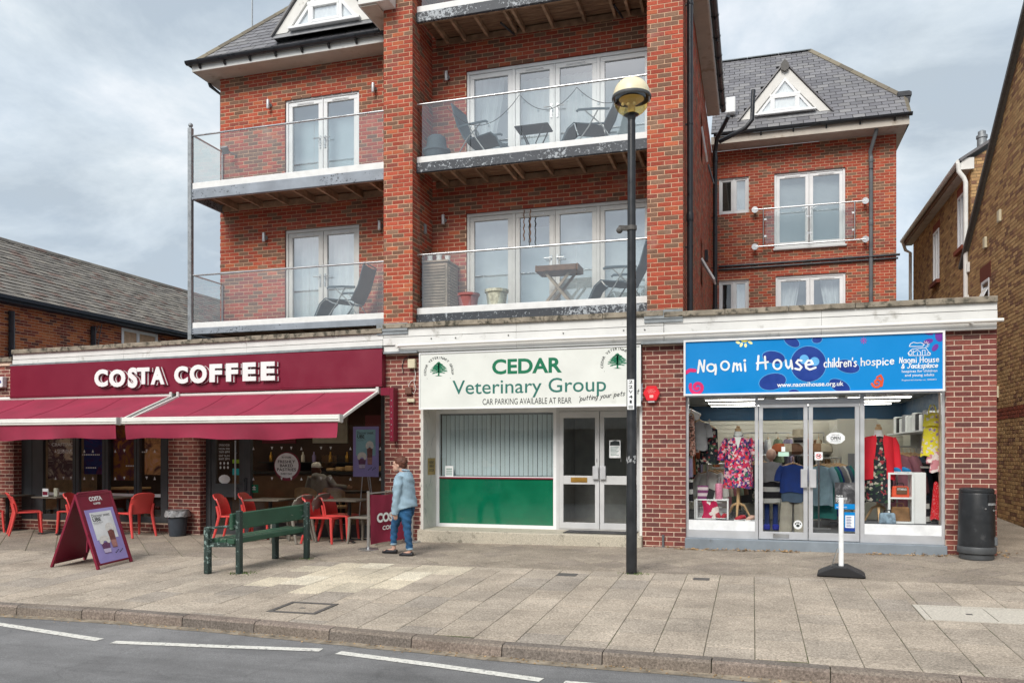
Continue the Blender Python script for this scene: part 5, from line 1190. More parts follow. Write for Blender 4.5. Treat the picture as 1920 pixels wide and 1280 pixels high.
# ---------------------------------------------------------------- roofs
pcS = Pieces(apt, 'slate', 'slate', 'slates', 300)
def slatefield(o, ux, uy, outline, holes=(), w=.30, h=.2, th=.012):
    "slates in courses; outline (ccw) in the slope's own coordinates, the slope itself is one board underneath"
    ux, uy, o = Vector(ux).normalized(), Vector(uy).normalized(), Vector(o); n = ux.cross(uy)
    if n.z < 0: raise ValueError('slope faces down')
    MB().poly([o+ux*x+uy*y-n*.02 for x, y in outline]).build('roof', 'rubber', apt, fix=False)
    ys = [p[1] for p in outline]; xs = [p[0] for p in outline]; k = 0; y = min(ys)
    tilt = (uy+n*-.055).normalized(); nn = ux.cross(tilt)
    while y < max(ys):
        x = min(xs)-((k % 2)*w/2)-.05
        while x < max(xs):
            q = clippoly([(x+.007, y+.006), (x+w-.007, y+.006), (x+w-.007, y+h+.03), (x+.007, y+h+.03)], outline)
            if len(q) > 2:
                cx, cy = sum(p[0] for p in q)/len(q), sum(p[1] for p in q)/len(q)
                if not any(inpoly(cx, cy, hh) for hh in holes):
                    j = rnd.uniform(0, .002); pcS.add(o+ux*0+uy*y+n*(.022+j), ux, tilt, [(a, b-y) for a, b in q], .018, .002)
            x += w
        y += h; k += 1
s45 = sqrt(.5)
def ray_slope(u, v, o, n):
    t = (u-960)/F; d = Vector((t*C_-S_, C_+t*S_, (HZ-v)/F)); c = Vector((0, 0, CZ)); return c+d*((Vector(o)-c).dot(n)/d.dot(n))
# front left roof (hipped at its left end)
oL = Vector((-11.0, 14.02, 9.50)); uyL = Vector((0, .78, .80)).normalized(); nL = Vector((1, 0, 0)).cross(uyL)
a = ray_slope(525, 25, oL, nL); hx_, hy_ = a.x-oL.x, (a-oL).dot(uyL); m_ = hy_/hx_
slatefield(oL, (1, 0, 0), uyL, [(0, 0), (4.64, 0), (4.64, 3.6), (3.6/m_, 3.6)], [[(1.95, .36), (3.95, .36), (2.95, 2.3)]])
top = oL+Vector((3.6/m_, 0, 0))+uyL*3.6
hl = Vector((oL.x, 20, 9.5)); MB().poly([oL, top, (top.x, 20, top.z), hl]).build('roof', 'slate', apt, fix=False)
pcR = Pieces(apt, 'ridge_tile', 'ridge_tile', 'ridge_tiles')
def ridge(a, b, n, wd=.13, m='ridge_tile', drop=.05):
    a, b = Vector(a), Vector(b); d = b-a
    for i in range(n):
        p, q = a+d*(i/n), a+d*((i+.985)/n); s = d.cross(Vector((0, 0, 1))).normalized()*wd; up = Vector((0, 0, 1))
        mb = MB()
        A = [p+s*-1-up*drop, p+up*.035, p+s-up*drop]; B = [q+s*-1-up*drop, q+up*.03, q+s-up*drop]
        mb.poly([A[0], A[1], B[1], B[0]]).poly([A[1], A[2], B[2], B[1]]).build('ridge_tile', m, apt, solid=.02)
ridge(oL+Vector((.02, 0, .03)), top+Vector((0, 0, .03)), 11)
def gutter(a, b, r=.065, nm='gutter', clips=3):
    a, b = Vector(a), Vector(b); d = (b-a).normalized(); s = d.cross(Vector((0, 0, 1))).normalized(); mb = MB(); n = 8
    for k, rr in ((0, r), (1, r*.86)):
        for p in (a, b):
            for i in range(n+1): q = pi+pi*i/n; mb.v.append(tuple(p+s*cos(q)*rr+Vector((0, 0, 1))*sin(q)*rr))
    m1 = n+1
    for k in (0, 2*m1):
        for i in range(n): mb.f.append((k+i, k+i+1, k+m1+i+1, k+m1+i))
    for i in (0, n): mb.f.append((i, m1+i, 3*m1+i, 2*m1+i))
    mb.f.append(tuple(range(m1))); mb.f.append(tuple(range(m1, 2*m1)))
    g_ = mb.build(nm, 'black_pvc', apt, smooth=True); L = (b-a).length
    for i in range(clips):
        c = a+d*L*(i+.5)/clips; q = MB()
        for e_ in (-.02, .02):
            q.v += [tuple(c+d*e_+s*cos(pi+pi*i_/n)*(r+.008)+Vector((0, 0, 1))*sin(pi+pi*i_/n)*(r+.008)) for i_ in range(n+1)]
        q.f += [(i_, i_+1, m1+i_+1, m1+i_) for i_ in range(n)]; q.bar(c-Vector((0, 0, r)), c-Vector((0, 0, r+.06))+Vector((0, .06, 0)) if abs(d.x) > .5 else c-Vector((0, 0, r+.05)), .03, .03); q.build('gutter_clip', 'black_pvc', g_, solid=.004)
    return g_
gutter((-11.08, 13.92, 9.475), (-6.38, 13.92, 9.475), .07, clips=8)
MB().box(-11.0, -6.37, 13.985, 14.01, 9.30, 9.44).build('fascia_board', 'white_board', apt); MB().box(-11.0, -6.37, 14.01, YB_, 9.30, 9.325).build('soffit', 'soffit', apt)
MB().box(-11.0, -10.98, 14.01, 19, 9.30, 9.44).build('fascia_board', 'white_board', apt); MB().box(-10.98, -10.66, YB_+.003, 19, 9.30, 9.325).build('soffit', 'soffit', apt); gutter((-11.05, 13.9, 9.475), (-11.05, 19, 9.475), .065, clips=2)
MB().tube([(-11.02, 14.5, 9.42), (-10.98, 14.55, 9.25), (-10.74, 14.6, 9.05), (-10.72, 14.6, 3.7)], .036, 10).build('downpipe', 'black_pvc', apt, smooth=True)
# dormers
mat('lead_dark', (.25, .255, .265), .5, vs=5, var=.3, dirt=((.30, .31, .32), 6, .62))
def dormer(x0, x1, zb, apex, yf, depth, wx0, wx1, wz0, wtop, uy, nm='dormer'):
    xm = (x0+x1)/2; d = MB().poly([(x0+.2, yf+.02, zb), (x1-.2, yf+.02, zb), (xm, yf+.02, apex-.25)]).build(nm, 'white_render', apt, fix=False)
    k = (apex-zb)/((x1-x0)/2); bw = .24
    for s in (-1, 1):
        e_ = x0 if s < 0 else x1
        pl = [(e_, zb), (xm, apex), (xm, apex-bw*1.5), (e_-s*bw*1.15, zb)]
        MB().prism(pl, (0, .045, 0), (0, yf-.04, 0)).build('bargeboard', 'white_render', d, bevel=.005)
        q = MB(); a_, b_ = Vector((e_+s*.06, yf-.09, zb-.05)), Vector((xm, yf-.09, apex+.03)); w_ = Vector((0, depth, 0)); up_ = Vector((-s*-(k), 0, 1)).normalized()*.03
        nn = Vector((s*k, 0, 1)).normalized()*.035
        for p_ in (0,): q.v += [tuple(x) for x in (a_, b_, b_+w_, a_+w_, a_+nn, b_+nn, b_+w_+nn, a_+w_+nn)]; q.f += [(0,3,2,1),(4,5,6,7),(0,1,5,4),(1,2,6,5),(2,3,7,6),(3,0,4,7)]
        q.build('dormer_roof', 'slate', d)
    MB().prism([(xm-.1, apex-.16), (xm-.1, apex-.02), (xm, apex+.10), (xm+.1, apex-.02), (xm+.1, apex-.16), (xm, apex-.22)], (0, .05, 0), (0, yf-.13, 0)).build('ridge_end', 'cast_iron', d)
    wm = (wx0+wx1)/2; kk = (wtop-wz0)/((wx1-wx0)/2); fr = .05
    q = MB(); q.prism([(wx0, wz0), (wx1, wz0), (wx1-fr*1.2, wz0+fr), (wx0+fr*1.2, wz0+fr)], (0, .07, 0), (0, yf-.05, 0))
    for s, e_ in ((-1, wx0), (1, wx1)): q.prism([(e_, wz0), (wm, wtop), (wm, wtop-fr*1.9), (e_-s*fr*1.75, wz0+fr*.3)], (0, .07, 0), (0, yf-.052-.001*s, 0))
    hw = (wx1-wx0)*.235; ht = wz0+kk*((wx1-wx0)/2-hw)*.97
    q.box(wm-hw-.03, wm-hw+.03, yf-.056, yf+.02, wz0+.02, ht); q.box(wm+hw-.03, wm+hw+.03, yf-.056, yf+.02, wz0+.02, ht); q.box(wm-hw-.05, wm+hw+.05, yf-.058, yf+.02, ht-.04, ht+.025)
    wf = q.build('window_frame', 'upvc', d)
    frame(MB(), wm-hw+.03, wm+hw-.03, wz0+.05, ht-.04, yf-.06, yf-.01, .05).build('casement', 'upvc', wf, bevel=.005)
    MB().box(wx0-.06, wx1+.06, yf-.13, yf-.02, wz0-.05, wz0).build('window_sill', 'upvc', d, bevel=.006)
    MB().poly([(wx0+.05, yf-.015, wz0+.03), (wx1-.05, yf-.015, wz0+.03), (wm, yf-.015, wtop-.08)]).build('pane', 'glass_flat', wf, fix=False)
    cm = curtainmesh(wx0+.05, wx1-.05, wz0, wtop, yf+.0, 31, .004); cm.v = [(wm+(x-wm)*max(0, (wtop-z)/(wtop-wz0)), y, z) for x, y, z in cm.v]; cm.build('net_curtain', 'net', wf, smooth=True, fix=False)
    MB().poly([(x0-.06, yf-.07, zb-.09), (x1+.06, yf-.07, zb-.09), (x1+.02, yf+.0, zb+.06), (x0-.02, yf+.0, zb+.06)]).build('lead_apron', 'lead_dark', d, solid=.01)
    return d
dormer(-9.12, -6.99, 9.83, 11.15, 14.12, 2.0, -8.72, -7.28, 9.90, 10.75, uyL)
# rear wing roof
oR = Vector((-1.07, 22.42, 10.09)); uyR = Vector((0, .72, .70)).normalized(); nR = Vector((1, 0, 0)).cross(uyR)
def loc(u, v): p = ray_slope(u, v, oR, nR); return (p.x-oR.x, (p-oR).dot(uyR))
k1, k2, k3 = loc(1702, 243), loc(1693, 180), loc(1520, 95)
hgt = k3[1]
outl = [(0, 0), (4.86, 0), (k2[0], k2[1]), (k3[0], hgt), (0, hgt)]
d0, d1 = loc(1388, 226), loc(1557, 209); da = loc(1470, 122)
slatefield(oR, (1, 0, 0), uyR, outl, [[(d0[0]-.02, d0[1]-.12), (d1[0]+.02, d1[1]-.12), (da[0], da[1]+.1)]])
W3 = lambda q: oR+Vector((q[0], 0, 0))+uyR*q[1]
MB().poly([W3((4.86, 0)), W3(k2), W3((k3[0], hgt)), (W3(k3).x, 31, W3(k3).z), (3.79, 31, 10.09)]).poly([W3((0, hgt)), W3((k3[0], hgt)), (W3(k3).x, 31, W3(k3).z), (-1.07, 31, W3(k3).z)]).build('roof', 'slate', apt, fix=False)
ridge(W3(k2)+Vector((0, 0, .03)), W3((k3[0], hgt))+Vector((0, 0, .03)), 8, .13)
ridge(W3((0, hgt))+Vector((0, 0, .03)), W3((k3[0], hgt))+Vector((0, 0, .03)), 3, .14, 'lead')
ridge(W3((4.84, .03)), W3(k2)+Vector((.02, 0, 0)), 3, .09)
p = W3(k2); MB().prism([(-.18, -.04), (.16, -.04), (.16, .06), (.10, .10), (-.18, .10)], (0, .18, 0), (p.x+.04, p.y-.08, p.z)).prism([(.02, -.2), (.12, -.2), (.14, -.04), (.0, -.04)], (0, .1, 0), (p.x+.04, p.y-.06, p.z)).build('gutter_end', 'black_pvc', apt, bevel=.01)
gutter((-1.0, 22.36, 10.06), (3.86, 22.36, 10.06), .075, clips=6)
MB().box(-1.07, 3.80, 22.42, 22.45, 9.80, 10.0).build('fascia_board', 'soffit', apt); MB().box(-1.07, 3.80, 22.45, 22.99, 9.80, 9.83).build('soffit', 'soffit', apt); MB().box(3.77, 3.80, 22.46, 31, 9.80, 10.02).box(3.58, 3.77, 22.995, 31, 9.80, 9.83).build('soffit', 'soffit', apt)
zb = W3(d0).z; yf = W3(d0).y-.05
pa = at(1388, 226, yf); pb = at(1557, 209, yf); pt = at(1470, 122, yf); w0, w1, wt, wb_ = at(1419, 215, yf), at(1525, 206, yf), at(1469, 147, yf), at(1470, 210, yf)
dormer(pa.x, pb.x, (pa.z+pb.z)/2, pt.z, yf, 2.2, w0.x, w1.x, (w0.z+w1.z)/2, wt.z, uyR)
p = at(1372, 195, 22.95); MB().box(p.x-.16, p.x+.1, 22.9, 23.2, p.z-.25, p.z+.18).build('roof_light', 'upvc', apt, bevel=.02)
pcS.done()
# main front block: eaves running back on both sides
MB().box(-1.075, -.80, 13.2, 20.6, 9.84, 9.865).build('soffit', 'soffit', apt); MB().box(-.80, -.775, 13.2, 20.6, 9.84, 10.03).build('fascia_board', 'white_board', apt); gutter((-.70, 20.7, 10.0), (-.70, 13.2, 10.0), .072, clips=9)
MB().box(-6.68, -6.372, 13.02, 19, 9.44, 9.465).build('soffit', 'soffit', apt); MB().box(-6.70, -6.68, 13.02, 19, 9.44, 9.66).build('fascia_board', 'white_board', apt); MB().box(-6.72, -6.13, 12.98, 13.29, 9.47, 9.75).build('box_end', 'white_board', apt, bevel=.005); gutter((-6.76, 13.2, 9.60), (-6.76, 18, 9.60), .065, clips=3)
MB().poly([(-6.75, 13.1, 10.62), (-3.8, 13.1, 13.2), (-3.8, 20.6, 13.2), (-6.75, 20.6, 10.62)]).poly([(-3.8, 13.1, 13.2), (-.75, 13.1, 10.62), (-.75, 20.6, 10.62), (-3.8, 20.6, 13.2)]).poly([(-6.75, 13.1, 10.62), (-.75, 13.1, 10.62), (-.75, 20.6, 10.62), (-6.75, 20.6, 10.62)]).poly([(-6.75, 13.3, 10.62), (-.75, 13.3, 10.62), (-3.8, 13.3, 13.2)]).build('roof', 'slate', apt, fix=False)
MB().box(-1.08, -.9, 13.4, 20.6, 9.86, 10.62).build('rear_wall', 'mortar_red', apt)
# rainwater pipes
def pipe(pts, r, m='black_pvc', joints=(), clips_=()):
    q = MB().tube(pts, r, 12); o = q.build('downpipe', m, apt, smooth=True)
    for p_ in joints: MB().lathe([(r+.008, -.07), (r+.010, -.06), (r+.010, .06), (r+.008, .07)], p_, 12).build('pipe_joint', m, o, smooth=True)
    for p_, d in clips_: MB().lathe([(r+.007, -.014), (r+.007, .014)], p_, 12).bar(p_, Vector(p_)+Vector(d), .03, .025).build('pipe_clip', 'black_pvc', o)
    return o
px, py = -1.0, 13.78
pipe([(px, py, 3.7), (px, py, 9.85)], .05, 'grey_pvc' if False else 'black_pvc', [(px, py, 5.45), (px, py, 9.3)], [((px, py, z), (-.09, 0, 0)) for z in (4.95, 7.0, 9.0)])
px, py = -.93, 21.6
pipe([(px, py, 3.7), (px, py, 9.35)], .06, 'black_pvc', [(px, py, 9.1), (px, py, 5.2)], [((px, py, z), (-.1, 0, 0)) for z in (4.2, 6.3, 7.6, 8.9)])
pipe([(px, py, 9.3), (px+.05, py-.1, 9.6), (px+.35, py-.6, 9.95)], .055); pipe([(px+.1, py, 9.55), (px+.75, py-.2, 9.75), (px+.92, py-.2, 9.95), (px+.95, py-.2, 10.7)], .055)
px = 2.965; pipe([(px+.10, 22.5, 9.95), (px+.08, 22.55, 9.75), (px-.02, 22.88, 9.35), (px, 22.9, 9.2), (px, 22.9, 3.6)], .05, 'grey_pvc', [(px, 22.9, 9.15), (px, 22.9, 7.5), (px, 22.9, 5.3)], [((px, 22.9, z), (0, .09, 0)) for z in (8.9, 6.6, 4.6)])
q = MB().tube([(-.9, 22.93, 6.615), (3.66, 22.93, 6.635)], .032, 8).tube([(-.9, 22.95, 6.53), (3.62, 22.95, 6.55)], .028, 8); q.build('service_pipe', 'black_pvc', apt, smooth=True)
mb = MB(); [mb.bar((-1.0, y, z), (-.86, y-.25, z-.55), .03, .03) for y, z in ((19.6, 8.3), (19.8, 4.3))]; mb.box(-1.07, -1.0, 19.4, 19.6, 6.0, 6.25); mb.build('wall_brackets', 'black_pvc', apt)
# Juliet balcony on the rear wing
jb = MB().tube([(.06, 22.80, 8.06), (2.82, 22.80, 8.06)], .022, 10).tube([(.06, 22.80, 7.06), (2.82, 22.80, 7.06)], .022, 10).build('juliet_balcony', 'steel', apt, smooth=True)
for x in (.06, 2.82):
    for z in (7.06, 8.06): MB().lathe([(.085, 0), (.085, .02), (.03, .025), (.03, .2)], (x, 22.79, z), 16, axis='Y').build('rosette', 'steel', jb, smooth=True)
for x in (.28, 1.44, 2.56): MB().tube([(x, 22.80, 7.06), (x, 22.80, 8.06)], .018, 8).build('upright', 'steel', jb, smooth=True)
for a, b in ((.33, 1.40), (1.48, 2.52)):
    MB().box(a, b, 22.795, 22.805, 7.12, 8.0).build('glass_panel', 'glass_balcony', jb)
    MB().box(a-.03, a+.03, 22.785, 22.815, 7.3, 7.35).box(a-.03, a+.03, 22.785, 22.815, 7.75, 7.8).box(b-.03, b+.03, 22.785, 22.815, 7.3, 7.35).box(b-.03, b+.03, 22.785, 22.815, 7.75, 7.8).build('glass_clamp', 'steel', jb)
# mast on the far slope
p = at(473, 62, 18); MB().tube([(p.x, 18, p.z-2), (p.x, 18, p.z+6)], .02, 6).build('aerial_mast', 'galv', apt, smooth=True)
# ================================================================ neighbouring houses
hs = thing('brick_house', 'low orange brick house with long weathered tiled roof behind the coffee shop at left', 'house', (-18, 20, 0))
pcH = Pieces(hs, 'brick', 'brick_house', 'brickwork')
brickwall(pcH, (-17.8, 10, 0), bk, 0, 26, 2.6, 5.36, 'mortar_house', hs, [(9.5, 11.0, 4.0, 5.19)], zref=.0, revmat='brick_reveal', proud=.007); pcH.done()
MB().box(-25, -17.81, 10, 36, 0, 5.3).build('rear_wall', 'mortar_house', hs)
pcT = Pieces(hs, 'roof_tile', 'house_tile', 'roof_tiles')
o_ = Vector((-17.55, 8, 5.36)); ux = Vector((0, 1, 0)); uy = Vector((-3.75, 0, 2.42)).normalized(); n_ = ux.cross(uy); tl = (uy-n_*.09).normalized(); L = Vector((-3.75, 0, 2.42)).length
MB().poly([o_-n_*.03, o_+ux*34-n_*.03, o_+ux*34+uy*L-n_*.03, o_+uy*L-n_*.03]).poly([o_+uy*L-n_*.03, o_+uy*L+ux*34-n_*.03, o_+ux*34+Vector((-8, 0, 0)), o_+Vector((-8, 0, 0))]).build('roof', 'lead', hs, fix=False)
k = 0; y = 0
while y < L-.05:
    x = -(k % 2)*.13
    while x < 30: pcT.add(o_+uy*y+n_*(.02+rnd.uniform(0, .012))+ux*x, ux, (tl+ux*rnd.uniform(-.015, .015)).normalized(), [(.003, 0), (.257, rnd.choice((0, 0, .01))), (.257, .26), (.003, .26)], .022, .003); x += .26
    y += .235; k += 1
pcT.done()
for i in range(60):
    a_ = o_+uy*L+ux*(i*.45+4); q = MB()
    A = [(-.13, -.04), (-.08, .05), (0, .085), (.08, .05), (.13, -.04)]
    for d in (0, .445): q.v += [(a_.x+x, a_.y+d, a_.z+z) for x, z in A]
    q.f += [(j, j+1, 6+j, 5+j) for j in range(4)]; q.build('ridge_tile', 'house_tile', hs, solid=.015)
MB().box(-17.79, -17.50, 8, 42, 5.20, 5.33).build('fascia_board', mat('navy_board', (.012, .018, .03), .5), hs); gutter_ = MB().box(-17.52, -17.42, 8, 42, 5.27, 5.36).build('gutter', 'navy_board', hs)
fr = frame(MB(), 0, 0, 0, 0, 0, 0, 0)
mb = MB(); y0, y1, z0, z1 = 19.5, 21.0, 4.0, 5.18
mb.box(-17.86, -17.77, y0, y0+.09, z0, z1).box(-17.86, -17.77, y1-.09, y1, z0, z1).box(-17.86, -17.77, 20.12, 20.22, z0, z1).box(-17.86, -17.77, y0+.09, 20.12, z1-.09, z1).box(-17.86, -17.77, 20.22, y1-.09, z1-.09, z1).box(-17.86, -17.77, 20.22, y1-.09, 4.62, 4.69); wf = mb.build('window', 'upvc', hs, bevel=.006)
MB().box(-17.84, -17.83, y0+.09, 20.12, z0, z1-.09).box(-17.84, -17.83, 20.22, y1-.09, z0, z1-.09).build('pane', 'glass', wf); MB().box(-18.1, -18.08, y0, y1, z0, z1).build('room_wall', 'room_dark', wf)
for u, v0, v1 in ((22, 583, 655), (175, 612, 645)):
    X_ = -17.72; t_ = (u-960)/F; Y_ = X_*(C_+t_*S_)/(t_*C_-S_); a, b = at(u, v0, Y_), at(u, v1+30, Y_); MB().tube([(X_, Y_, b.z), (X_, Y_, a.z)], .07, 8).build('soil_pipe', 'black_pvc', hs, smooth=True)
mb = MB().tube([(-17.76, 18.3, 4.2), (-17.75, 18.35, 4.6), (-17.74, 18.6, 5.1)], .012, 5).tube([(-17.76, 18.55, 4.2), (-17.75, 18.6, 4.7), (-17.74, 18.7, 5.15)], .012, 5); mb.build('cable', 'grey_pvc', hs, smooth=True)
# brown brick houses on the right
bh = thing('brick_house', 'tall buff brick gable house close at the right edge beside the alley', 'house', (6, 17, 0))
pcB = Pieces(bh, 'brick', 'brick_buff', 'brickwork')
XW = 4.78
def zroof(y): return 9.08+(17.05-y)*.775 if y > 17.05 else 9.08-(17.05-y)*.0+min((17.05-y)*.775, 2.6)
zl = lambda s: 9.08+(17.05-(21.1-s))*.775
# wall seen from the alley: horizontal axis runs towards the viewer (normal -X)
def sect(y_far, y_near, z0, z1=None, zc=None, m='brick_buff', pr=.007):
    brickwall(pcB, (XW, y_far, 0), (0, -1, 0), 0, y_far-y_near, z0, z1 if z1 else zc(y_far-y_near)+.1, 'mortar_buff', bh, zref=0, proud=pr, bm=m, zcut=zc)
sect(20.9, 12.2, -.1, 2.175); sect(20.9, 12.2, 2.175, 2.40, m='brick_band', pr=.012); 
wn_ = (19.15, 19.75, 4.05, 5.2)
hol = [(20.9-wn_[1], 20.9-wn_[0], wn_[2], wn_[3])]
brickwall(pcB, (XW, 20.9, 0), (0, -1, 0), 0, 8.7, 2.40, 5.85, 'mortar_buff', bh, hol, zref=0, proud=.007, revmat='brick_reveal')
zc = lambda s: 9.08+(17.05-(20.9-s))*.775
sect(20.9, 12.2, 5.85, None, zc); pcB.done()
MB().box(XW+.01, 12, 12.3, 20.9, 0, 5.8).build('rear_wall', 'mortar_buff', bh)
a_, b_ = Vector((XW-.10, 21.25, zc(-.35)+.02)), Vector((XW-.10, 11, zc(9.9)+.02)); MB().bar(a_, b_, .06, .09).build('verge', 'cast_iron', bh); MB().poly([a_, b_, b_+Vector((8, 0, 0)), a_+Vector((8, 0, 0))]).build('roof', 'house_tile', bh, solid=.02)
MB().box(XW-.012, XW+.0, wn_[0]-.12, wn_[1]+.12, wn_[3], wn_[3]+.32).build('lintel', 'brick_band', bh)
q = MB(); y0, y1, z0, z1 = wn_; q.box(XW-.02, XW+.1, y0, y0+.06, z0, z1).box(XW-.02, XW+.1, y1-.06, y1, z0, z1).box(XW-.02, XW+.1, y0+.06, y1-.06, z1-.06, z1).box(XW-.02, XW+.1, y0+.06, y1-.06, z0+.5, z0+.57); wf = q.build('window', 'upvc', bh, bevel=.005)
MB().box(XW+.06, XW+.07, y0, y1, z0, z1).build('pane', 'glass', wf); MB().obox((XW-.07, (y0+y1)/2, z1-.32), (0, .24, 0), (.015, 0, .01), (-.13, 0, -.25)).build('open_casement', 'upvc', wf, bevel=.01); MB().obox((XW-.082, (y0+y1)/2, z1-.32), (0, .19, 0), (.008, 0, .005), (-.105, 0, -.20)).build('pane', 'glass_flat', wf)
for u, v in ((1877, 405), (1850, 455), (1872, 735)):
    t_ = (u-960)/F; Y_ = XW*(C_+t_*S_)/(t_*C_-S_); p = at(u, v, Y_); MB().box(XW-.06, XW-.008, Y_-.08, Y_+.08, p.z-.12, p.z+.12).build('air_vent', 'plastic_cream', bh, bevel=.01)
rh = thing('brick_house', 'buff brick house with white gutters standing behind the alley, second from the right', 'house', (6, 24, 0))
pcQ = Pieces(rh, 'brick', 'brick_buff', 'brickwork')
XQ, YQ = 4.86, 21.0
hol = [(28-24.2, 28-23.6, 5.9, 7.45), (28-26.6, 28-26.0, 5.9, 7.4), (28-23.0, 28-22.4, 3.2, 4.55)]
hol = [(28-22.2, 28-21.55, 6.45, 7.75), (28-25.0, 28-24.3, 6.2, 7.6), (28-22.2, 28-21.55, 3.6, 5.05)]
brickwall(pcQ, (XQ, 28, 0), (0, -1, 0), 0, 7.0, 0, 8.12, 'mortar_buff', rh, hol, zref=0, proud=.007, revmat='brick_reveal')
brickwall(pcQ, (XQ, YQ, 0), fx, 0, 4.5, 4, 10.5, 'mortar_buff', rh, zref=0, proud=.007, zcut=lambda s: 8.3+.62*s); pcQ.done()
MB().box(XQ+.01, 12, YQ+.01, 28, 0, 8.1).build('rear_wall', 'mortar_buff', rh)
for a, b, c, d in hol:
    y0, y1 = 28-b, 28-a; q = MB().box(XQ-.03, XQ+.09, y0, y0+.07, c, d).box(XQ-.03, XQ+.09, y1-.07, y1, c, d).box(XQ-.03, XQ+.09, y0+.07, y1-.07, d-.07, d).box(XQ-.03, XQ+.09, (y0+y1)/2-.03, (y0+y1)/2+.03, c, d-.07); wf = q.build('window', 'upvc', rh, bevel=.005); MB().box(XQ+.0, XQ+.01, y0+.01, y1-.01, c, d-.01).build('pane', 'glass_flat', wf)
    MB().box(XQ-.10, XQ+.02, y0-.1, y1+.1, c-.10, c).build('window_sill', 'brick_band', rh); MB().box(XQ-.012, XQ, y0-.1, y1+.1, d, d+.22).build('lintel', 'brick_band', rh)
MB().box(4.66, XQ-.008, YQ-.05, 28.2, 8.06, 8.09).build('soffit', 'soffit', rh); MB().box(4.63, 4.66, YQ-.05, 28.2, 8.09, 8.27).build('fascia_board', 'teak', rh); MB().tube([(4.575, YQ-.1, 8.24), (4.575, 28.3, 8.24)], .06, 10).build('gutter', 'white_pvc', rh, smooth=True); MB().box(4.60, 4.90, YQ-.10, YQ-.05, 8.06, 8.32).build('box_end', 'white_pvc', rh)
o_ = Vector((4.58, YQ-.15, 8.30)); uy = Vector((1, 0, .62)).normalized(); MB().poly([o_, o_+uy*5, o_+uy*5+Vector((0, 7.5, 0)), o_+Vector((0, 7.5, 0))]).build('roof', 'slate', rh, solid=.06)
MB().tube([(4.57, YQ-.1, 8.2), (4.58, YQ-.1, 8.02), (4.68, YQ-.12, 7.86), (4.72, YQ-.12, 7.75), (4.72, YQ-.12, 1)], .052, 10).build('downpipe', 'white_pvc', rh, smooth=True); MB().box(4.72, 4.92, YQ-.25, YQ-.03, 6.0-.35, 6.0-.12).tube([(4.84, YQ-.14, 5.7), (4.84, YQ-.14, 5.2), (4.74, YQ-.13, 5.0)], .045, 8).build('hopper', 'white_pvc', rh, bevel=.01)
MB().tube([(4.57, 28.15, 8.2), (4.65, 28.1, 7.9), (4.78, 28.05, 7.8), (4.78, 28.05, 1)], .05, 8).build('downpipe', 'white_pvc', rh, smooth=True)
p = at(1841, 270, 22.5); MB().lathe([(.11, -.8), (.11, .12), (.13, .14), (.13, .2), (.09, .22), (.09, .3), (.05, .33)], (p.x, 22.5, p.z), 14).build('flue', 'galv', rh, smooth=True)
tr = thing('shrub', 'dark top of a bush showing above the roof edge beside the rear house', 'bush', (4.6, 34, 0)); mb = MB()
for k in range(160):
    c = Vector((rnd.gauss(4.75, .28), rnd.gauss(34, .3), rnd.gauss(6.5, .45))); a = Vector((rnd.gauss(0, 1), rnd.gauss(0, 1), rnd.gauss(0, 1))).normalized()*.09; b = a.orthogonal().normalized()*.05; mb.poly([c-a, c-b, c+a, c+b])
mb.build('crown', mat('bush_leaf', (.03, .045, .02), .8, var=.4), tr, fix=False); MB().tube([(4.7, 34, 0), (4.75, 34, 6.4)], .06, 6).build('stem', 'teak', tr)
# terrace across the road, seen only as a reflection in the glass
op = thing('opposite_terrace', 'two-storey terrace across the road, mirrored in the shop glass', 'building', (-4, -9, 0))
MB().box(-40, 34, -16, -9, -1, 6.0).build('wall', 'opposite_wall', op); MB().prism([(-9.0, 5.9), (-12.5, 8.6), (-16, 5.9)], (74, 0, 0), (-40, 0, 0), (0, 1, 0), (0, 0, 1)).build('roof', 'opposite_roof', op)
for i in range(11):
    x = -38+i*6.6; MB().box(x+.2, x+6.2, -8.995, -8.9, 2.6, 3.4).build('fascia_board', 'opposite_pale', op); MB().box(x+.4, x+6, -8.995, -8.96, .3, 2.5).build('window', 'opposite_glass', op)
    for d in (1., 3.9): MB().box(x+d, x+d+1.5, -8.995, -8.95, 4.1, 5.3).build('window', 'opposite_pale', op)
# ================================================================ street furniture
def gbase(u, v): return gp(u, v)
V3 = Vector
# lamp post
bx, by = -1.54, 10.74; bz = gz(bx, by)
lp = thing('street_lamp', 'tall black street lamp with a round cream and amber globe standing on the pavement', 'street lamp', (bx, by, bz))
MB().lathe([(.073, -.02), (.072, 1.1), (.066, 1.12), (.066, 3.4), (.057, 4.0), (.052, 5.95), (.045, 6.03)], (bx, by, bz), 18).build('column', 'lamp_post', lp, smooth=True)
cz = 6.235
MB().lathe([(.05, -.30), (.06, -.24), (.10, -.228), (.06, -.215), (.02, -.20)], (bx, by, cz), 16).build('collar', 'lamp_post', lp, smooth=True)
r_ = .245
MB().lathe([(.06, -r_*.96)]+[(r_*cos(R(a)), r_*sin(R(a))) for a in range(-70, 1, 10)], (bx, by, cz), 28).build('lower_bowl', 'globe_clear', lp, smooth=True, fix=False)
MB().lathe([(r_*cos(R(a)), r_*sin(R(a))+.02) for a in range(0, 90, 9)]+[(.001, r_+.02)], (bx, by, cz), 28).build('top_dome', 'globe_cream', lp, smooth=True)
MB().lathe([(.235, -.022), (.256, -.02), (.262, .0), (.256, .02), (.235, .022), (.235, -.022)], (bx, by, cz), 32).build('band', 'bin_band', lp, smooth=True)
MB().lathe([(.05, -.2), (.05, -.1), (.20, .0), (.001, .01)], (bx, by, cz), 16).build('reflector', 'globe_cream', lp, smooth=True)
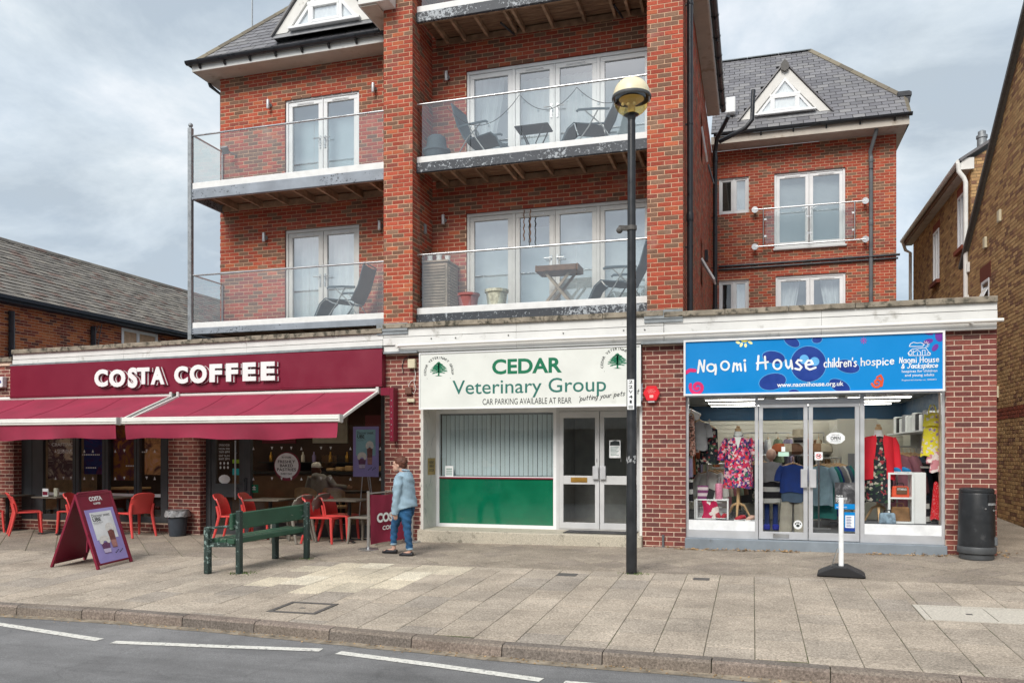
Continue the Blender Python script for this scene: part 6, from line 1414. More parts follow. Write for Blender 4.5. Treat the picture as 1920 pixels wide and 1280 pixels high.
for dx in (-.1, -.03, .05): MB().sphere((bx+dx, by-.10, cz-.12+.05*abs(dx)), .022, 8, 6).build('bulb', 'print_white', lp, smooth=True)
zt = at(1183, 712, by).z; zb = at(1183, 768, by).z
MB().box(bx-.045, bx+.043, by-.0735, by-.058, zb, zt).build('number_plate', 'print_white', lp)
mb = MB(); hh = (zt-zb-.07)/5
for i, ch in enumerate('22V41'): letter(mb, ch, bx-.026+(.012 if ch == '1' else 0), bx+.026-(.012 if ch == '1' else 0), zt-(i+1)*hh+.012, zt-i*hh-.012, by-.0745, .015)
for i in range(3): mb.box(bx-.03, bx+.03, by-.0745, by-.074, zb+.012+.016*i, zb+.02+.016*i)
mb.build('lettering', 'ink', lp)
z = at(1183, 428, by).z; MB().lathe([(.062, -.03), (.070, -.028), (.070, .028), (.062, .03)], (bx, by, z), 14).build('clamp', 'cast_iron', lp); MB().bar((bx-.06, by-.02, z), (bx-.16, by-.06, z+.0), .05, .06).sphere((bx-.15, by-.06, z-.03), .045, 8, 6).build('clamp_bracket', 'cast_iron', lp, smooth=True)
z = at(1183, 860, by).z; q = MB(); rr = random.Random(4)
for k in range(16): a = R(-90+rr.uniform(-55, 55)); c = V3((bx+.0735*cos(a), by+.0735*sin(a), z+rr.uniform(-.05, .05))); s = V3((-sin(a), cos(a), 0))*rr.uniform(.006, .016); h = V3((0, 0, rr.uniform(.008, .025))); q.poly([c-s-h, c+s-h*.6, c+s*.8+h, c-s+h*.7])
q.build('sticker_remains', 'liner', lp, fix=False)
# bench (old green park bench seen from behind)
B1, B2, F1, F2 = V3((-6.80, 9.63, 0)), V3((-6.56, 10.99, 0)), V3((-7.25, 9.55, 0)), V3((-7.05, 10.90, 0))
for p in (B1, B2, F1, F2): p.z = gz(p.x, p.y)
e = (B2-B1).normalized(); f = V3((-e.y, e.x, 0)).normalized(); U = V3((0, 0, 1))
bn = thing('park_bench', 'weathered green timber park bench on dark peeling posts, seen from behind', 'bench', tuple((B1+F2)/2))
for p in (B1, B2): MB().obox(p+U*.43, e*.036, f*.04, U*.44).build('back_post', 'bench_post', bn, bevel=.008)
for p in (F1, F2): MB().obox(p+U*.31, e*.04, f*.042, U*.31).build('front_leg', 'bench_post', bn, bevel=.008)
mid = (B1+B2)/2; L_ = (B2-B1).length/2
MB().obox(mid+f*.075+U*.72, e*(L_+.09), f*.028, U*.115).build('backrest_plank', 'bench_green', bn, bevel=.012)
for i in range(3): MB().obox(mid+f*(.10+.145*i)+U*(.445), e*(L_+.07), f*.066, U*.035).build('seat_plank', 'bench_green', bn, bevel=.01)
MB().obox(mid+f*.44+U*.385, e*(L_-.02), f*.022, U*.04).build('seat_rail', 'bench_post', bn, bevel=.006)
for b_, f_ in ((B1, F1), (B2, F2)):
    d = (f_-b_); MB().bar(b_+U*.66+d*.05, f_+U*.63+d*.09, .075, .035).build('arm_rest', 'bench_post', bn, bevel=.008); MB().bar(b_+U*.40, f_+U*.40, .04, .06).build('cross_rail', 'bench_post', bn)
# A-board
A, B, Cc, D = V3((-9.07, 9.48, 0)), V3((-9.13, 10.23, 0)), V3((-9.97, 9.53, 0)), V3((-10.05, 10.26, 0))
for p in (A, B, Cc, D): p.z = gz(p.x, p.y)
P0, P1 = V3((-9.50, 9.50, .915)), V3((-9.57, 10.25, .93))
ab = thing('sandwich_board', 'maroon A-frame pavement board with a lilac iced drinks poster in front of the coffee shop', 'sandwich board', tuple((A+D)/2))
mat('maroon_board', (.20, .012, .036), .42, var=.06)
def leafboard(p0, p1, a, b, nm, off):
    ux = (b-a).normalized(); uy = ((p0+p1)/2-(a+b)/2); h = uy.length; uy.normalize(); n = ux.cross(uy); w = (b-a).length; o = a
    foot = .05
    MB().obox(o+ux*w/2+uy*(h+foot)/2, ux*w/2, uy*(h-foot)/2, n*.010).build(nm, 'maroon_board', ab)
    for s in (.02, w-.02): MB().obox(o+ux*s+uy*h/2, ux*.022, uy*h/2, n*.018).build('side_rail', 'maroon_board', ab, bevel=.004)
    MB().obox(o+ux*w/2+uy*(foot+.03), ux*(w/2-.043), uy*.022, n*.016).obox(o+ux*w/2+uy*(h-.02), ux*(w/2-.043), uy*.02, n*.016).build('cross_rail', 'maroon_board', ab, bevel=.004)
    return o, ux, uy, n, w, h
o, ux, uy, n, w, h = leafboard(P0, P1, A, B, 'front_leaf', 1)
if n.x < 0: n = -n
MB().obox(o+ux*w*.5+uy*h*.42+n*.013, ux*w*.40, uy*h*.355, n*.004).build('poster', 'lilac', ab)
po_ = o+ux*w*.10+uy*h*.065+n*.0185
drinkposter(ab, po_, ux, uy, w*.80, h*.71)
q = MB(); letter(q, 'COSTA', w*.32, w*.68, h*.885, h*.945, 0, .05, o=o+n*.013, ux=ux, uy=uy); letter(q, 'COFFEE', w*.40, w*.60, h*.835, h*.862, 0, .04, o=o+n*.013, ux=ux, uy=uy); q.build('lettering', 'letter_white', ab)
leafboard(P0, P1, Cc, D, 'rear_leaf', 1)
MB().bar(V3((-9.25, 9.5, .35)), V3((-9.27, 9.5, .08)), .018, .035).build('stay', 'maroon_board', ab)
MB().tube([P0+V3((0, .05, .01)), P1+V3((0, -.05, .01))], .014, 8).build('hinge_bar', 'maroon_board', ab)
# cafe barrier with banner
p0, p1 = V3((-6.04, 12.03, gz(-6.04, 12.03))), V3((-5.70, 13.02, gz(-5.7, 13.02)))
cb = thing('cafe_barrier', 'maroon canvas barrier banner hung between steel posts beside the walking woman', 'barrier', tuple((p0+p1)/2))
for p in (p0, p1): MB().lathe([(.17, 0), (.17, .008), (.155, .02), (.05, .03), (.028, .05)], p, 24).build('base', 'steel', cb, smooth=True); MB().lathe([(.024, .03), (.024, .93), (.027, .935), (.027, .955), (.015, .96)], p, 12).build('post', 'steel', cb, smooth=True)
d = p1-p0
def ban(a, b): p = p0+d*(.035+.93*a)+U*(.90-.82*b); nn = V3((d.y, -d.x, 0)).normalized(); return p+nn*(.02*sin(a*9+b*2)*b+.012*sin(a*21)*(1-b)*.5)-U*.03*sin(pi*a)*(1-b)
MB().grid(ban, 24, 14).build('banner', 'awning', cb, smooth=True, solid=.004)
MB().tube([p0+U*.92, p1+U*.92], .012, 8).build('rail', 'steel', cb)
ux = d.normalized(); nn = V3((d.y, -d.x, 0)).normalized(); q = MB(); letter(q, 'COSTA', .17, .80, .42, .58, 0, .05, o=p0+nn*.028, ux=ux, uy=U); letter(q, 'COFFEE', .30, .68, .29, .36, 0, .03, o=p0+nn*.028, ux=ux, uy=U); q.build('lettering', 'letter_white', cb)
# swing sign seen edge-on
sx, sy = 1.09, 11.14; sz = gz(sx, sy); vd = V3((sx, sy, 0)).normalized(); rd = V3((vd.y, -vd.x, 0))
ss = thing('pavement_sign', 'white pavement sign seen edge-on with a black rubber foot before the charity shop', 'sign', (sx, sy, sz))
q = MB(); pl = [(-.285, 0), (.285, 0), (.285, .02), (.24, .05), (.07, .125), (-.07, .125), (-.24, .05), (-.285, .02)]
q.prism(pl, tuple(vd*.42), tuple(V3((sx, sy, sz))-vd*.21), tuple(rd), (0, 0, 1)); q.build('foot', 'rubber', ss, bevel=.012)
MB().obox((sx, sy, sz+.50), rd*.029, vd*.07, U*.49).build('panel', 'print_white', ss, bevel=.01)
MB().tube([V3((sx, sy, sz+.35))-rd*.04-vd*.1, V3((sx, sy, sz+.16))-rd*.10-vd*.1, V3((sx, sy, sz+.12))-rd*.115-vd*.1], .008, 6).build('chain', 'steel', ss)
# litter bins
p = at(1831, 1040, 12.86); bx2, by2 = p.x, 12.86; bz2 = gz(bx2, by2)
lb = thing('litter_bin', 'tall black rounded litter bin with grey base band against the right brick pier', 'bin', (bx2, by2, bz2))
MB().lathe([(.215, 0), (.22, .02), (.22, .075), (.21, .08)], (bx2, by2, bz2), 28).build('base', 'bin_band', lb, smooth=True)
MB().lathe([(.243, .085), (.246, .09), (.246, .175), (.242, .18)], (bx2, by2, bz2), 28).build('base_band', 'bin_band', lb, smooth=True)
MB().lathe([(.238, .18), (.232, .5), (.224, .92), (.218, .935), (.212, .94)], (bx2, by2, bz2), 28).build('drum', 'bin_black', lb, smooth=True)
MB().lathe([(.222, .94), (.224, .955), (.217, .985), (.195, 1.0), (.001, 1.005)], (bx2, by2, bz2), 28).build('lid', 'bin_black', lb, smooth=True)
a0 = R(-66); q = MB()
for r0, z0, z1, m_, nm in ((.232, .80, .92, 'rubber', 'slot'), (.235, .765, .80, 'liner', 'slot_lip')):
    q = MB()
    for i in range(6): a, b = a0+i*R(9), a0+(i+1)*R(9); q.poly([(bx2+r0*cos(a), by2+r0*sin(a), bz2+z0), (bx2+r0*cos(b), by2+r0*sin(b), bz2+z0), (bx2+r0*cos(b), by2+r0*sin(b), bz2+z1), (bx2+r0*cos(a), by2+r0*sin(a), bz2+z1)])
    q.build(nm, m_, lb, solid=-.006 if nm == 'slot' else .006)
q = MB(); [q.lathe([(.012, -.238), (.012, -.225)], (bx2+dx, by2+.01, bz2+zz), 8, axis='Y') for dx, zz in ((.06, .72), (.16, .70))]; q.build('rivets', 'steel', lb); MB().box(bx2+.17, bx2+.235, by2-.13, by2-.04, bz2+.2, bz2+.32).build('hinge', 'grey_pvc', lb, bevel=.008)
p = gp(345, 1003); bx3, by3 = -10.55, 13.0; bz3 = gz(bx3, by3)
wb = thing('waste_bin', 'small black bucket bin with a grey liner against the brick pier of the coffee shop', 'bin', (bx3, by3, bz3))
MB().lathe([(.145, 0), (.15, .01), (.19, .44), (.205, .445), (.205, .47), (.19, .47), (.15, .05), (.001, .05)], (bx3, by3, bz3), 22).build('bucket', 'bucket', wb, smooth=True)
q = MB(); rr = random.Random(8)
def lin(a, b): r = .212+.012*sin(a*40+b*3)+.02*b*rr.random(); k = 2*pi*a; return (bx3+r*cos(k), by3+r*sin(k), bz3+.50-.02*rr.random()-.12*b)
q.grid(lin, 40, 4, True).lathe([(.20, .50), (.17, .47), (.001, .44)], (bx3, by3, bz3), 20); q.build('liner', 'liner', wb, smooth=True, fix=False)
# ---------------------------------------------------------------- cafe chairs and tables
def make_chair(nm, m, lab, group, low=False):
    t = thing(nm, lab, 'chair', (0, 0, 0), 0, group)
    def seat(a, b): x = (a-.5)*.44; y = -.23+.44*b; return (x*(1-.06*b), y, .455-.018*sin(pi*a)*sin(pi*b)-.03*max(0, .12-b)/.12)
    MB().grid(seat, 10, 8).build('seat', m, t, smooth=True, solid=.022)
    def back(a, b):
        x = (a-.5)*.43*(1-.10*b*b); e_ = .05*(abs(a-.5)*2)**3
        z = .445+.385*b-(.045*(abs(a-.5)*2)**4 if b > .85 else 0)*1.; return (x, .205+.10*b+.03*b*b-e_-.02*sin(pi*b), z)
    MB().grid(back, 12, 10).build('backrest', m, t, smooth=True, solid=.020)
    for sx_ in (-1, 1):
        MB().tube([(sx_*.195, -.20, .445), (sx_*.205, -.21, .2), (sx_*.215, -.225, 0)], [.030, .025, .021], 8, flat=.9).build('leg', m, t, smooth=True)
        MB().tube([(sx_*.20, .24, .62), (sx_*.20, .20, .44), (sx_*.212, .25, .2), (sx_*.222, .30, 0)], [.022, .031, .026, .021], 8, flat=.9).build('leg', m, t, smooth=True)
        MB().bar((sx_*.20, -.2, .435), (sx_*.20, .21, .435), .03, .03).build('side_rail', m, t, bevel=.008)
    MB().bar((-.2, -.205, .432), (.2, -.205, .432), .03, .03).build('front_rail', m, t, bevel=.008)
    return t
def face(fx_, fy_): return atan2(fx_, -fy_) if False else atan2(fy_, fx_)+pi/2       # local -Y looks along (fx, fy)
red = make_chair('cafe_chair', 'chair_red', '', 'red plastic chairs outside the coffee shop'); grey = None
reds = [(-14.95, 12.75, .5, .85, 'red chair cut off by the left picture edge'), (-13.88, 12.70, .62, .78, 'leftmost whole red chair, its curved back towards us'), (-12.98, 13.0, -.75, -.2, 'red chair half hidden behind the table left of the A-frame board'),
 (-12.35, 12.62, .9, .3, 'red chair almost wholly hidden behind the A-frame board'), (-11.36, 12.80, -.93, .30, 'red chair right of the A-frame board, left of the small bucket bin'),
 (-9.02, 12.66, .96, .25, 'red chair nearest the coffee shop door behind the bench, left one of the pair'), (-8.72, 12.98, .96, .2, 'red chair behind the bench close to the window, right one of the pair'),
 (-7.22, 12.68, .98, .1, 'front red chair pulled up to the table right of the bench'), (-7.08, 13.02, .98, .05, 'red chair beside the window, behind another red chair right of the bench')]
for i, (x, y, a, b, lab) in enumerate(reds):
    c = red if i == 0 else dup(red); c['label'] = lab; place(c, (x, y, gz(x, y)), face(a, b)); c.scale = (1.08, 1.08, 1.02)
grey = make_chair('cafe_chair', 'chair_grey', '', 'grey plastic chairs outside the coffee shop')
for i, (x, y, a, b, lab) in enumerate([(-7.86, 12.62, -.98, .12, 'grey chair back behind the right end of the bench'), (-7.70, 12.95, -.98, .05, 'grey chair next to the window, beyond the other grey chair by the bench'), (-6.45, 12.80, -.99, .1, 'grey chair next to the steel post of the banner')]):
    c = grey if i == 0 else dup(grey); c['label'] = lab; place(c, (x, y, gz(x, y)), face(a, b)); c.scale = (1.08, 1.08, 1.02)
def make_table():
    t = thing('cafe_table', '', 'table', (0, 0, 0), 0, 'square cafe tables on the pavement')
    MB().box(-.34, .34, -.34, .34, .715, .745).build('tabletop', 'table_top', t, bevel=.008); MB().tube([(0, 0, .715), (0, 0, .03)], .035, 10).build('pedestal', 'table_black', t, smooth=True)
    for k in range(4): a = R(45+90*k); MB().bar((0, 0, .035), (.36*cos(a), .36*sin(a), .012), .05, .022).build('foot', 'table_black', t, bevel=.005)
    MB().box(-.2, .2, -.03, .03, .70, .714).box(-.03, .03, -.2, -.03, .70, .714).box(-.03, .03, .03, .2, .70, .714).build('spider', 'table_black', t)
    return t
tb = make_table()
for i, (x, y, lab) in enumerate([(-14.75, 13.02, 'cafe table cut off by the left picture edge'), (-13.30, 12.90, 'cafe table holding a menu card, left of the A-frame board'), (-11.98, 12.84, 'cafe table holding an ashtray, behind the A-frame board'), (-8.40, 12.82, 'cafe table between red and grey chairs behind the bench'), (-6.86, 12.92, 'cafe table next to the steel post, in front of the lilac window poster')]):
    c = tb if i == 0 else dup(tb); c['label'] = lab; place(c, (x, y, gz(x, y)), R(rnd.uniform(-6, 6)))
zt_ = lambda x, y: gz(x, y)+.745
c = thing('menu_holder', 'small clear menu stand with white cards on the cafe table left of the A-frame board', 'menu stand', (-13.5, 12.8, zt_(-13.5, 12.8)))
MB().box(-13.58, -13.44, 12.78, 12.80, zt_(-13.8, 12.8), zt_(-13.8, 12.8)+.16).build('menu', 'print_white', c); MB().box(-13.35, -13.26, 12.82, 12.88, zt_(-13.8, 12.8), zt_(-13.8, 12.8)+.17).build('sauce_sachets', 'pot_cream', c, bevel=.01); MB().box(-13.57, -13.45, 12.776, 12.7795, zt_(-13.8, 12.8)+.03, zt_(-13.8, 12.8)+.10).build('print', 'maroon', c)
c = thing('ashtray', 'black round ashtray on the cafe table behind the A-frame board', 'ashtray', (-12.0, 12.72, zt_(-12, 12.72))); MB().lathe([(.05, 0), (.065, .01), (.065, .04), (.055, .04), (.05, .012), (.001, .012)], (-12.0, 12.72, zt_(-12, 12.72)), 16).build('dish', 'table_black', c, smooth=True)
# ================================================================ balcony furniture
def make_recliner(lab, col):
    t = thing('recliner_chair', lab, 'recliner', (0, 0, 0), 0, 'folding recliners on the balconies')      # looks along +X, origin at its middle on the floor
    W_ = .27
    def sling(pts, nm):
        def fn(a, b):
            k = a*(len(pts)-1); i = min(int(k), len(pts)-2); q = k-i; p, r = pts[i], pts[i+1]; x, z = p[0]+(r[0]-p[0])*q, p[1]+(r[1]-p[1])*q
            return (x, (b-.5)*2*W_, z-.02*sin(pi*b))
        MB().grid(fn, 10, 6).build(nm, col, t, smooth=True, solid=.012)
    sling([(-.16, .40), (-.30, .66), (-.42, 1.08)], 'backrest'); sling([(.34, .45), (.1, .42), (-.14, .36)], 'seat'); sling([(.36, .44), (.46, .36), (.60, .06)], 'leg_rest')
    for s in (-1, 1):
        y = s*(W_+.02); MB().tube([(-.43, y, 1.10), (-.31, y, .68), (-.16, y, .40), (.12, y, .42), (.36, y, .455), (.47, y, .36), (.62, y, .04)], .013, 8).build('frame_tube', 'fabric_slate', t, smooth=True)
        MB().tube([(-.36, y*1.06, .02), (-.1, y*1.06, .40), (.16, y*1.06, .64)], .012, 8).build('leg', 'grey_gloss', t, smooth=True); MB().tube([(.34, y*1.12, .02), (.1, y*1.12, .35), (-.06, y*1.12, .63)], .012, 8).build('leg', 'grey_gloss', t, smooth=True)
        MB().tube([(-.26, y*1.1, .635), (-.0, y*1.1, .655), (.27, y*1.1, .66), (.31, y*1.1, .63)], .022, 8, flat=.6).build('arm_rest', 'fabric_slate', t, smooth=True)
    MB().tube([(-.36, -W_*1.1, .02), (-.36, W_*1.1, .02)], .012, 8).tube([(.34, -W_*1.2, .02), (.34, W_*1.2, .02)], .012, 8).tube([(-.43, -W_, 1.10), (-.43, W_, 1.10)], .013, 8).build('cross_tube', 'fabric_slate', t, smooth=True)
    return t
rc = make_recliner('', 'fabric_slate')
for i, (x, y, z, rz_, lab) in enumerate([(-7.42, 13.98, 3.985, pi+.06, 'grey recliner at the right end of the lower left balcony'), (-2.12, 13.98, 4.02, pi-.05, 'grey recliner on the lower middle balcony beside the tray table'), (-4.78, 13.98, 6.75, -.12, 'grey recliner facing right on the upper middle balcony'), (-2.62, 13.98, 6.75, pi+.08, 'grey recliner facing left on the upper middle balcony')]):
    c = rc if i == 0 else dup(rc); c['label'] = lab; place(c, (x, y, z), rz_)
st = thing('folding_table', 'small dark folding side table between the recliners on the upper middle balcony', 'table', (-3.75, 14.0, 6.75))
MB().box(-4.07, -3.45, 13.8, 14.2, 7.30, 7.33).build('tabletop', 'fabric_black', st, bevel=.01)
for s in (-1, 1): MB().tube([(-3.98, 14+s*.16, 7.30), (-3.84, 14+s*.16, 7.0), (-3.88, 14+s*.16, 6.76)], .012, 8).tube([(-3.54, 14+s*.16, 7.30), (-3.68, 14+s*.16, 7.0), (-3.62, 14+s*.16, 6.76)], .012, 8).build('leg', 'fabric_black', st, smooth=True)
st = thing('tray_table', 'brown wooden tray table on crossed legs on the lower middle balcony', 'table', (-3.2, 13.95, 4.02))
MB().box(-3.62, -2.93, 13.74, 14.16, 4.70, 4.72).box(-3.66, -3.62, 13.72, 14.18, 4.69, 4.80).box(-2.93, -2.89, 13.72, 14.18, 4.69, 4.80).box(-3.62, -2.93, 13.70, 13.74, 4.69, 4.79).box(-3.62, -2.93, 14.16, 14.2, 4.69, 4.79).build('tray', 'teak', st, bevel=.005)
for y in (13.78, 14.12): MB().bar((-3.5, y, 4.69), (-2.95, y, 4.02), .03, .045).build('leg', 'grey_wood', st); MB().bar((-3.05, y+.035, 4.69), (-3.6, y+.035, 4.02), .03, .045).build('leg', 'grey_wood', st)
st = thing('slatted_cabinet', 'tall grey slatted cabinet at the left end of the lower middle balcony', 'cabinet', (-5.6, 14.1, 4.02))
MB().box(-5.85, -5.36, 13.85, 14.4, 4.02, 5.02).build('carcass', 'grey_wood', st, bevel=.01); MB().box(-5.87, -5.34, 13.82, 14.42, 5.02, 5.05).build('top', 'grey_wood', st)
for i in range(17): MB().box(-5.355, -5.34, 13.9, 14.35, 4.08+i*.054, 4.12+i*.054).build('slat', 'pale_wood' if False else 'grey_wood', st); MB().box(-5.82, -5.40, 13.835, 13.85, 4.08+i*.054, 4.115+i*.054).build('slat', 'grey_wood', st)
for i, (x, y) in enumerate(((-5.72, 13.9), (-5.56, 13.95), (-5.45, 14.1))):
    o = MB().lathe([(.05, 0), (.055, .02), (.045, .08), (.06, .13), (.05, .13), (.001, .1)], (x, y, 5.05), 12).build('ornament_pot', 'net', smooth=True); tag(o, ('front', 'middle', 'rear')[i]+' small white pot on top of the slatted cabinet', 'pot', 'white pots on the slatted cabinet')
def pot(nm, x, y, z, r, h, m, lab):
    t = thing(nm, lab, 'plant pot', (x, y, z)); MB().lathe([(r*.72, 0), (r*.95, h*.86), (r*1.06, h*.87), (r*1.08, h), (r*.95, h), (r*.85, h*.8), (.001, h*.78)], (x, y, z), 20).build('pot', m, t, smooth=True); MB().lathe([(r*.86, h*.82), (.001, h*.86)], (x, y, z), 16).build('soil', 'soil', t); return t
pot('plant_pot', -4.88, 13.66, 4.02, .19, .34, 'terracotta', 'red square-shouldered plant pot on the lower middle balcony'); pot('plant_pot', -4.35, 13.66, 4.02, .20, .38, 'pot_cream', 'cream and green patterned plant pot on the lower middle balcony')
st = thing('storage_pot', 'dark stacked garden pots in the left corner of the upper middle balcony', 'pot', (-5.55, 13.8, 6.75)); MB().lathe([(.16, 0), (.24, .25), (.26, .26), (.26, .3), (.2, .3), (.17, .52), (.12, .56), (.001, .56)], (-5.55, 13.8, 6.75), 14).build('pots', 'fabric_slate', st, smooth=True)
pts = []; 
for a, b in (((-5.25, 7.70), (-3.9, 7.76)), ((-3.9, 7.76), (-2.88, 7.76)), ((-2.88, 7.76), (-1.75, 7.72))):
    for i in range(12): k = i/12; pts.append((a[0]+(b[0]-a[0])*k, 13.56, a[1]+(b[1]-a[1])*k-.42*(1-(2*k-1)**2)*(.75 if b[0]-a[0] < 1.2 else 1)))
st = thing('string_lights', 'string of small bulbs looped along the upper middle balcony rail', 'string lights', (-3.5, 13.56, 7.7)); MB().tube(pts, .006, 5).build('cable', 'rubber', st)
for p in pts[1::3]: MB().sphere((p[0], p[1], p[2]-.035), .022, 8, 6, sz=1.4).build('bulb', 'glass_flat', st, smooth=True)
st = thing('wind_chime', 'pair of twisted rope ornaments hanging in front of the lower middle doors', 'ornament', (-4.0, 14.3, 6.1)); 
for x, z0 in ((-4.04, 5.42), (-3.92, 5.38)): MB().tube([(x+.008*sin(i*1.3), 14.35+.008*cos(i*1.3), 5.99-(5.99-z0)*i/22) for i in range(23)], .011, 6).build('strand', 'teak', st, smooth=True)
# ================================================================ people
def remesh(mb, voxel, smooth=4, fac=.5):
    "melt overlapping shapes into one continuous skin"
    me = bpy.data.meshes.new('tmp'); me.from_pydata(mb.v, [], mb.f); b = bmesh.new(); b.from_mesh(me); bmesh.ops.recalc_face_normals(b, faces=b.faces[:]); b.to_mesh(me); b.free()
    o = bpy.data.objects.new('tmp', me); COL.objects.link(o); r = o.modifiers.new('r', 'REMESH'); r.mode = 'VOXEL'; r.voxel_size = voxel
    if smooth: s = o.modifiers.new('s', 'SMOOTH'); s.iterations = smooth; s.factor = fac
    m2 = bpy.data.meshes.new_from_object(o.evaluated_get(bpy.context.evaluated_depsgraph_get())); q = MB(); q.v = [tuple(v.co) for v in m2.vertices]; q.f = [tuple(p.vertices) for p in m2.polygons]
    bpy.data.objects.remove(o); bpy.data.meshes.remove(me); bpy.data.meshes.remove(m2); return q
def loft(mb, rings, n=24):
    "rings: (x, y, z, half depth x, half breadth y[, tilt])"
    b = len(mb.v)
    for x, y, z, rx, ry, *tl in rings:
        for k in range(n): q = 2*pi*k/n; mb.v.append((x+rx*cos(q), y+ry*sin(q), z+(tl[0] if tl else 0)*rx*cos(q)))
    for i in range(len(rings)-1):
        for k in range(n): mb.f.append((b+i*n+k, b+i*n+(k+1) % n, b+(i+1)*n+(k+1) % n, b+(i+1)*n+k))
    mb.f.append(tuple(b+k for k in range(n))[::-1]); mb.f.append(tuple(b+(len(rings)-1)*n+k for k in range(n))); return mb
def hand(mb, wr, d, out, palm=.085, curl=.5):
    "palm and five fingers hanging from the wrist along d; out points to the thumb side"
    d, out = V3(d).normalized(), V3(out).normalized(); nrm = d.cross(out).normalized(); p = V3(wr)+d*palm*.5
    mb.obox(p, out*.036, nrm*.013, d*palm*.5)
    for i, (o_, l) in enumerate(((.027, .062), (.009, .072), (-.009, .067), (-.027, .052))):
        a = V3(wr)+d*palm*.95+out*o_; k1 = (d+nrm*curl*.5).normalized(); k2 = (d+nrm*curl*1.6).normalized(); mb.tube([a, a+k1*l*.5, a+k1*l*.5+k2*l*.5], [.0095, .0085, .007], 7)
    a = V3(wr)+d*palm*.3+out*.034; mb.tube([a, a+(d*.7+out*.6).normalized()*.035, a+(d*.7+out*.6).normalized()*.035+(d+nrm*.4).normalized()*.03], [.012, .010, .008], 7); return mb
X0w, Y0w, Zg = -5.30, 11.64, -.073
wm = thing('person', 'woman with short auburn hair in a pale denim jacket and blue jeans walking left', 'person', (X0w, Y0w, Zg))
def wp(u, v, dy=0.): return V3((X0w+(u-750)/110., Y0w+dy, 1.55-(v-845)/119.6))
# the body: head, neck, trunk, arms, hands, legs and feet as one skin
b = MB(); hc = wp(749.5, 870.5)
b.sphere(hc+V3((.012, 0, .018)), .098, 16, 12, sx=1.0, sy=.80, sz=1.10)                         # skull
b.sphere(hc+V3((-.040, 0, -.045)), .066, 14, 10, sx=.92, sy=.86, sz=1.05)                       # jaw and cheeks
b.sphere(hc+V3((-.082, 0, -.090)), .026, 10, 8)                                                  # chin
b.tube([hc+V3((-.088, 0, .012)), hc+V3((-.113, 0, -.030))], [.011, .019], 8)                     # nose
b.sphere(hc+V3((-.094, 0, -.062)), .020, 10, 6, sy=1.3, sz=.55)                                  # lips
for s in (-1, 1):
    b.sphere(hc+V3((.012, s*.079, -.014)), .028, 10, 8, sx=.75, sy=.35, sz=1.15)                 # ears
    b.sphere(hc+V3((-.082, s*.036, .026)), .018, 8, 6)                                           # brow
b.tube([hc+V3((.028, 0, -.05)), wp(757, 884), wp(760, 893)], [.058, .056, .07], 14)
loft(b, [(*wp(757, 958), .09, .12), (*wp(758, 930), .09, .12), (*wp(758, 905), .10, .12), (*wp(759, 892), .07, .10)])
HN, HF = wp(764, 955, -.085), wp(750, 955, .085); KN, AN = wp(768, 988, -.09), wp(773.5, 1026, -.09); KF, AF = wp(736, 987, .085), wp(734, 1022, .085)
b.tube([HN, KN, wp(771, 1004, -.09), AN, wp(773, 1033, -.09)], [.07, .045, .042, .034, .032], 12); b.tube([HF, KF, wp(734.5, 1003, .085), AF, wp(735, 1031, .085)], [.07, .045, .042, .034, .032], 12)
b.tube([wp(775, 1034, -.09), wp(766, 1035.5, -.09), wp(757, 1037, -.09)], [.034, .032, .024], 10, flat=.9); b.tube([wp(736, 1033, .085), wp(727, 1034, .085), wp(716, 1035.5, .085)], [.034, .032, .024], 10)
SN, EN, WN = wp(757, 896, -.175), wp(756, 925, -.215), wp(751.5, 956, -.20); SF, EF, WF = wp(755, 896, .175), wp(752, 925, .21), wp(742, 953, .20)
b.tube([SN, EN, WN], [.04, .036, .03], 10); b.tube([SF, EF, WF], [.04, .036, .03], 10)
hand(b, WN, (.03, .0, -1), (-1, -.25, 0)); hand(b, WF, (-.1, 0, -1), (-1, .25, 0))
remesh(b, .0085, 3).build('body', 'skin', wm, smooth=True, fix=False)
q = MB(); [q.sphere(hc+V3((-.0905, s*.034, .006)), .006, 8, 6) for s in (-1, 1)]; q.build('eyes', 'ink', wm, smooth=True)
q = MB(); q.sphere(hc+V3((-.112, 0, -.064)), .008, 8, 5, sy=2.6, sz=.4); q.build('mouth', mat('lip', (.40, .12, .10), .5), wm, smooth=True)
h_ = MB(); rr = random.Random(12)
h_.sphere(hc+V3((.030, 0, .042)), .104, 16, 12, sx=1.0, sy=.90, sz=.95); h_.sphere(hc+V3((.062, 0, -.005)), .075, 12, 10, sx=.85, sy=1.0, sz=1.05); h_.sphere(hc+V3((-.035, 0, .085)), .062, 12, 8, sx=1.1, sy=1.0, sz=.6)
for s in (-1, 1): h_.sphere(hc+V3((.035, s*.066, .012)), .045, 10, 8, sx=1.1, sy=.5, sz=1.2)
for k in range(46):
    a, e_ = rr.uniform(-.2, pi*1.1), rr.uniform(-1.45, 1.45); c = hc+V3((.03+.09*cos(a)*cos(e_*.9), .082*sin(e_), .04+.088*sin(a)*cos(e_*.9)))
    if c.x < hc.x-.055 and c.z < hc.z+.06: continue
    h_.tube([c, c+V3((rr.uniform(.0, .035), rr.uniform(-.012, .012), rr.uniform(-.045, -.01)))], [.016, .006], 6)
remesh(h_, .0075, 1).build('hair', 'hair', wm, smooth=True, fix=False)
j = MB()
loft(j, [(*wp(759, 954), .205, .215, .26), (*wp(759, 944), .196, .212, .22), (*wp(758, 929), .172, .200, .1), (*wp(757.5, 912), .168, .200), (*wp(758, 898), .150, .195), (*wp(759, 889), .115, .165), (*wp(760, 884), .078, .10)])
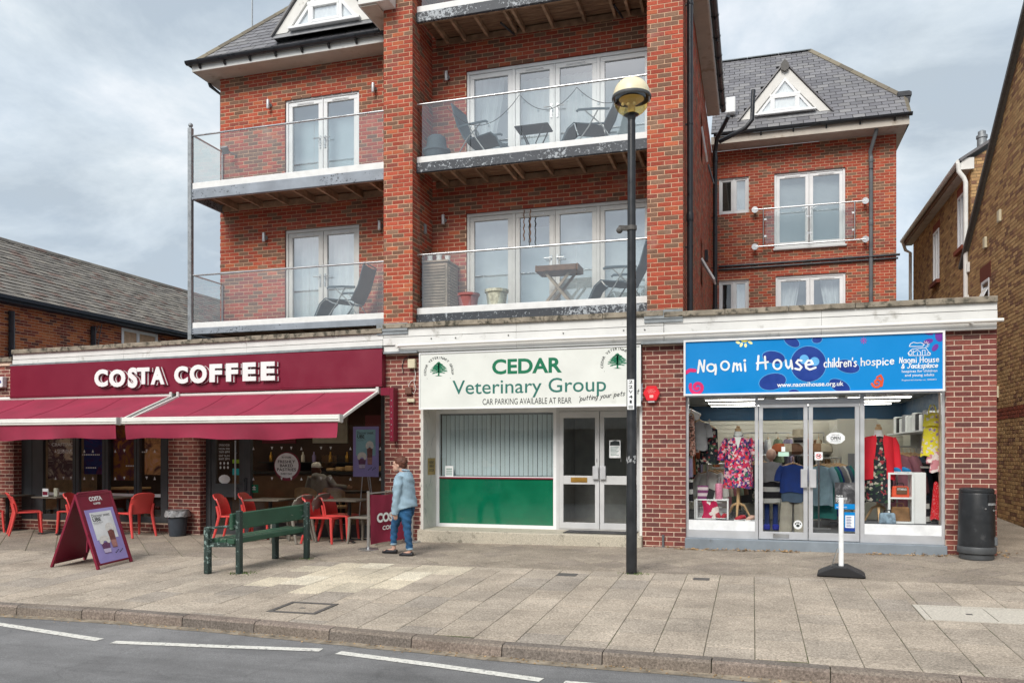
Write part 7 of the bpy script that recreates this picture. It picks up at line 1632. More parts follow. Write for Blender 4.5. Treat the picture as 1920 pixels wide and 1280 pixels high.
j.tube([wp(757, 892, -.16), wp(756.5, 908, -.205), EN, wp(752.5, 945, -.205), wp(751.5, 963, -.20)], [.074, .070, .062, .055, .052], 14); j.tube([wp(755, 892, .16), wp(754, 908, .20), EF, wp(745, 943, .20), wp(741.5, 958, .2)], [.074, .07, .062, .055, .052], 14)
j = remesh(j, .010, 3)
rr = random.Random(3); j.v = [(x+.006*sin(z*46+y*19)+.004*sin(z*23-x*31), y+.005*sin(z*38+x*27), z+(.035*max(0, min(1, (-(x-X0w)+.02)/-.3)) if False else 0)) for x, y, z in j.v]
j.build('jacket', 'denim_pale', wm, smooth=True, fix=False)
q = MB(); q.tube([wp(757, 880, -.075), wp(765, 881, -.05), wp(768, 882, 0), wp(765, 881, .05)], [.012, .016, .016, .012], 6, flat=.5).tube([WN+V3((-.05, -.01, -.03)), WN+V3((0, -.058, -.03)), WN+V3((.05, -.01, -.03))], .007, 5)
q.build('jacket_seams', 'denim_pale', wm, smooth=True)
t_ = MB(); loft(t_, [(*wp(758, 968), .13, .165), (*wp(759, 958), .155, .175), (*wp(759, 942), .15, .17)])
t_.tube([wp(766, 958, -.08), wp(767, 972, -.088), KN, wp(770, 1005, -.09), wp(773, 1027, -.09)], [.095, .083, .064, .058, .052], 14); t_.tube([wp(748, 958, .08), wp(741, 972, .085), KF, wp(734.5, 1004, .085), wp(734, 1021.5, .085)], [.095, .083, .064, .056, .050], 14)
t_ = remesh(t_, .010, 3); t_.v = [(x+.006*sin(z*70+y*30), y+.004*sin(z*55+x*40), z) for x, y, z in t_.v]; t_.build('jeans', 'denim_blue', wm, smooth=True, fix=False)
for c, dy in (((773, 1026.5), -.09), ((734, 1021), .085)): p = wp(*c, dy); MB().lathe([(.050, -.012), (.054, -.008), (.054, .012), (.050, .016)], p, 16).build('jeans_cuff', 'denim_pale', wm, smooth=True)
for pts, dy in (([(779, 1036.2), (770, 1037.4), (760, 1037.9), (753.5, 1038.2)], -.09), ([(740.5, 1034.2), (731, 1035.4), (721, 1036.3), (712.5, 1036.8)], .085)):
    s_ = MB(); s_.tube([wp(u, v, dy) for u, v in pts], [.040, .042, .040, .018], 12, flat=1.); s_ = remesh(s_, .007, 2); zf = min(p[2] for p in s_.v); s_.v = [(x, y, max(z, zf+.012)) for x, y, z in s_.v]
    s_.v = [(x, y, z if z < wp(0, 1031.6).z else wp(0, 1031.6).z+.1*(z-wp(0, 1031.6).z)) for x, y, z in s_.v]; s_.build('shoe', 'shoe_black', wm, smooth=True, fix=False)
    a, bq = wp(pts[0][0]-.5, pts[0][1]+1.6, dy), wp(pts[1][0]+3, pts[1][1]+1.4, dy); MB().bar(a, bq, .05, .022).build('heel', 'shoe_black', wm, bevel=.004)
# seated customer inside the cafe, seen from behind through the glass
Yc = 14.9
def cp(u, v, dx=0, dy=0): p = at(u, v, Yc); return p+V3((dx, dy, 0))
sm = thing('person', 'seated customer in a grey hooded top and white cap inside the coffee shop window', 'person', tuple(cp(603, 960)))
hc = cp(593, 879); b = MB(); b.sphere(hc, .10, 14, 10, sx=.85, sy=1., sz=1.15).sphere(hc+V3((.02, .07, -.05)), .055, 10, 8).tube([hc+V3((0, .10, -.005)), hc+V3((.01, .118, -.035))], [.01, .018], 7); [b.sphere(hc+V3((s*.085, .0, -.015)), .026, 8, 6, sx=.4) for s in (-1, 1)]
b.tube([hc+V3((0, 0, -.06)), hc+V3((.0, -.01, -.2))], [.06, .075], 12); loft(b, [(*cp(603, 935), .17, .13), (*cp(602, 905), .17, .12), (*cp(600, 893), .15, .10)]); b.tube([cp(616, 893), cp(628, 912), cp(640, 915, 0, .25)], [.06, .05, .035], 10); b.tube([cp(586, 893), cp(578, 915), cp(582, 920, 0, .25)], [.06, .05, .035], 10)
hand(b, cp(640, 915, 0, .25), (.2, 1, 0), (0, .2, 1)); hand(b, cp(582, 920, 0, .25), (.1, 1, 0), (0, .2, 1)); b.tube([cp(610, 937), cp(612, 940, 0, .42), cp(612, 975, 0, .44)], [.09, .07, .05], 10).tube([cp(594, 937), cp(592, 940, 0, .42), cp(592, 975, 0, .44)], [.09, .07, .05], 10)
remesh(b, .011, 3).build('body', 'skin', sm, smooth=True, fix=False)
mat('grey_fleece', (.26, .265, .26), .95, vs=9, var=.15); j = MB(); loft(j, [(*cp(603, 938), .23, .17), (*cp(602, 915), .22, .16), (*cp(601, 897), .20, .14), (*cp(597, 888), .12, .11)]); j.tube([cp(614, 894), cp(628, 912), cp(639, 914, 0, .22)], [.085, .072, .055], 12); j.tube([cp(584, 894), cp(577, 914), cp(582, 919, 0, .22)], [.085, .072, .055], 12); j.sphere(cp(596, 892, 0, -.07), .10, 10, 8, sz=.8)
remesh(j, .014, 3).build('hooded_top', 'grey_fleece', sm, smooth=True, fix=False)
q = MB(); q.lathe([(.105, 0), (.11, .02), (.105, .07), (.07, .105), (.001, .115)], hc+V3((0, 0, .03)), 16, sx=.92).prism([(-.06, .08), (.06, .08), (.05, .17), (0, .185), (-.05, .17)], (0, 0, .012), hc+V3((0, 0, .032)), (1, 0, 0), (0, 1, 0)); q.build('cap', 'net', sm, smooth=True)
MB().lathe([(.101, -.09), (.108, -.04), (.104, .035)], hc+V3((0, -.012, 0)), 16, sx=.86, sy=.98).build('hair', 'hair', sm, smooth=True, fix=False)
t_ = MB().tube([cp(610, 939), cp(612, 941, 0, .43), cp(612, 972, 0, .45)], [.10, .08, .06], 10).tube([cp(594, 939), cp(592, 941, 0, .43), cp(592, 972, 0, .45)], [.10, .08, .06], 10); remesh(t_, .014, 2).build('trousers', 'fabric_black', sm, smooth=True, fix=False)
# ================================================================ inside the coffee shop
ON = ['first', 'second', 'third', 'fourth', 'fifth', 'sixth', 'seventh', 'eighth', 'ninth', 'tenth', 'eleventh', 'twelfth']
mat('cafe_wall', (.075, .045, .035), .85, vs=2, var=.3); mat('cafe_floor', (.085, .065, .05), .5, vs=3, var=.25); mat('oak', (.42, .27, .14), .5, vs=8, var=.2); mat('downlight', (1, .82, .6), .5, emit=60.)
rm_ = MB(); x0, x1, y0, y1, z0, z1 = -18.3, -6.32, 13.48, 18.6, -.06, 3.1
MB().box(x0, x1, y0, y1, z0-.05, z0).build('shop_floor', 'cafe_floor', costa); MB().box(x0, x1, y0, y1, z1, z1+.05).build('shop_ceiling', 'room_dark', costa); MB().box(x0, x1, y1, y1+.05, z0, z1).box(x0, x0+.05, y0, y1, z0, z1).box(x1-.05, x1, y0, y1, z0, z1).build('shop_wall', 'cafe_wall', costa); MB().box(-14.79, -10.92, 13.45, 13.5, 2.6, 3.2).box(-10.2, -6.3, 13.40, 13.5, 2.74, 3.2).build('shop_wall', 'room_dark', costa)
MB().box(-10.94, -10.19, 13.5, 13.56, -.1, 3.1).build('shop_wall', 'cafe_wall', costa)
mat('counter_front', (.13, .075, .045), .5, vs=4, var=.25)
ct = thing('service_counter', 'dark service counter with glass display at the back of the coffee shop', 'counter', (-9, 17.3, -.06)); MB().box(-12.2, -6.9, 17.0, 17.6, -.06, 1.0).build('front', 'counter_front', ct); MB().box(-12.25, -6.85, 16.95, 17.65, 1.0, 1.05).build('top', 'table_black', ct); MB().box(-9.8, -8.2, 17.02, 17.5, 1.05, 1.45).build('display_glass', 'glass', ct)
for i in range(6): MB().box(-9.7+.25*i, -9.52+.25*i, 17.1, 17.3, 1.07, 1.14+.03*(i % 3)).build('pastry', 'pale_wood', ct, bevel=.02)
for i, x in enumerate((-12.2, -10.6, -9.2, -7.8)):
    st = thing('pendant_lamp', ('first', 'second', 'third', 'last')[i]+' warm pendant lamp from the left over the coffee shop counter', 'lamp', (x, 16.6, 2.3), group='pendant lamps in the coffee shop'); MB().tube([(x, 16.6, 3.1), (x, 16.6, 2.42)], .008, 6).build('cord', 'table_black', st); MB().lathe([(.03, .14), (.14, .0), (.13, 0), (.025, .12)], (x, 16.6, 2.28), 16).build('shade', 'table_black', st, smooth=True); MB().sphere((x, 16.6, 2.30), .045, 8, 6).build('bulb', 'pendant_light', st, smooth=True)
for i in range(12):
    x = -12+.42*i+.05*(i % 3); o = MB().lathe([(.045, 0), (.05, .02), (.05, .16), (.02, .2), (.02, .26), (.001, .26)], (x, 18.35, 1.27), 10).build('bottle', ('cloth_brown_', 'maroon', 'print_white', 'lilac', 'brass')[i % 5] if i % 5 else 'brass', smooth=True); tag(o, ('brass coloured', 'maroon', 'white', 'lilac', 'golden')[i % 5]+' bottle behind the coffee counter, '+ON[i]+' from the left', 'bottle', 'bottles behind the coffee counter')
t = thing('back_shelf', 'dark shelf of bottles behind the coffee shop counter', 'shelf', (-9.6, 18.4, 1.24)); MB().box(-12.3, -6.8, 18.2, 18.54, 1.24, 1.268).build('shelf_board', 'table_black', t)
for i, (x, m_) in enumerate(((-11.9, 'maroon'), (-10.4, 'room'), (-8.9, 'maroon'), (-7.5, 'room'))):
    st = MB().box(x-.5, x+.5, 18.55, 18.59, 1.75, 2.45).build('menu_board', m_); tag(st, ('maroon', 'pale', 'maroon', 'pale')[i]+' menu board on the back wall of the coffee shop, number '+('one', 'two', 'three', 'four')[i]+' from the left', 'menu board', 'menu boards behind the counter')
for i, (x, y) in enumerate(((-14.3, 14.5), (-13.0, 14.5), (-11.8, 14.5), (-9.9, 14.6), (-8.4, 14.6), (-7.2, 14.6))):
    st = thing('downlight', '%s lit ceiling downlight from the left just inside the coffee shop windows' % ('first', 'second', 'third', 'fourth', 'fifth', 'sixth')[i], 'light', (x, y, 3.05), group='downlights in the coffee shop'); MB().lathe([(.09, 0), (.10, .04), (.07, .049)], (x, y, 3.05), 14).build('bezel', 'upvc', st, smooth=True); MB().lathe([(.001, -.004), (.075, -.004), (.075, 0)], (x, y, 3.05), 14).build('bulb', 'downlight', st)
mp_ = {'p1': [(0, (.05, .035, .03)), (.35, (.28, .20, .15)), (.5, (.09, .05, .06)), (.62, (.42, .36, .30)), (.75, (.10, .03, .06))], 'p2': [(0, (.02, .015, .03)), (.4, (.05, .02, .09)), (.52, (.02, .03, .14)), (.62, (.10, .02, .08)), (.8, (.3, .12, .04))], 'p3': [(0, (.04, .02, .015)), (.4, (.22, .10, .02)), (.55, (.10, .03, .05)), (.7, (.36, .17, .03)), (.85, (.04, .03, .03))], 'p4': [(0, (.03, .02, .02)), (.38, (.10, .05, .05)), (.55, (.42, .27, .14)), (.68, (.45, .36, .36)), (.85, (.05, .04, .05))], 'p5': [(0, (.03, .025, .02)), (.42, (.08, .10, .10)), (.55, (.30, .16, .03)), (.7, (.10, .05, .07)), (.85, (.2, .26, .3))]}
for i, (k, a, b, lab) in enumerate((('p1', -14.2, -13.47, 'window display picture of a barista with beige clothes, leftmost coffee shop pane'), ('p2', -13.27, -12.72, 'dark purple window display picture, second coffee shop pane from left'), ('p3', -12.53, -11.93, 'orange brown window display picture behind the middle coffee shop panes'), ('p4', -11.77, -11.28, 'brown and cream window display picture in the right coffee shop pane'))):
    m_ = printmat('display_'+k, [(a_, tuple(min(.9, c*1.8) for c in c_)) for a_, c_ in mp_[k]], 2.6, kind='noise', interp='EASE', dist=.9, rough=.6, film=.5); o = MB().box(a, b, 13.50+.01*i, 13.505+.01*i, .95+.12*(i % 2), 2.5).build('window_display', m_); tag(o, lab, 'display', 'pictures behind the coffee shop windows')
for i, (x, y) in enumerate(((-8.55, 14.35), (-7.95, 14.4))):
    t = thing('tub_chair', ('left', 'right')[i]+' of two tan wooden chair backs inside the coffee shop window', 'chair', (x, y, -.06), 0, 'tan chairs inside the coffee shop'); c0 = (x, y, 0)
    def fn(a, b, x=x, y=y): q = R(200+140*a); return (x+.27*cos(q), y+.24*sin(q)*.8, .55+.28*b-.10*(abs(a-.5)*2)**3*b)
    MB().grid(fn, 14, 5).build('backrest', 'oak', t, smooth=True, solid=.02); MB().lathe([(.001, .46), (.24, .46), (.24, .42), (.001, .42)], c0, 16).build('seat', 'oak', t); 
    for k in range(4): q = R(45+90*k); MB().tube([(x+.16*cos(q), y+.16*sin(q), .42), (x+.21*cos(q), y+.21*sin(q), -.06)], .014, 6).build('leg', 'table_black', t, smooth=True)
    MB().tube([(x-.19, y-.19, .55), (x-.17, y-.15, .42)], .01, 6).tube([(x+.19, y-.19, .55), (x+.17, y-.15, .42)], .01, 6).build('stay', 'pale_wood', t)
p = at(603, 940, 14.9); t = thing('stool', 'dark stool under the seated customer in the coffee shop', 'stool', (p.x, 14.9, -.06)); zz = at(603, 948, 14.9).z-.07
MB().lathe([(.001, zz+.04), (.19, zz+.04), (.19, zz), (.001, zz)], (p.x, 14.92, 0), 16).build('seat', 'table_black', t); [MB().tube([(p.x+.13*cos(R(45+90*k)), 14.92+.13*sin(R(45+90*k)), zz), (p.x+.18*cos(R(45+90*k)), 14.92+.18*sin(R(45+90*k)), -.06)], .014, 6).build('leg', 'table_black', t, smooth=True) for k in range(4)]
t = thing('cafe_table', 'dark table in front of the seated customer inside the coffee shop', 'table', (p.x+.15, 15.55, -.06)); MB().box(p.x-.35, p.x+.65, 15.2, 15.9, .66, .70).build('tabletop', 'table_black', t); MB().tube([(p.x+.15, 15.55, .66), (p.x+.15, 15.55, -.05)], .04, 8).build('pedestal', 'table_black', t); MB().lathe([(.25, 0), (.25, .015), (.001, .03)], (p.x+.15, 15.55, -.06), 16).build('base', 'table_black', t)
for i, (x, y) in enumerate(((-13.7, 15.2), (-12.3, 15.6), (-7.0, 16.0))):
    t = thing('cafe_table', ('dim table behind the leftmost coffee shop pane', 'dim table behind the middle coffee shop panes', 'dim table in the right rear corner of the coffee shop')[i], 'table', (x, y, -.06)); MB().box(x-.35, x+.35, y-.35, y+.35, .68, .72).build('tabletop', 'oak', t); MB().tube([(x, y, .68), (x, y, -.05)], .035, 8).build('pedestal', 'table_black', t); MB().lathe([(.25, 0), (.25, .015), (.001, .03)], (x, y, -.06), 16).build('base', 'table_black', t)
ON_ = ['front', 'second', 'third', 'fourth', 'rearmost']
# ================================================================ inside the charity shop
x0, x1, y0, y1, z0, z1 = -1.45, 3.20, 13.36, 19.6, .155, 2.62
MB().box(x0, x1, 13.62, y1, z0-.06, z0+.01).build('shop_floor', 'carpet', naomi); MB().box(x0, x1, y0, y1, z1, z1+.05).build('shop_ceiling', 'shop_ceiling', naomi)
MB().box(x0, x1, y1, y1+.05, z0, z1).box(x0-.05, x0, y0, y1, z0, z1).box(x1, x1+.05, y0, y1, z0, z1).build('shop_wall', 'shop_wall', naomi)
MB().box(x0+.001, x0+.05, 13.8, y1, 2.28, 2.60).box(x1-.05, x1-.001, 13.8, y1, 2.28, 2.60).box(x0+.05, x1-.05, y1-.05, y1-.001, 2.26, 2.60).build('frieze', 'frieze', naomi)
q = MB(); 
for i in range(20): z = .3+i*.098; q.box(x0+.05, x1-.05, y1-.02, y1-.001, z, z+.085); q.box(x0+.002, x0+.02, 14.0, y1-.06, z, z+.085); q.box(x1-.02, x1-.002, 13.9, y1-.06, z, z+.085)
q.build('slat_wall', 'shop_wall', naomi, kind='stuff', fix=False)
for i, (x, y) in enumerate([(a, b) for b in (14.3, 15.5, 16.7, 17.9, 19.0) for a in (-.35, 1.0, 2.3)]):
    st = thing('ceiling_light', '%s lit ceiling strip, %s row behind the charity shop windows' % (('left', 'middle', 'right')[i % 3], ON_[i//3]), 'light', (x, y, z1), group='lit ceiling strips in the charity shop'); MB().box(x-.58, x+.58, y-.07, y+.07, z1-.05, z1-.001).build('housing', 'upvc', st); MB().box(x-.55, x+.55, y-.055, y+.055, z1-.062, z1-.05).build('diffuser', 'panel_light', st)
for i, x in enumerate((-.55, -.2, .0, 1.75, 2.05, 2.3)):
    st = thing('spotlight', '%s small white spotlight on the ceiling behind the %s charity shop window' % (('left', 'middle', 'right')[i % 3], ('left', 'right')[i//3]), 'spotlight', (x, 13.75, 2.5), group='spotlights in the charity shop window'); MB().lathe([(.035, -.05), (.05, .05), (.03, .06)], (x, 13.75, 2.46), 10).build('head', 'upvc', st, smooth=True); MB().tube([(x, 13.75, 2.51), (x, 13.75, 2.61)], .012, 6).build('stem', 'upvc', st)
for a, b in ((-1.4, .03), (1.63, 3.15)): MB().box(a, b, 13.34, 14.15, .165, .432).build('display_platform', 'carpet', naomi)
# ---- garments
def garment(nm, lab, cat, m, x, y, ztop, w, h, d=.10, flare=1.3, neck=.35, sleeve=0., strap=False, rz_=0., group=None, hanger=True, seed=1, extra=None, waist=1., pin=None):
    t = thing(nm, lab, cat, (x, y, ztop), rz_, group); rr = random.Random(seed); f = rr.uniform(0, 6); M_ = WM.pop(t.name); n = 40
    def fn(a, b):
        q = 2*pi*a; ww = w/2*(1+(flare-1)*b)*(1-(1-waist)*math.exp(-((b-.42)/.16)**2)) if b > .05 else w/2*(neck+(1-neck)*(b/.05))
        pl = 1+.05*b*b*sin(q*9+f)+.03*b*sin(q*5+f*2); sg = cos(q); return (ww*abs(sg)**.8*(1 if sg >= 0 else -1)*pl, d/2*sin(q)*(1+.6*b)*pl, -h*b-(.02*abs(cos(q)) if b < .06 else 0)+.012*b*sin(q*4+f))
    MB().grid(fn, n, 16, True).build('cloth', m, t, smooth=True, fix=False)
    if sleeve:
        for s in (-1, 1):
            MB().tube([(s*w*.40, 0, -.045), (s*w*.53, .01, -.13), (s*(w*.53+sleeve*.20), 0, -.13-sleeve*.55), (s*(w*.53+sleeve*.26), -.01, -.13-sleeve)], [.062, .066, .060, .056], 12, cap=False, flat=.75).build('sleeve', m, t, smooth=True, fix=False)
    if strap:
        for s in (-1, 1): MB().tube([(s*w*.28, -.02, -.02), (s*w*.22, 0, .10), (s*w*.10, 0, .15)], .010, 6).build('strap', m, t)
    if hanger:
        MB().tube([(-w*.42, 0, -.035), (-.03, 0, .015), (0, 0, .03), (.03, 0, .015), (w*.42, 0, -.035)], .012, 6).tube([(0, 0, .03), (0, 0, .08), (.022, 0, .10), (0, 0, .125), (-.018, 0, .11)], .004, 5).build('hanger', 'pale_wood', t, smooth=True)
    WM[t.name] = M_
    return t
floral = printmat('print_floral', [(0, (.025, .025, .10)), (.18, (.55, .03, .13)), (.38, (.68, .22, .34)), (.52, (.10, .05, .22)), (.64, (.60, .04, .06)), (.80, (.70, .52, .52)), (.92, (.04, .16, .10))], 30)
dkfl = printmat('print_dark_floral', [(0, (.018, .022, .03)), (.62, (.02, .03, .03)), (.68, (.30, .04, .05)), (.78, (.42, .38, .32)), (.88, (.05, .10, .05))], 26)
redc = mat('cloth_red', (.66, .018, .035), .85, vs=9, var=.08); yel = printmat('print_yellow', [(0, (.78, .68, .05)), (.68, (.78, .68, .05)), (.74, (.72, .66, .62)), (.86, (.35, .25, .40)), (.93, (.75, .66, .10))], 30)
polka = printmat('print_polka', [(0, (.85, .8, .78)), (.17, (.85, .8, .78)), (.19, (.62, .02, .03))], 55, kind='dots'); pinkt = printmat('print_pink', [(0, (.62, .26, .30)), (.7, (.62, .26, .30)), (.75, (.8, .7, .68))], 20)
cols = {'cloth_white': (.66, .66, .64), 'cloth_mauve': (.30, .13, .17), 'cloth_navy': (.012, .04, .20), 'cloth_teal': (.02, .22, .20), 'cloth_grey': (.26, .26, .27), 'cloth_beige': (.42, .37, .28), 'cloth_black': (.025, .025, .028), 'cloth_lav': (.30, .26, .40), 'cloth_sage': (.20, .25, .17), 'cloth_brown': (.15, .08, .05), 'cloth_sky': (.28, .42, .50), 'cloth_rust': (.38, .10, .04), 'cloth_green': (.02, .14, .05), 'cloth_denim': (.07, .11, .17), 'cloth_khaki': (.40, .37, .31)}
for k, v in cols.items(): mat(k, v, .9, vs=9, var=.14)
stripe = printmat('print_stripe', [(0, (.02, .02, .025)), (.62, (.02, .02, .025)), (.64, (.62, .62, .60))], 1.6, kind='stripe', dist=.4); leop = printmat('print_leopard', [(0, (.10, .05, .04)), (.45, (.40, .20, .15)), (.8, (.55, .36, .30))], 40)
def mannequin(x, y, zf, zn, lab, tripod=True):
    t = thing('mannequin', lab, 'mannequin', (x, y, zf))
    MB().lathe([(.075, -.02), (.075, .04), (.062, .06), (.058, .12), (.001, .125)], (x, y, zn-.12), 18).build('neck', 'net', t, smooth=True); MB().lathe([(.045, 0), (.052, .02), (.045, .05), (.028, .055), (.034, .085), (.001, .10)], (x, y, zn), 14).build('neck_cap', 'pale_wood', t, smooth=True)
    q = MB(); loft(q, [(x, y, zn-.86, .13, .085), (x, y, zn-.7, .14, .09), (x, y, zn-.5, .11, .075), (x, y, zn-.3, .13, .085), (x, y, zn-.16, .14, .06), (x, y, zn-.11, .07, .05)]); q.build('torso', 'net', t, smooth=True)
    MB().tube([(x, y, zn-.86), (x, y, zf+.24)], .028, 10).build('pole', 'pale_wood', t, smooth=True)
    for k in range(3): a = R(-95+120*k); MB().tube([(x, y, zf+.26), (x+.10*cos(a), y+.10*sin(a), zf+.22), (x+.17*cos(a), y+.17*sin(a), zf+.10), (x+.22*cos(a), y+.22*sin(a), zf+.012)], [.024, .022, .018, .014], 8).build('tripod_leg', 'pale_wood', t, smooth=True)
    return t
YM = 13.80
p = at(1384, 812, YM); mannequin(p.x, YM, .432, p.z+.03, 'dressmaker dummy on a wooden tripod under the floral dress in the left charity shop window')
garment('dress', 'pink, red and purple floral dress on the dummy in the left charity shop window', 'dress', 'print_floral', p.x, YM, p.z-.055, .40, .84, .24, 1.18, .42, .26, hanger=False, seed=3)
q = MB(); q.poly([(p.x-.055, YM-.137, p.z-.06), (p.x+.055, YM-.137, p.z-.06), (p.x+.0, YM-.150, p.z-.26)]); o = q.build('dress_neckline', 'net', bpy.data.objects['dress'], solid=.004)
q = MB().tube([(p.x+.075*cos(R(a)), YM+.075*sin(R(a)), p.z-.035-.02*sin(R(-a))) for a in range(0, 360, 20)], .006, 5, closed=True); tag(q.build('necklace', 'lamp_post'), 'dark bead necklace round the neck of the dummy in the left window', 'necklace')
p = at(1647, 812, YM); mannequin(p.x, YM, .432, p.z+.05, 'dressmaker dummy on a wooden tripod under the red blazer in the right charity shop window')
garment('dress', 'dark floral dress under the red blazer in the right charity shop window', 'dress', 'print_dark_floral', p.x, YM, p.z-.045, .34, 1.03, .24, 1.28, .46, 0, hanger=False, seed=5)
t = thing('blazer', 'open bright red blazer on the dummy in the right charity shop window', 'jacket', (p.x, YM, p.z-.7)); n = 26
def bl(a, b): q = R(-66+312*a); w_ = .205+.03*b; return (p.x+w_*cos(q), YM+.005+(.168+.03*b)*sin(q), p.z-.03-.045*abs(cos(q))-.66*b+(.0 if b > .02 else .01))
MB().grid(bl, n, 12).build('body', redc, t, smooth=True, solid=.006, fix=False)
for s in (-1, 1):
    MB().tube([(p.x+s*.185, YM, p.z-.085), (p.x+s*.235, YM, p.z-.20), (p.x+s*.262, YM-.02, p.z-.42), (p.x+s*.285, YM-.05, p.z-.60)], [.07, .068, .06, .056], 12, flat=.8).build('sleeve', redc, t, smooth=True)
    MB().prism([(s*.06, -.02), (s*.125, -.10), (s*.115, -.22), (s*.085, -.40), (s*.075, -.40), (s*.045, -.10)], (0, .012, 0), (p.x, YM-.158, p.z)).build('lapel', redc, t)
c = at(1748, 772, 13.75); garment('dress', 'yellow floral child dress hanging at the right side of the charity shop window', 'dress', 'print_yellow', c.x, 13.75, c.z-.04, .20, .64, .08, 1.62, .8, strap=True, seed=6)
garment('dress', 'yellow ruffle top layer of the child dress in the right window' if False else 'short yellow frill bodice over the yellow child dress', 'dress', 'print_yellow', c.x, 13.745, c.z-.02, .22, .20, .10, 1.22, .8, hanger=False, seed=7)
c = at(1757, 846, 13.72); garment('top', 'small pink patterned baby top hanging low at the right window edge', 'top', pinkt.name, c.x, 13.72, c.z, .16, .32, .07, 1.35, .6, .06, seed=8); c = at(1755, 902, 13.70); garment('dress', 'red polka dot child dress hanging at the right window edge', 'dress', polka.name, c.x, 13.70, c.z, .06, .58, .06, 2.7, .8, hanger=False, seed=9)
c = at(1741, 935, 13.95); garment('top', 'striped grey and white garment hanging behind the polka dot dress', 'top', stripe.name, c.x-.06, 13.95, c.z, .14, .36, .06, 1.3, .6, hanger=False, seed=10)
c = at(1296, 778, 13.62); garment('dress', 'leopard print dress hanging at the left edge of the left charity window', 'dress', leop.name, c.x, 13.62, c.z, .10, .66, .08, 1.5, .6, seed=61); c = at(1293, 858, 13.60); garment('scarf', 'lavender cloth hanging low at the left edge of the left charity window', 'scarf', 'cloth_lav', c.x, 13.60, c.z, .09, .32, .05, 1.1, .9, hanger=False, seed=62); c = at(1294, 898, 13.58); garment('scarf', 'black and white cloth hanging lowest at the left window edge', 'scarf', stripe.name, c.x, 13.58, c.z, .09, .36, .05, 1.2, .9, hanger=False, seed=63); c = at(1311, 790, 13.85); garment('top', 'light grey t-shirt hanging at the left side of the left charity window', 'top', 'cloth_grey', c.x, 13.85, c.z, .26, .48, .08, 1.05, .5, .14, seed=64); c = at(1330, 800, 14.0); garment('dress', 'rust and green patterned dress behind the grey t-shirt in the left window', 'dress', 'print_dark_floral', c.x, 14.0, c.z, .26, .62, .08, 1.2, .5, seed=65)
# white cube shelf with its goods
a, b = at(1665, 982, 13.62), at(1735, 886, 13.62); t = thing('cube_shelf', 'white two-tier cube shelf in the right charity shop window', 'shelf', ((a.x+b.x)/2, 13.8, .432)); sx0, sx1, sz0, sz1 = a.x, a.x+.37, .433, b.z
MB().box(sx0, sx0+.035, 13.62, 13.95, sz0, sz1-.03).box(sx1-.035, sx1, 13.62, 13.95, sz0, sz1-.03).build('side_panel', 'print_white', t, bevel=.003); MB().box(sx0, sx1, 13.62, 13.95, sz1-.03, sz1).box(sx0+.035, sx1-.035, 13.62, 13.95, (sz0+sz1)/2-.015, (sz0+sz1)/2+.01).box(sx0+.035, sx1-.035, 13.62, 13.95, sz0, sz0+.03).build('shelf_board', 'print_white', t, bevel=.003); MB().box(sx1+.002, sx1+.17, 13.66, 13.95, sz0, sz1).build('side_unit', 'upvc', t, bevel=.004)
def bag(nm, lab, x, y, z, w, h, d, m, hm): g_ = thing(nm, lab, 'bag', (x, y, z)); MB().prism([(-w/2, 0), (w/2, 0), (w*.44, h), (-w*.44, h)], (0, d, 0), (x, y, z)).build('bag_body', m, g_, bevel=.015); MB().tube([(x-w*.22, y+d*.3, z+h*.9), (x-w*.15, y+d*.3, z+h*1.25), (x+w*.15, y+d*.3, z+h*1.25), (x+w*.22, y+d*.3, z+h*.9)], .009, 6).build('handle', hm, g_, smooth=True); return g_
mat('bag_orange', (.70, .09, .04), .5); mat('bag_denim', (.22, .30, .38), .8, vs=16, var=.5); mat('bag_tan', (.22, .115, .05), .6, vs=9, var=.3)
zm = (sz0+sz1)/2+.01; g_ = bag('handbag', 'orange and dark small bag in the upper opening of the white cube shelf', (sx0+sx1)/2, 13.66, zm, .26, .17, .12, 'bag_orange', 'table_black'); MB().box((sx0+sx1)/2-.06, (sx0+sx1)/2+.09, 13.645, 13.66, zm+.05, zm+.16).build('flap', 'cloth_brown', g_); q = MB(); letter(q, 'ITTIMING', (sx0+sx1)/2-.05, (sx0+sx1)/2+.08, zm+.11, zm+.14, 13.643, .01); q.build('lettering', 'print_white', g_)
bag('handbag', 'tan suede bag in the lower opening of the white cube shelf', (sx0+sx1)/2, 13.66, sz0+.03, .28, .22, .2, 'bag_tan', 'bag_tan')
a = at(1665, 978, 13.5); bag('handbag', 'pale blue denim bag with dark handle on the window floor beside the white shelf', a.x-.01, 13.46, .433, .24, .17, .10, 'bag_denim', 'table_black')
def shoe(x, y, z, m, rz_, par, l=.22):
    q = MB(); c, s = cos(rz_), sin(rz_); q.tube([(x-l*.45*c, y-l*.45*s, z+.045), (x-l*.15*c, y-l*.15*s, z+.045), (x+l*.2*c, y+l*.2*s, z+.03), (x+l*.48*c, y+l*.48*s, z+.025)], [.038, .042, .04, .024], 10); q.build('shoe', m, par, smooth=True); MB().obox((x, y, z+.008), (l*.5*c, l*.5*s, 0), (-s*.04, c*.04, 0), (0, 0, .008)).build('sole', 'print_white', par, bevel=.006)
mat('shoe_blue', (.0, .20, .46), .6); mat('shoe_red', (.40, .015, .03), .5); mat('shoe_nude', (.60, .38, .30), .5)
t = thing('shoes', 'pair of bright blue canvas shoes on top of the white cube shelf', 'shoes', (sx0+.2, 13.7, sz1)); shoe(sx0+.14, 13.72, sz1, 'shoe_blue', R(-75), t); shoe(sx0+.26, 13.72, sz1, 'shoe_blue', R(-65), t)
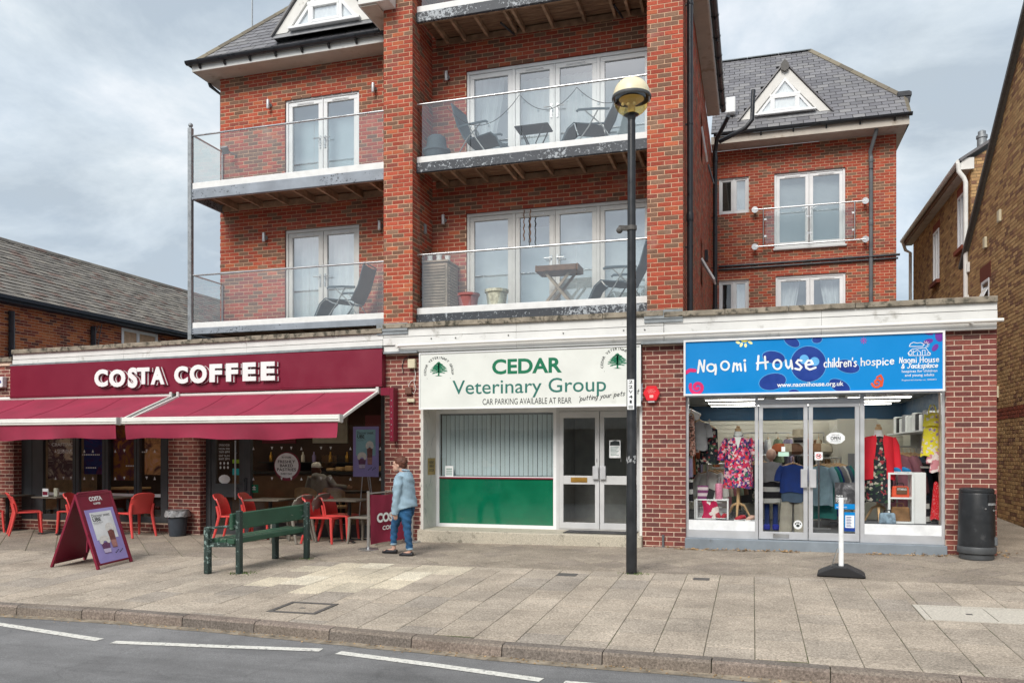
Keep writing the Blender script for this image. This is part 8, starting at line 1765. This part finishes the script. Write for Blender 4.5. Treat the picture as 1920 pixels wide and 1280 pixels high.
# left window goods
a, b = at(1305, 977, 13.6), at(1366, 936, 13.6); t = thing('crate', 'white slatted wooden crate on its side in the left charity shop window', 'crate', ((a.x+b.x)/2, 13.75, .432)); cx0, cx1, cz1 = a.x, b.x, b.z
MB().box(cx0, cx0+.025, 13.58, 13.9, .433, cz1-.02).box(cx1-.025, cx1, 13.58, 13.9, .433, cz1-.02).build('end_board', 'print_white', t, bevel=.003); MB().box(cx0, cx1, 13.58, 13.9, cz1-.02, cz1).box(cx0+.025, cx1-.025, 13.58, 13.9, .433, .45).build('side_board', 'print_white', t, bevel=.003)
for i in range(4): MB().box(cx0+.025, cx1-.025, 13.88, 13.9, .455+i*.082, .52+i*.082).build('slat', 'print_white', t)
for i in range(3): MB().box(cx0-.03-.0, cx0-.005, 13.60+.1*i, 13.66+.1*i, .433, cz1-.01).build('slat', 'upvc', t)
m_ = printmat('print_hibiscus', [(0, (.50, .02, .09)), (.68, (.55, .03, .11)), (.72, (.78, .72, .68)), (1, (.78, .7, .7))], 9); o = MB().grid(lambda u, v: (cx0+.10+.24*u+.02*sin(v*4), 13.60+.02*sin(u*9+v*3), .452+(cz1-.47)*v), 10, 8).build('towel', m_, smooth=True, solid=.02, fix=False); tag(o, 'pink towel with white flowers hanging in the white crate', 'towel')
x = at(1348, 930, 13.68).x; t = thing('bottle', 'pink flask with silver cap standing on the white crate', 'bottle', (x, 13.68, cz1)); MB().lathe([(.055, 0), (.06, .01), (.06, .24), (.05, .255), (.03, .26)], (x, 13.68, cz1), 18).build('flask', mat('flask_pink', (.62, .22, .33), .35, var=.25, vs=30), t, smooth=True); MB().lathe([(.034, .26), (.034, .32), (.02, .33), (.02, .36), (.001, .36)], (x, 13.68, cz1), 14).build('cap', 'steel', t, smooth=True)
x = at(1318, 925, 13.66).x; o = MB().box(x-.085, x+.085, 13.62, 13.68, cz1, cz1+.22).build('gift_box', printmat('print_box_stripe', [(0, (.18, .05, .14)), (.5, (.62, .52, .55))], 3.2, kind='stripe', dist=0.), bevel=.004); tag(o, 'purple and white striped box standing on the white crate', 'box'); o = MB().obox((x+.13, 13.6, cz1+.08), (.05, .01, -.02), (0, .012, 0), (.02, 0, .08)).build('gift_card', 'cloth_black'); tag(o, 'small dark packet leaning between box and flask on the crate', 'packet')
t = thing('shoes', 'pair of dark red shoes on the floor of the white crate', 'shoes', (cx1-.1, 13.6, .45)); shoe(cx1-.16, 13.56, .452, 'shoe_red', R(-80), t, .2); shoe(cx1-.07, 13.56, .452, 'shoe_red', R(-100), t, .2)
x = at(1395, 975, 13.55).x; t = thing('shoes', 'pair of red and nude heeled shoes beside the tripod of the left dummy', 'shoes', (x, 13.5, .433)); shoe(x-.06, 13.52, .434, 'shoe_red', R(-130), t); shoe(x+.10, 13.50, .434, 'shoe_nude', R(-120), t)
def rail(xa, ya, xb, yb, zr, gs, ztop=None, lab='', grp=''):
    t = thing('clothes_rail', lab, 'clothes rail', ((xa+xb)/2, (ya+yb)/2, .165)); MB().tube([(xa, ya, zr), (xb, yb, zr)], .014, 8).build('bar', 'steel', t, smooth=True)
    for x_, y_ in ((xa, ya), (xb, yb)): MB().tube([(x_, y_, zr), (x_, y_, .17)], .014, 8).build('upright', 'steel', t, smooth=True); MB().bar((x_-.2, y_, .185), (x_+.2, y_, .185), .03, .03).build('foot', 'steel', t)
    ang = atan2(yb-ya, xb-xa)
    for i, (m, w, h, sl, fl) in enumerate(gs):
        k = (i+.5)/len(gs); garment('garment', lab_g(m, i, len(gs), lab), 'garment', m, xa+(xb-xa)*k, ya+(yb-ya)*k, zr-.13, w, h, .09, fl, .4, sl, rz_=ang+pi/2+rnd.uniform(-.2, .2), group=grp, seed=i+20)
CN = {'cloth_white': 'white', 'cloth_mauve': 'mauve', 'cloth_navy': 'navy', 'cloth_teal': 'teal', 'cloth_grey': 'grey', 'cloth_beige': 'beige', 'cloth_black': 'black', 'cloth_lav': 'lavender', 'cloth_sage': 'sage green', 'cloth_brown': 'brown', 'cloth_sky': 'pale blue', 'cloth_rust': 'rust', 'cloth_green': 'green', 'cloth_denim': 'denim', 'cloth_khaki': 'khaki', 'print_leopard': 'leopard print', 'print_floral': 'floral', 'print_dark_floral': 'dark floral', 'print_pink': 'pink patterned'}
def lab_g(m, i, n, lab): return '%s garment hanging %s from the window end of the %s' % (CN.get(m, 'coloured'), ON[min(i, 9)], lab.split(' rail')[0]+' rail')
rail(-1.22, 13.95, -1.0, 16.0, 1.98, [(leop.name, .34, .75, 0, 1.1), ('cloth_white', .40, .75, .2, 1.05), ('cloth_rust', .38, .7, .3, 1.1), ('cloth_green', .36, .65, .3, 1.), ('print_dark_floral', .38, .8, .3, 1.1), ('cloth_black', .4, .7, .4, 1.), ('cloth_lav', .4, .75, .4, 1.), ('cloth_beige', .4, .7, .4, 1.), ('cloth_sage', .4, .75, .4, 1.), ('cloth_grey', .4, .7, .4, 1.)], lab='upper left rail of mixed clothes inside the charity shop', grp='garments on the upper left rail')
rail(-.75, 14.35, -.35, 15.4, 1.32, [('cloth_white', .42, .72, .3, 1.05), ('cloth_beige', .42, .7, .3, 1.), ('print_pink', .40, .7, .3, 1.), ('cloth_sage', .42, .72, .3, 1.), ('cloth_brown', .42, .7, .3, 1.)], lab='lower left rail of pale shirts inside the charity shop', grp='garments on the lower left rail')
rail(1.12, 15.2, 1.62, 16.6, 1.42, [('cloth_sky', .42, .7, .25, 1.), ('cloth_teal', .40, .95, .25, 1.1), ('cloth_navy', .40, .9, .25, 1.05), ('cloth_grey', .42, 1.0, .3, 1.1), ('cloth_white', .4, .85, .3, 1.), ('cloth_denim', .42, .8, .3, 1.), ('cloth_teal', .42, .75, .3, 1.)], lab='middle rail of blue clothes behind the right door', grp='garments on the middle rail')
rail(2.25, 14.35, 2.75, 15.6, 1.62, [('cloth_mauve', .44, 1.0, .5, 1.1), ('cloth_mauve', .40, .95, .5, 1.15), ('cloth_denim', .44, .7, .45, 1.), ('cloth_black', .44, .75, .45, 1.), ('cloth_brown', .42, .7, .4, 1.)], lab='right rail of mauve and dark coats inside the charity shop', grp='garments on the right rail')
rail(-.2, 18.75, 1.5, 18.95, 1.95, [(k, .42, .8, .4, 1.) for k in ('cloth_grey', 'cloth_navy', 'cloth_white', 'cloth_sage', 'cloth_lav', 'cloth_black', 'cloth_rust', 'cloth_beige')], lab='rear rail of hanging clothes along the charity shop back wall', grp='garments on the rear rail')
rail(-.25, 15.9, .25, 17.0, 1.45, [(k, .42, .75, .4, 1.) for k in ('cloth_black', 'print_dark_floral', 'cloth_grey', 'cloth_brown', 'cloth_navy', 'cloth_lav')], lab='central rail of dark clothes inside the charity shop', grp='garments on the central rail')
rail(2.75, 15.9, 2.85, 18.2, 1.22, [(k, .42, .75, .4, 1.) for k in ('cloth_denim', 'cloth_black', 'cloth_sage', 'cloth_brown', 'cloth_grey', 'cloth_navy', 'cloth_black', 'cloth_beige')], lab='far right rail of dark clothes inside the charity shop', grp='garments on the far right rail')
# display behind the left door
c = at(1487, 870, 14.6); garment('top', 'navy and grey t-shirt on a wooden hanger behind the left charity shop door', 'top', 'cloth_navy', c.x, 14.6, c.z, .40, .48, .10, 1.05, .5, .16, seed=41); garment('shorts', 'grey denim shorts hanging under the navy top', 'shorts', 'cloth_denim', c.x, 14.6, c.z-.42, .38, .22, .10, 1.05, .9, hanger=False, seed=42)
t = thing('trousers', 'pale khaki wide trousers hanging under the navy top behind the left door', 'trousers', (c.x, 14.6, .4))
for s in (-1, 1): MB().grid(lambda a, b, s=s: (c.x+s*(.10+.03*b)+(.095+.015*b)*cos(2*pi*a), 14.6+.05*sin(2*pi*a)*(1+.3*b)+.006*sin(a*30+b*4), c.z-.60-.72*b), 16, 8, True).build('trouser_leg', 'cloth_khaki', t, smooth=True, fix=False)
t = thing('display_stand', 'steel clothes stand carrying the navy top and trousers', 'clothes stand', (c.x, 14.66, .165)); MB().tube([(c.x, 14.68, .17), (c.x, 14.68, c.z+.13)], .014, 8).bar((c.x-.2, 14.68, .18), (c.x+.2, 14.68, .18), .03, .03).bar((c.x, 14.5, .181), (c.x, 14.86, .181), .03, .03).build('frame', 'steel', t)
c = at(1446, 858, 14.9); t = thing('child_mannequin', 'child dummy in grey top and striped skirt at the left of the left door', 'mannequin', (c.x, 14.9, .165)); MB().sphere((c.x, 14.9, c.z+.06), .085, 12, 10, sz=1.2).build('head', 'shoe_nude', t, smooth=True); MB().tube([(c.x-.07, 14.9, .62), (c.x-.07, 14.9, .26)], .045, 8).tube([(c.x+.07, 14.9, .62), (c.x+.07, 14.9, .26)], .045, 8).build('legs', 'cloth_navy', t, smooth=True); MB().box(c.x-.13, c.x-.02, 14.78, 14.95, .17, .27).box(c.x+.02, c.x+.13, 14.78, 14.95, .17, .27).build('boots', mat('boot_blue', (.01, .03, .42), .4), t, bevel=.02); MB().lathe([(.03, .0), (.03, -.1)], (c.x, 14.9, c.z-.03), 8).build('neck', 'shoe_nude', t)
garment('top', 'pale grey child top on the child dummy', 'top', 'cloth_grey', c.x, 14.9, c.z-.06, .28, .36, .16, 1.1, .5, .18, hanger=False, seed=51); garment('skirt', 'black and white striped skirt on the child dummy', 'skirt', stripe.name, c.x, 14.9, c.z-.36, .28, .42, .2, 1.55, .9, hanger=False, seed=52)
# shelves, goods and the counter at the back
sh = thing('wall_shelf', 'long shelves of bags and hats on the back wall of the charity shop', 'shelf', (.9, 19.4, .165))
for z in (1.15, 1.55): MB().box(-.9, 2.1, 19.1, 19.56, z, z+.025).build('shelf_board', 'upvc', sh)
for i in range(14):
    x = -.8+.2*i; z = 1.575 if i % 2 else 1.175; k = rnd.choice(('cloth_beige', 'cloth_rust', 'cloth_grey', 'cloth_brown', 'cloth_sage', 'bag_tan', 'cloth_teal'))
    o = MB().box(x-.08, x+.08, 19.2, 19.4, z, z+rnd.uniform(.14, .27)).build('boxed_goods', k, bevel=.02); tag(o, '%s box on the %s back shelf of the charity shop, %s from left' % (CN.get(k, 'tan'), 'upper' if i % 2 else 'lower', ON[i//2]), 'box', 'goods on the back shelves')
cn = thing('shop_counter', 'low white display counter in the middle of the charity shop floor', 'counter', (.6, 17.4, .165)); MB().box(-.1, 1.3, 17.1, 17.7, .165, 1.0).build('body', 'shop_wall', cn); MB().box(-.14, 1.34, 17.06, 17.74, 1.0, 1.04).build('top', 'oak', cn); MB().box(-.06, 1.26, 17.2, 17.7, 1.45, 1.48).box(-.06, -.02, 17.3, 17.34, 1.04, 1.45).box(1.22, 1.26, 17.3, 17.34, 1.04, 1.45).build('gantry', 'upvc', cn)
c = at(1497, 800, 17.3); t = thing('hat_display', 'cream hats and sunglasses on a display head above the counter', 'hat', (c.x, 17.3, 1.48)); MB().lathe([(.07, 0), (.06, .05), (.10, .2), (.11, .32), (.08, .42), (.001, .45)], (c.x, 17.3, 1.48), 14).build('display_head', 'net', t, smooth=True); MB().lathe([(.24, .34), (.24, .355), (.12, .37), (.11, .50), (.001, .52)], (c.x, 17.3, 1.48), 18).build('hat', 'cloth_beige', t, smooth=True); MB().box(c.x-.09, c.x+.09, 17.18, 17.2, 1.72, 1.77).build('sunglasses', 'cloth_black', t)
for i, (u, v, k) in enumerate(((1462, 832, 'cloth_rust'), (1478, 826, 'cloth_beige'), (1490, 836, 'cloth_brown'), (1532, 828, 'bag_tan'), (1545, 838, 'cloth_beige'))):
    c = at(u, v, 17.25); o = MB().lathe([(.13, 0), (.17, .06), (.15, .16), (.09, .22), (.001, .22)], (c.x, 17.25, 1.481), 14).build('straw_bag', k, smooth=True); tag(o, '%s rounded bag on the counter gantry seen through the charity shop doors' % ('rust', 'beige', 'brown', 'tan', 'cream')[i], 'bag', 'bags on the counter gantry')
t = thing('high_shelf', 'high shelf of white box files along the right wall of the charity shop', 'shelf', (3.0, 15.5, 1.9)); MB().box(2.72, 3.19, 14.2, 18.6, 1.88, 1.905).build('shelf_board', 'upvc', t); [MB().box(3.0, 3.19, y, y+.03, 1.6, 1.88).build('shelf_bracket', 'steel', t) for y in (14.5, 16, 17.6)]
for i in range(12):
    y = 14.3+i*.33; k = ('net', 'net', 'cloth_grey', 'net', 'cloth_black', 'net')[i % 6]; o = MB().box(2.78, 3.1, y, y+.24, 1.906, 2.18+.03*(i % 3)).build('box_file', k, bevel=.01); tag(o, ('grey' if k == 'cloth_grey' else 'black' if k == 'cloth_black' else 'white')+' box file standing on the high right shelf, %s from the window' % ON[min(i, 11)], 'box file', 'box files on the high right shelf')
for i in range(9):
    y = 14.6+i*.42; o = MB().box(2.6, 3.05, y, y+.3, 1.30+.0, 1.36+.05*(i % 3)).build('folded_knitwear', rnd.choice(('cloth_brown', 'cloth_black', 'cloth_sage', 'cloth_beige', 'cloth_denim')), bevel=.025); tag(o, 'folded knitwear on the right wall shelf of the charity shop, %s from the window' % ON[i], 'folded clothes', 'folded knitwear on the right shelf')
t = thing('knitwear_shelf', 'right wall shelf carrying folded knitwear in the charity shop', 'shelf', (3, 16, 1.28)); MB().box(2.55, 3.19, 14.4, 18.6, 1.27, 1.298).build('shelf_board', 'upvc', t)
pn = thing('changing_booth', 'cream panelled changing booth at the back right of the charity shop', 'booth', (2.1, 18, .165)); MB().box(1.65, 2.4, 17.6, 17.65, .165, 2.2).box(1.65, 1.70, 17.65, 19.5, .165, 2.2).build('panel', 'shop_wall', pn, bevel=.006); o = MB().box(1.85, 2.1, 17.57, 17.6, 1.2, 1.5).build('picture', 'cloth_grey', pn)
MB().box(-1.4, -1.15, 14.0, 14.3, 2.05, 2.35).build('storage_box', 'cloth_khaki', bevel=.01); tag(bpy.data.objects['storage_box'], 'khaki box on the wall above the upper left rail', 'box')
MB().obox((-1.02, 14.05, 2.18), (.13, .08, -.06), (-.03, .05, 0), (.03, .02, .06)).build('cctv_camera', 'upvc', bevel=.01); tag(bpy.data.objects['cctv_camera'], 'white camera under the charity shop ceiling at left', 'camera')
sc.cycles.use_denoising = True
sc.cycles.transparent_max_bounces = 16; sc.cycles.max_bounces = 8
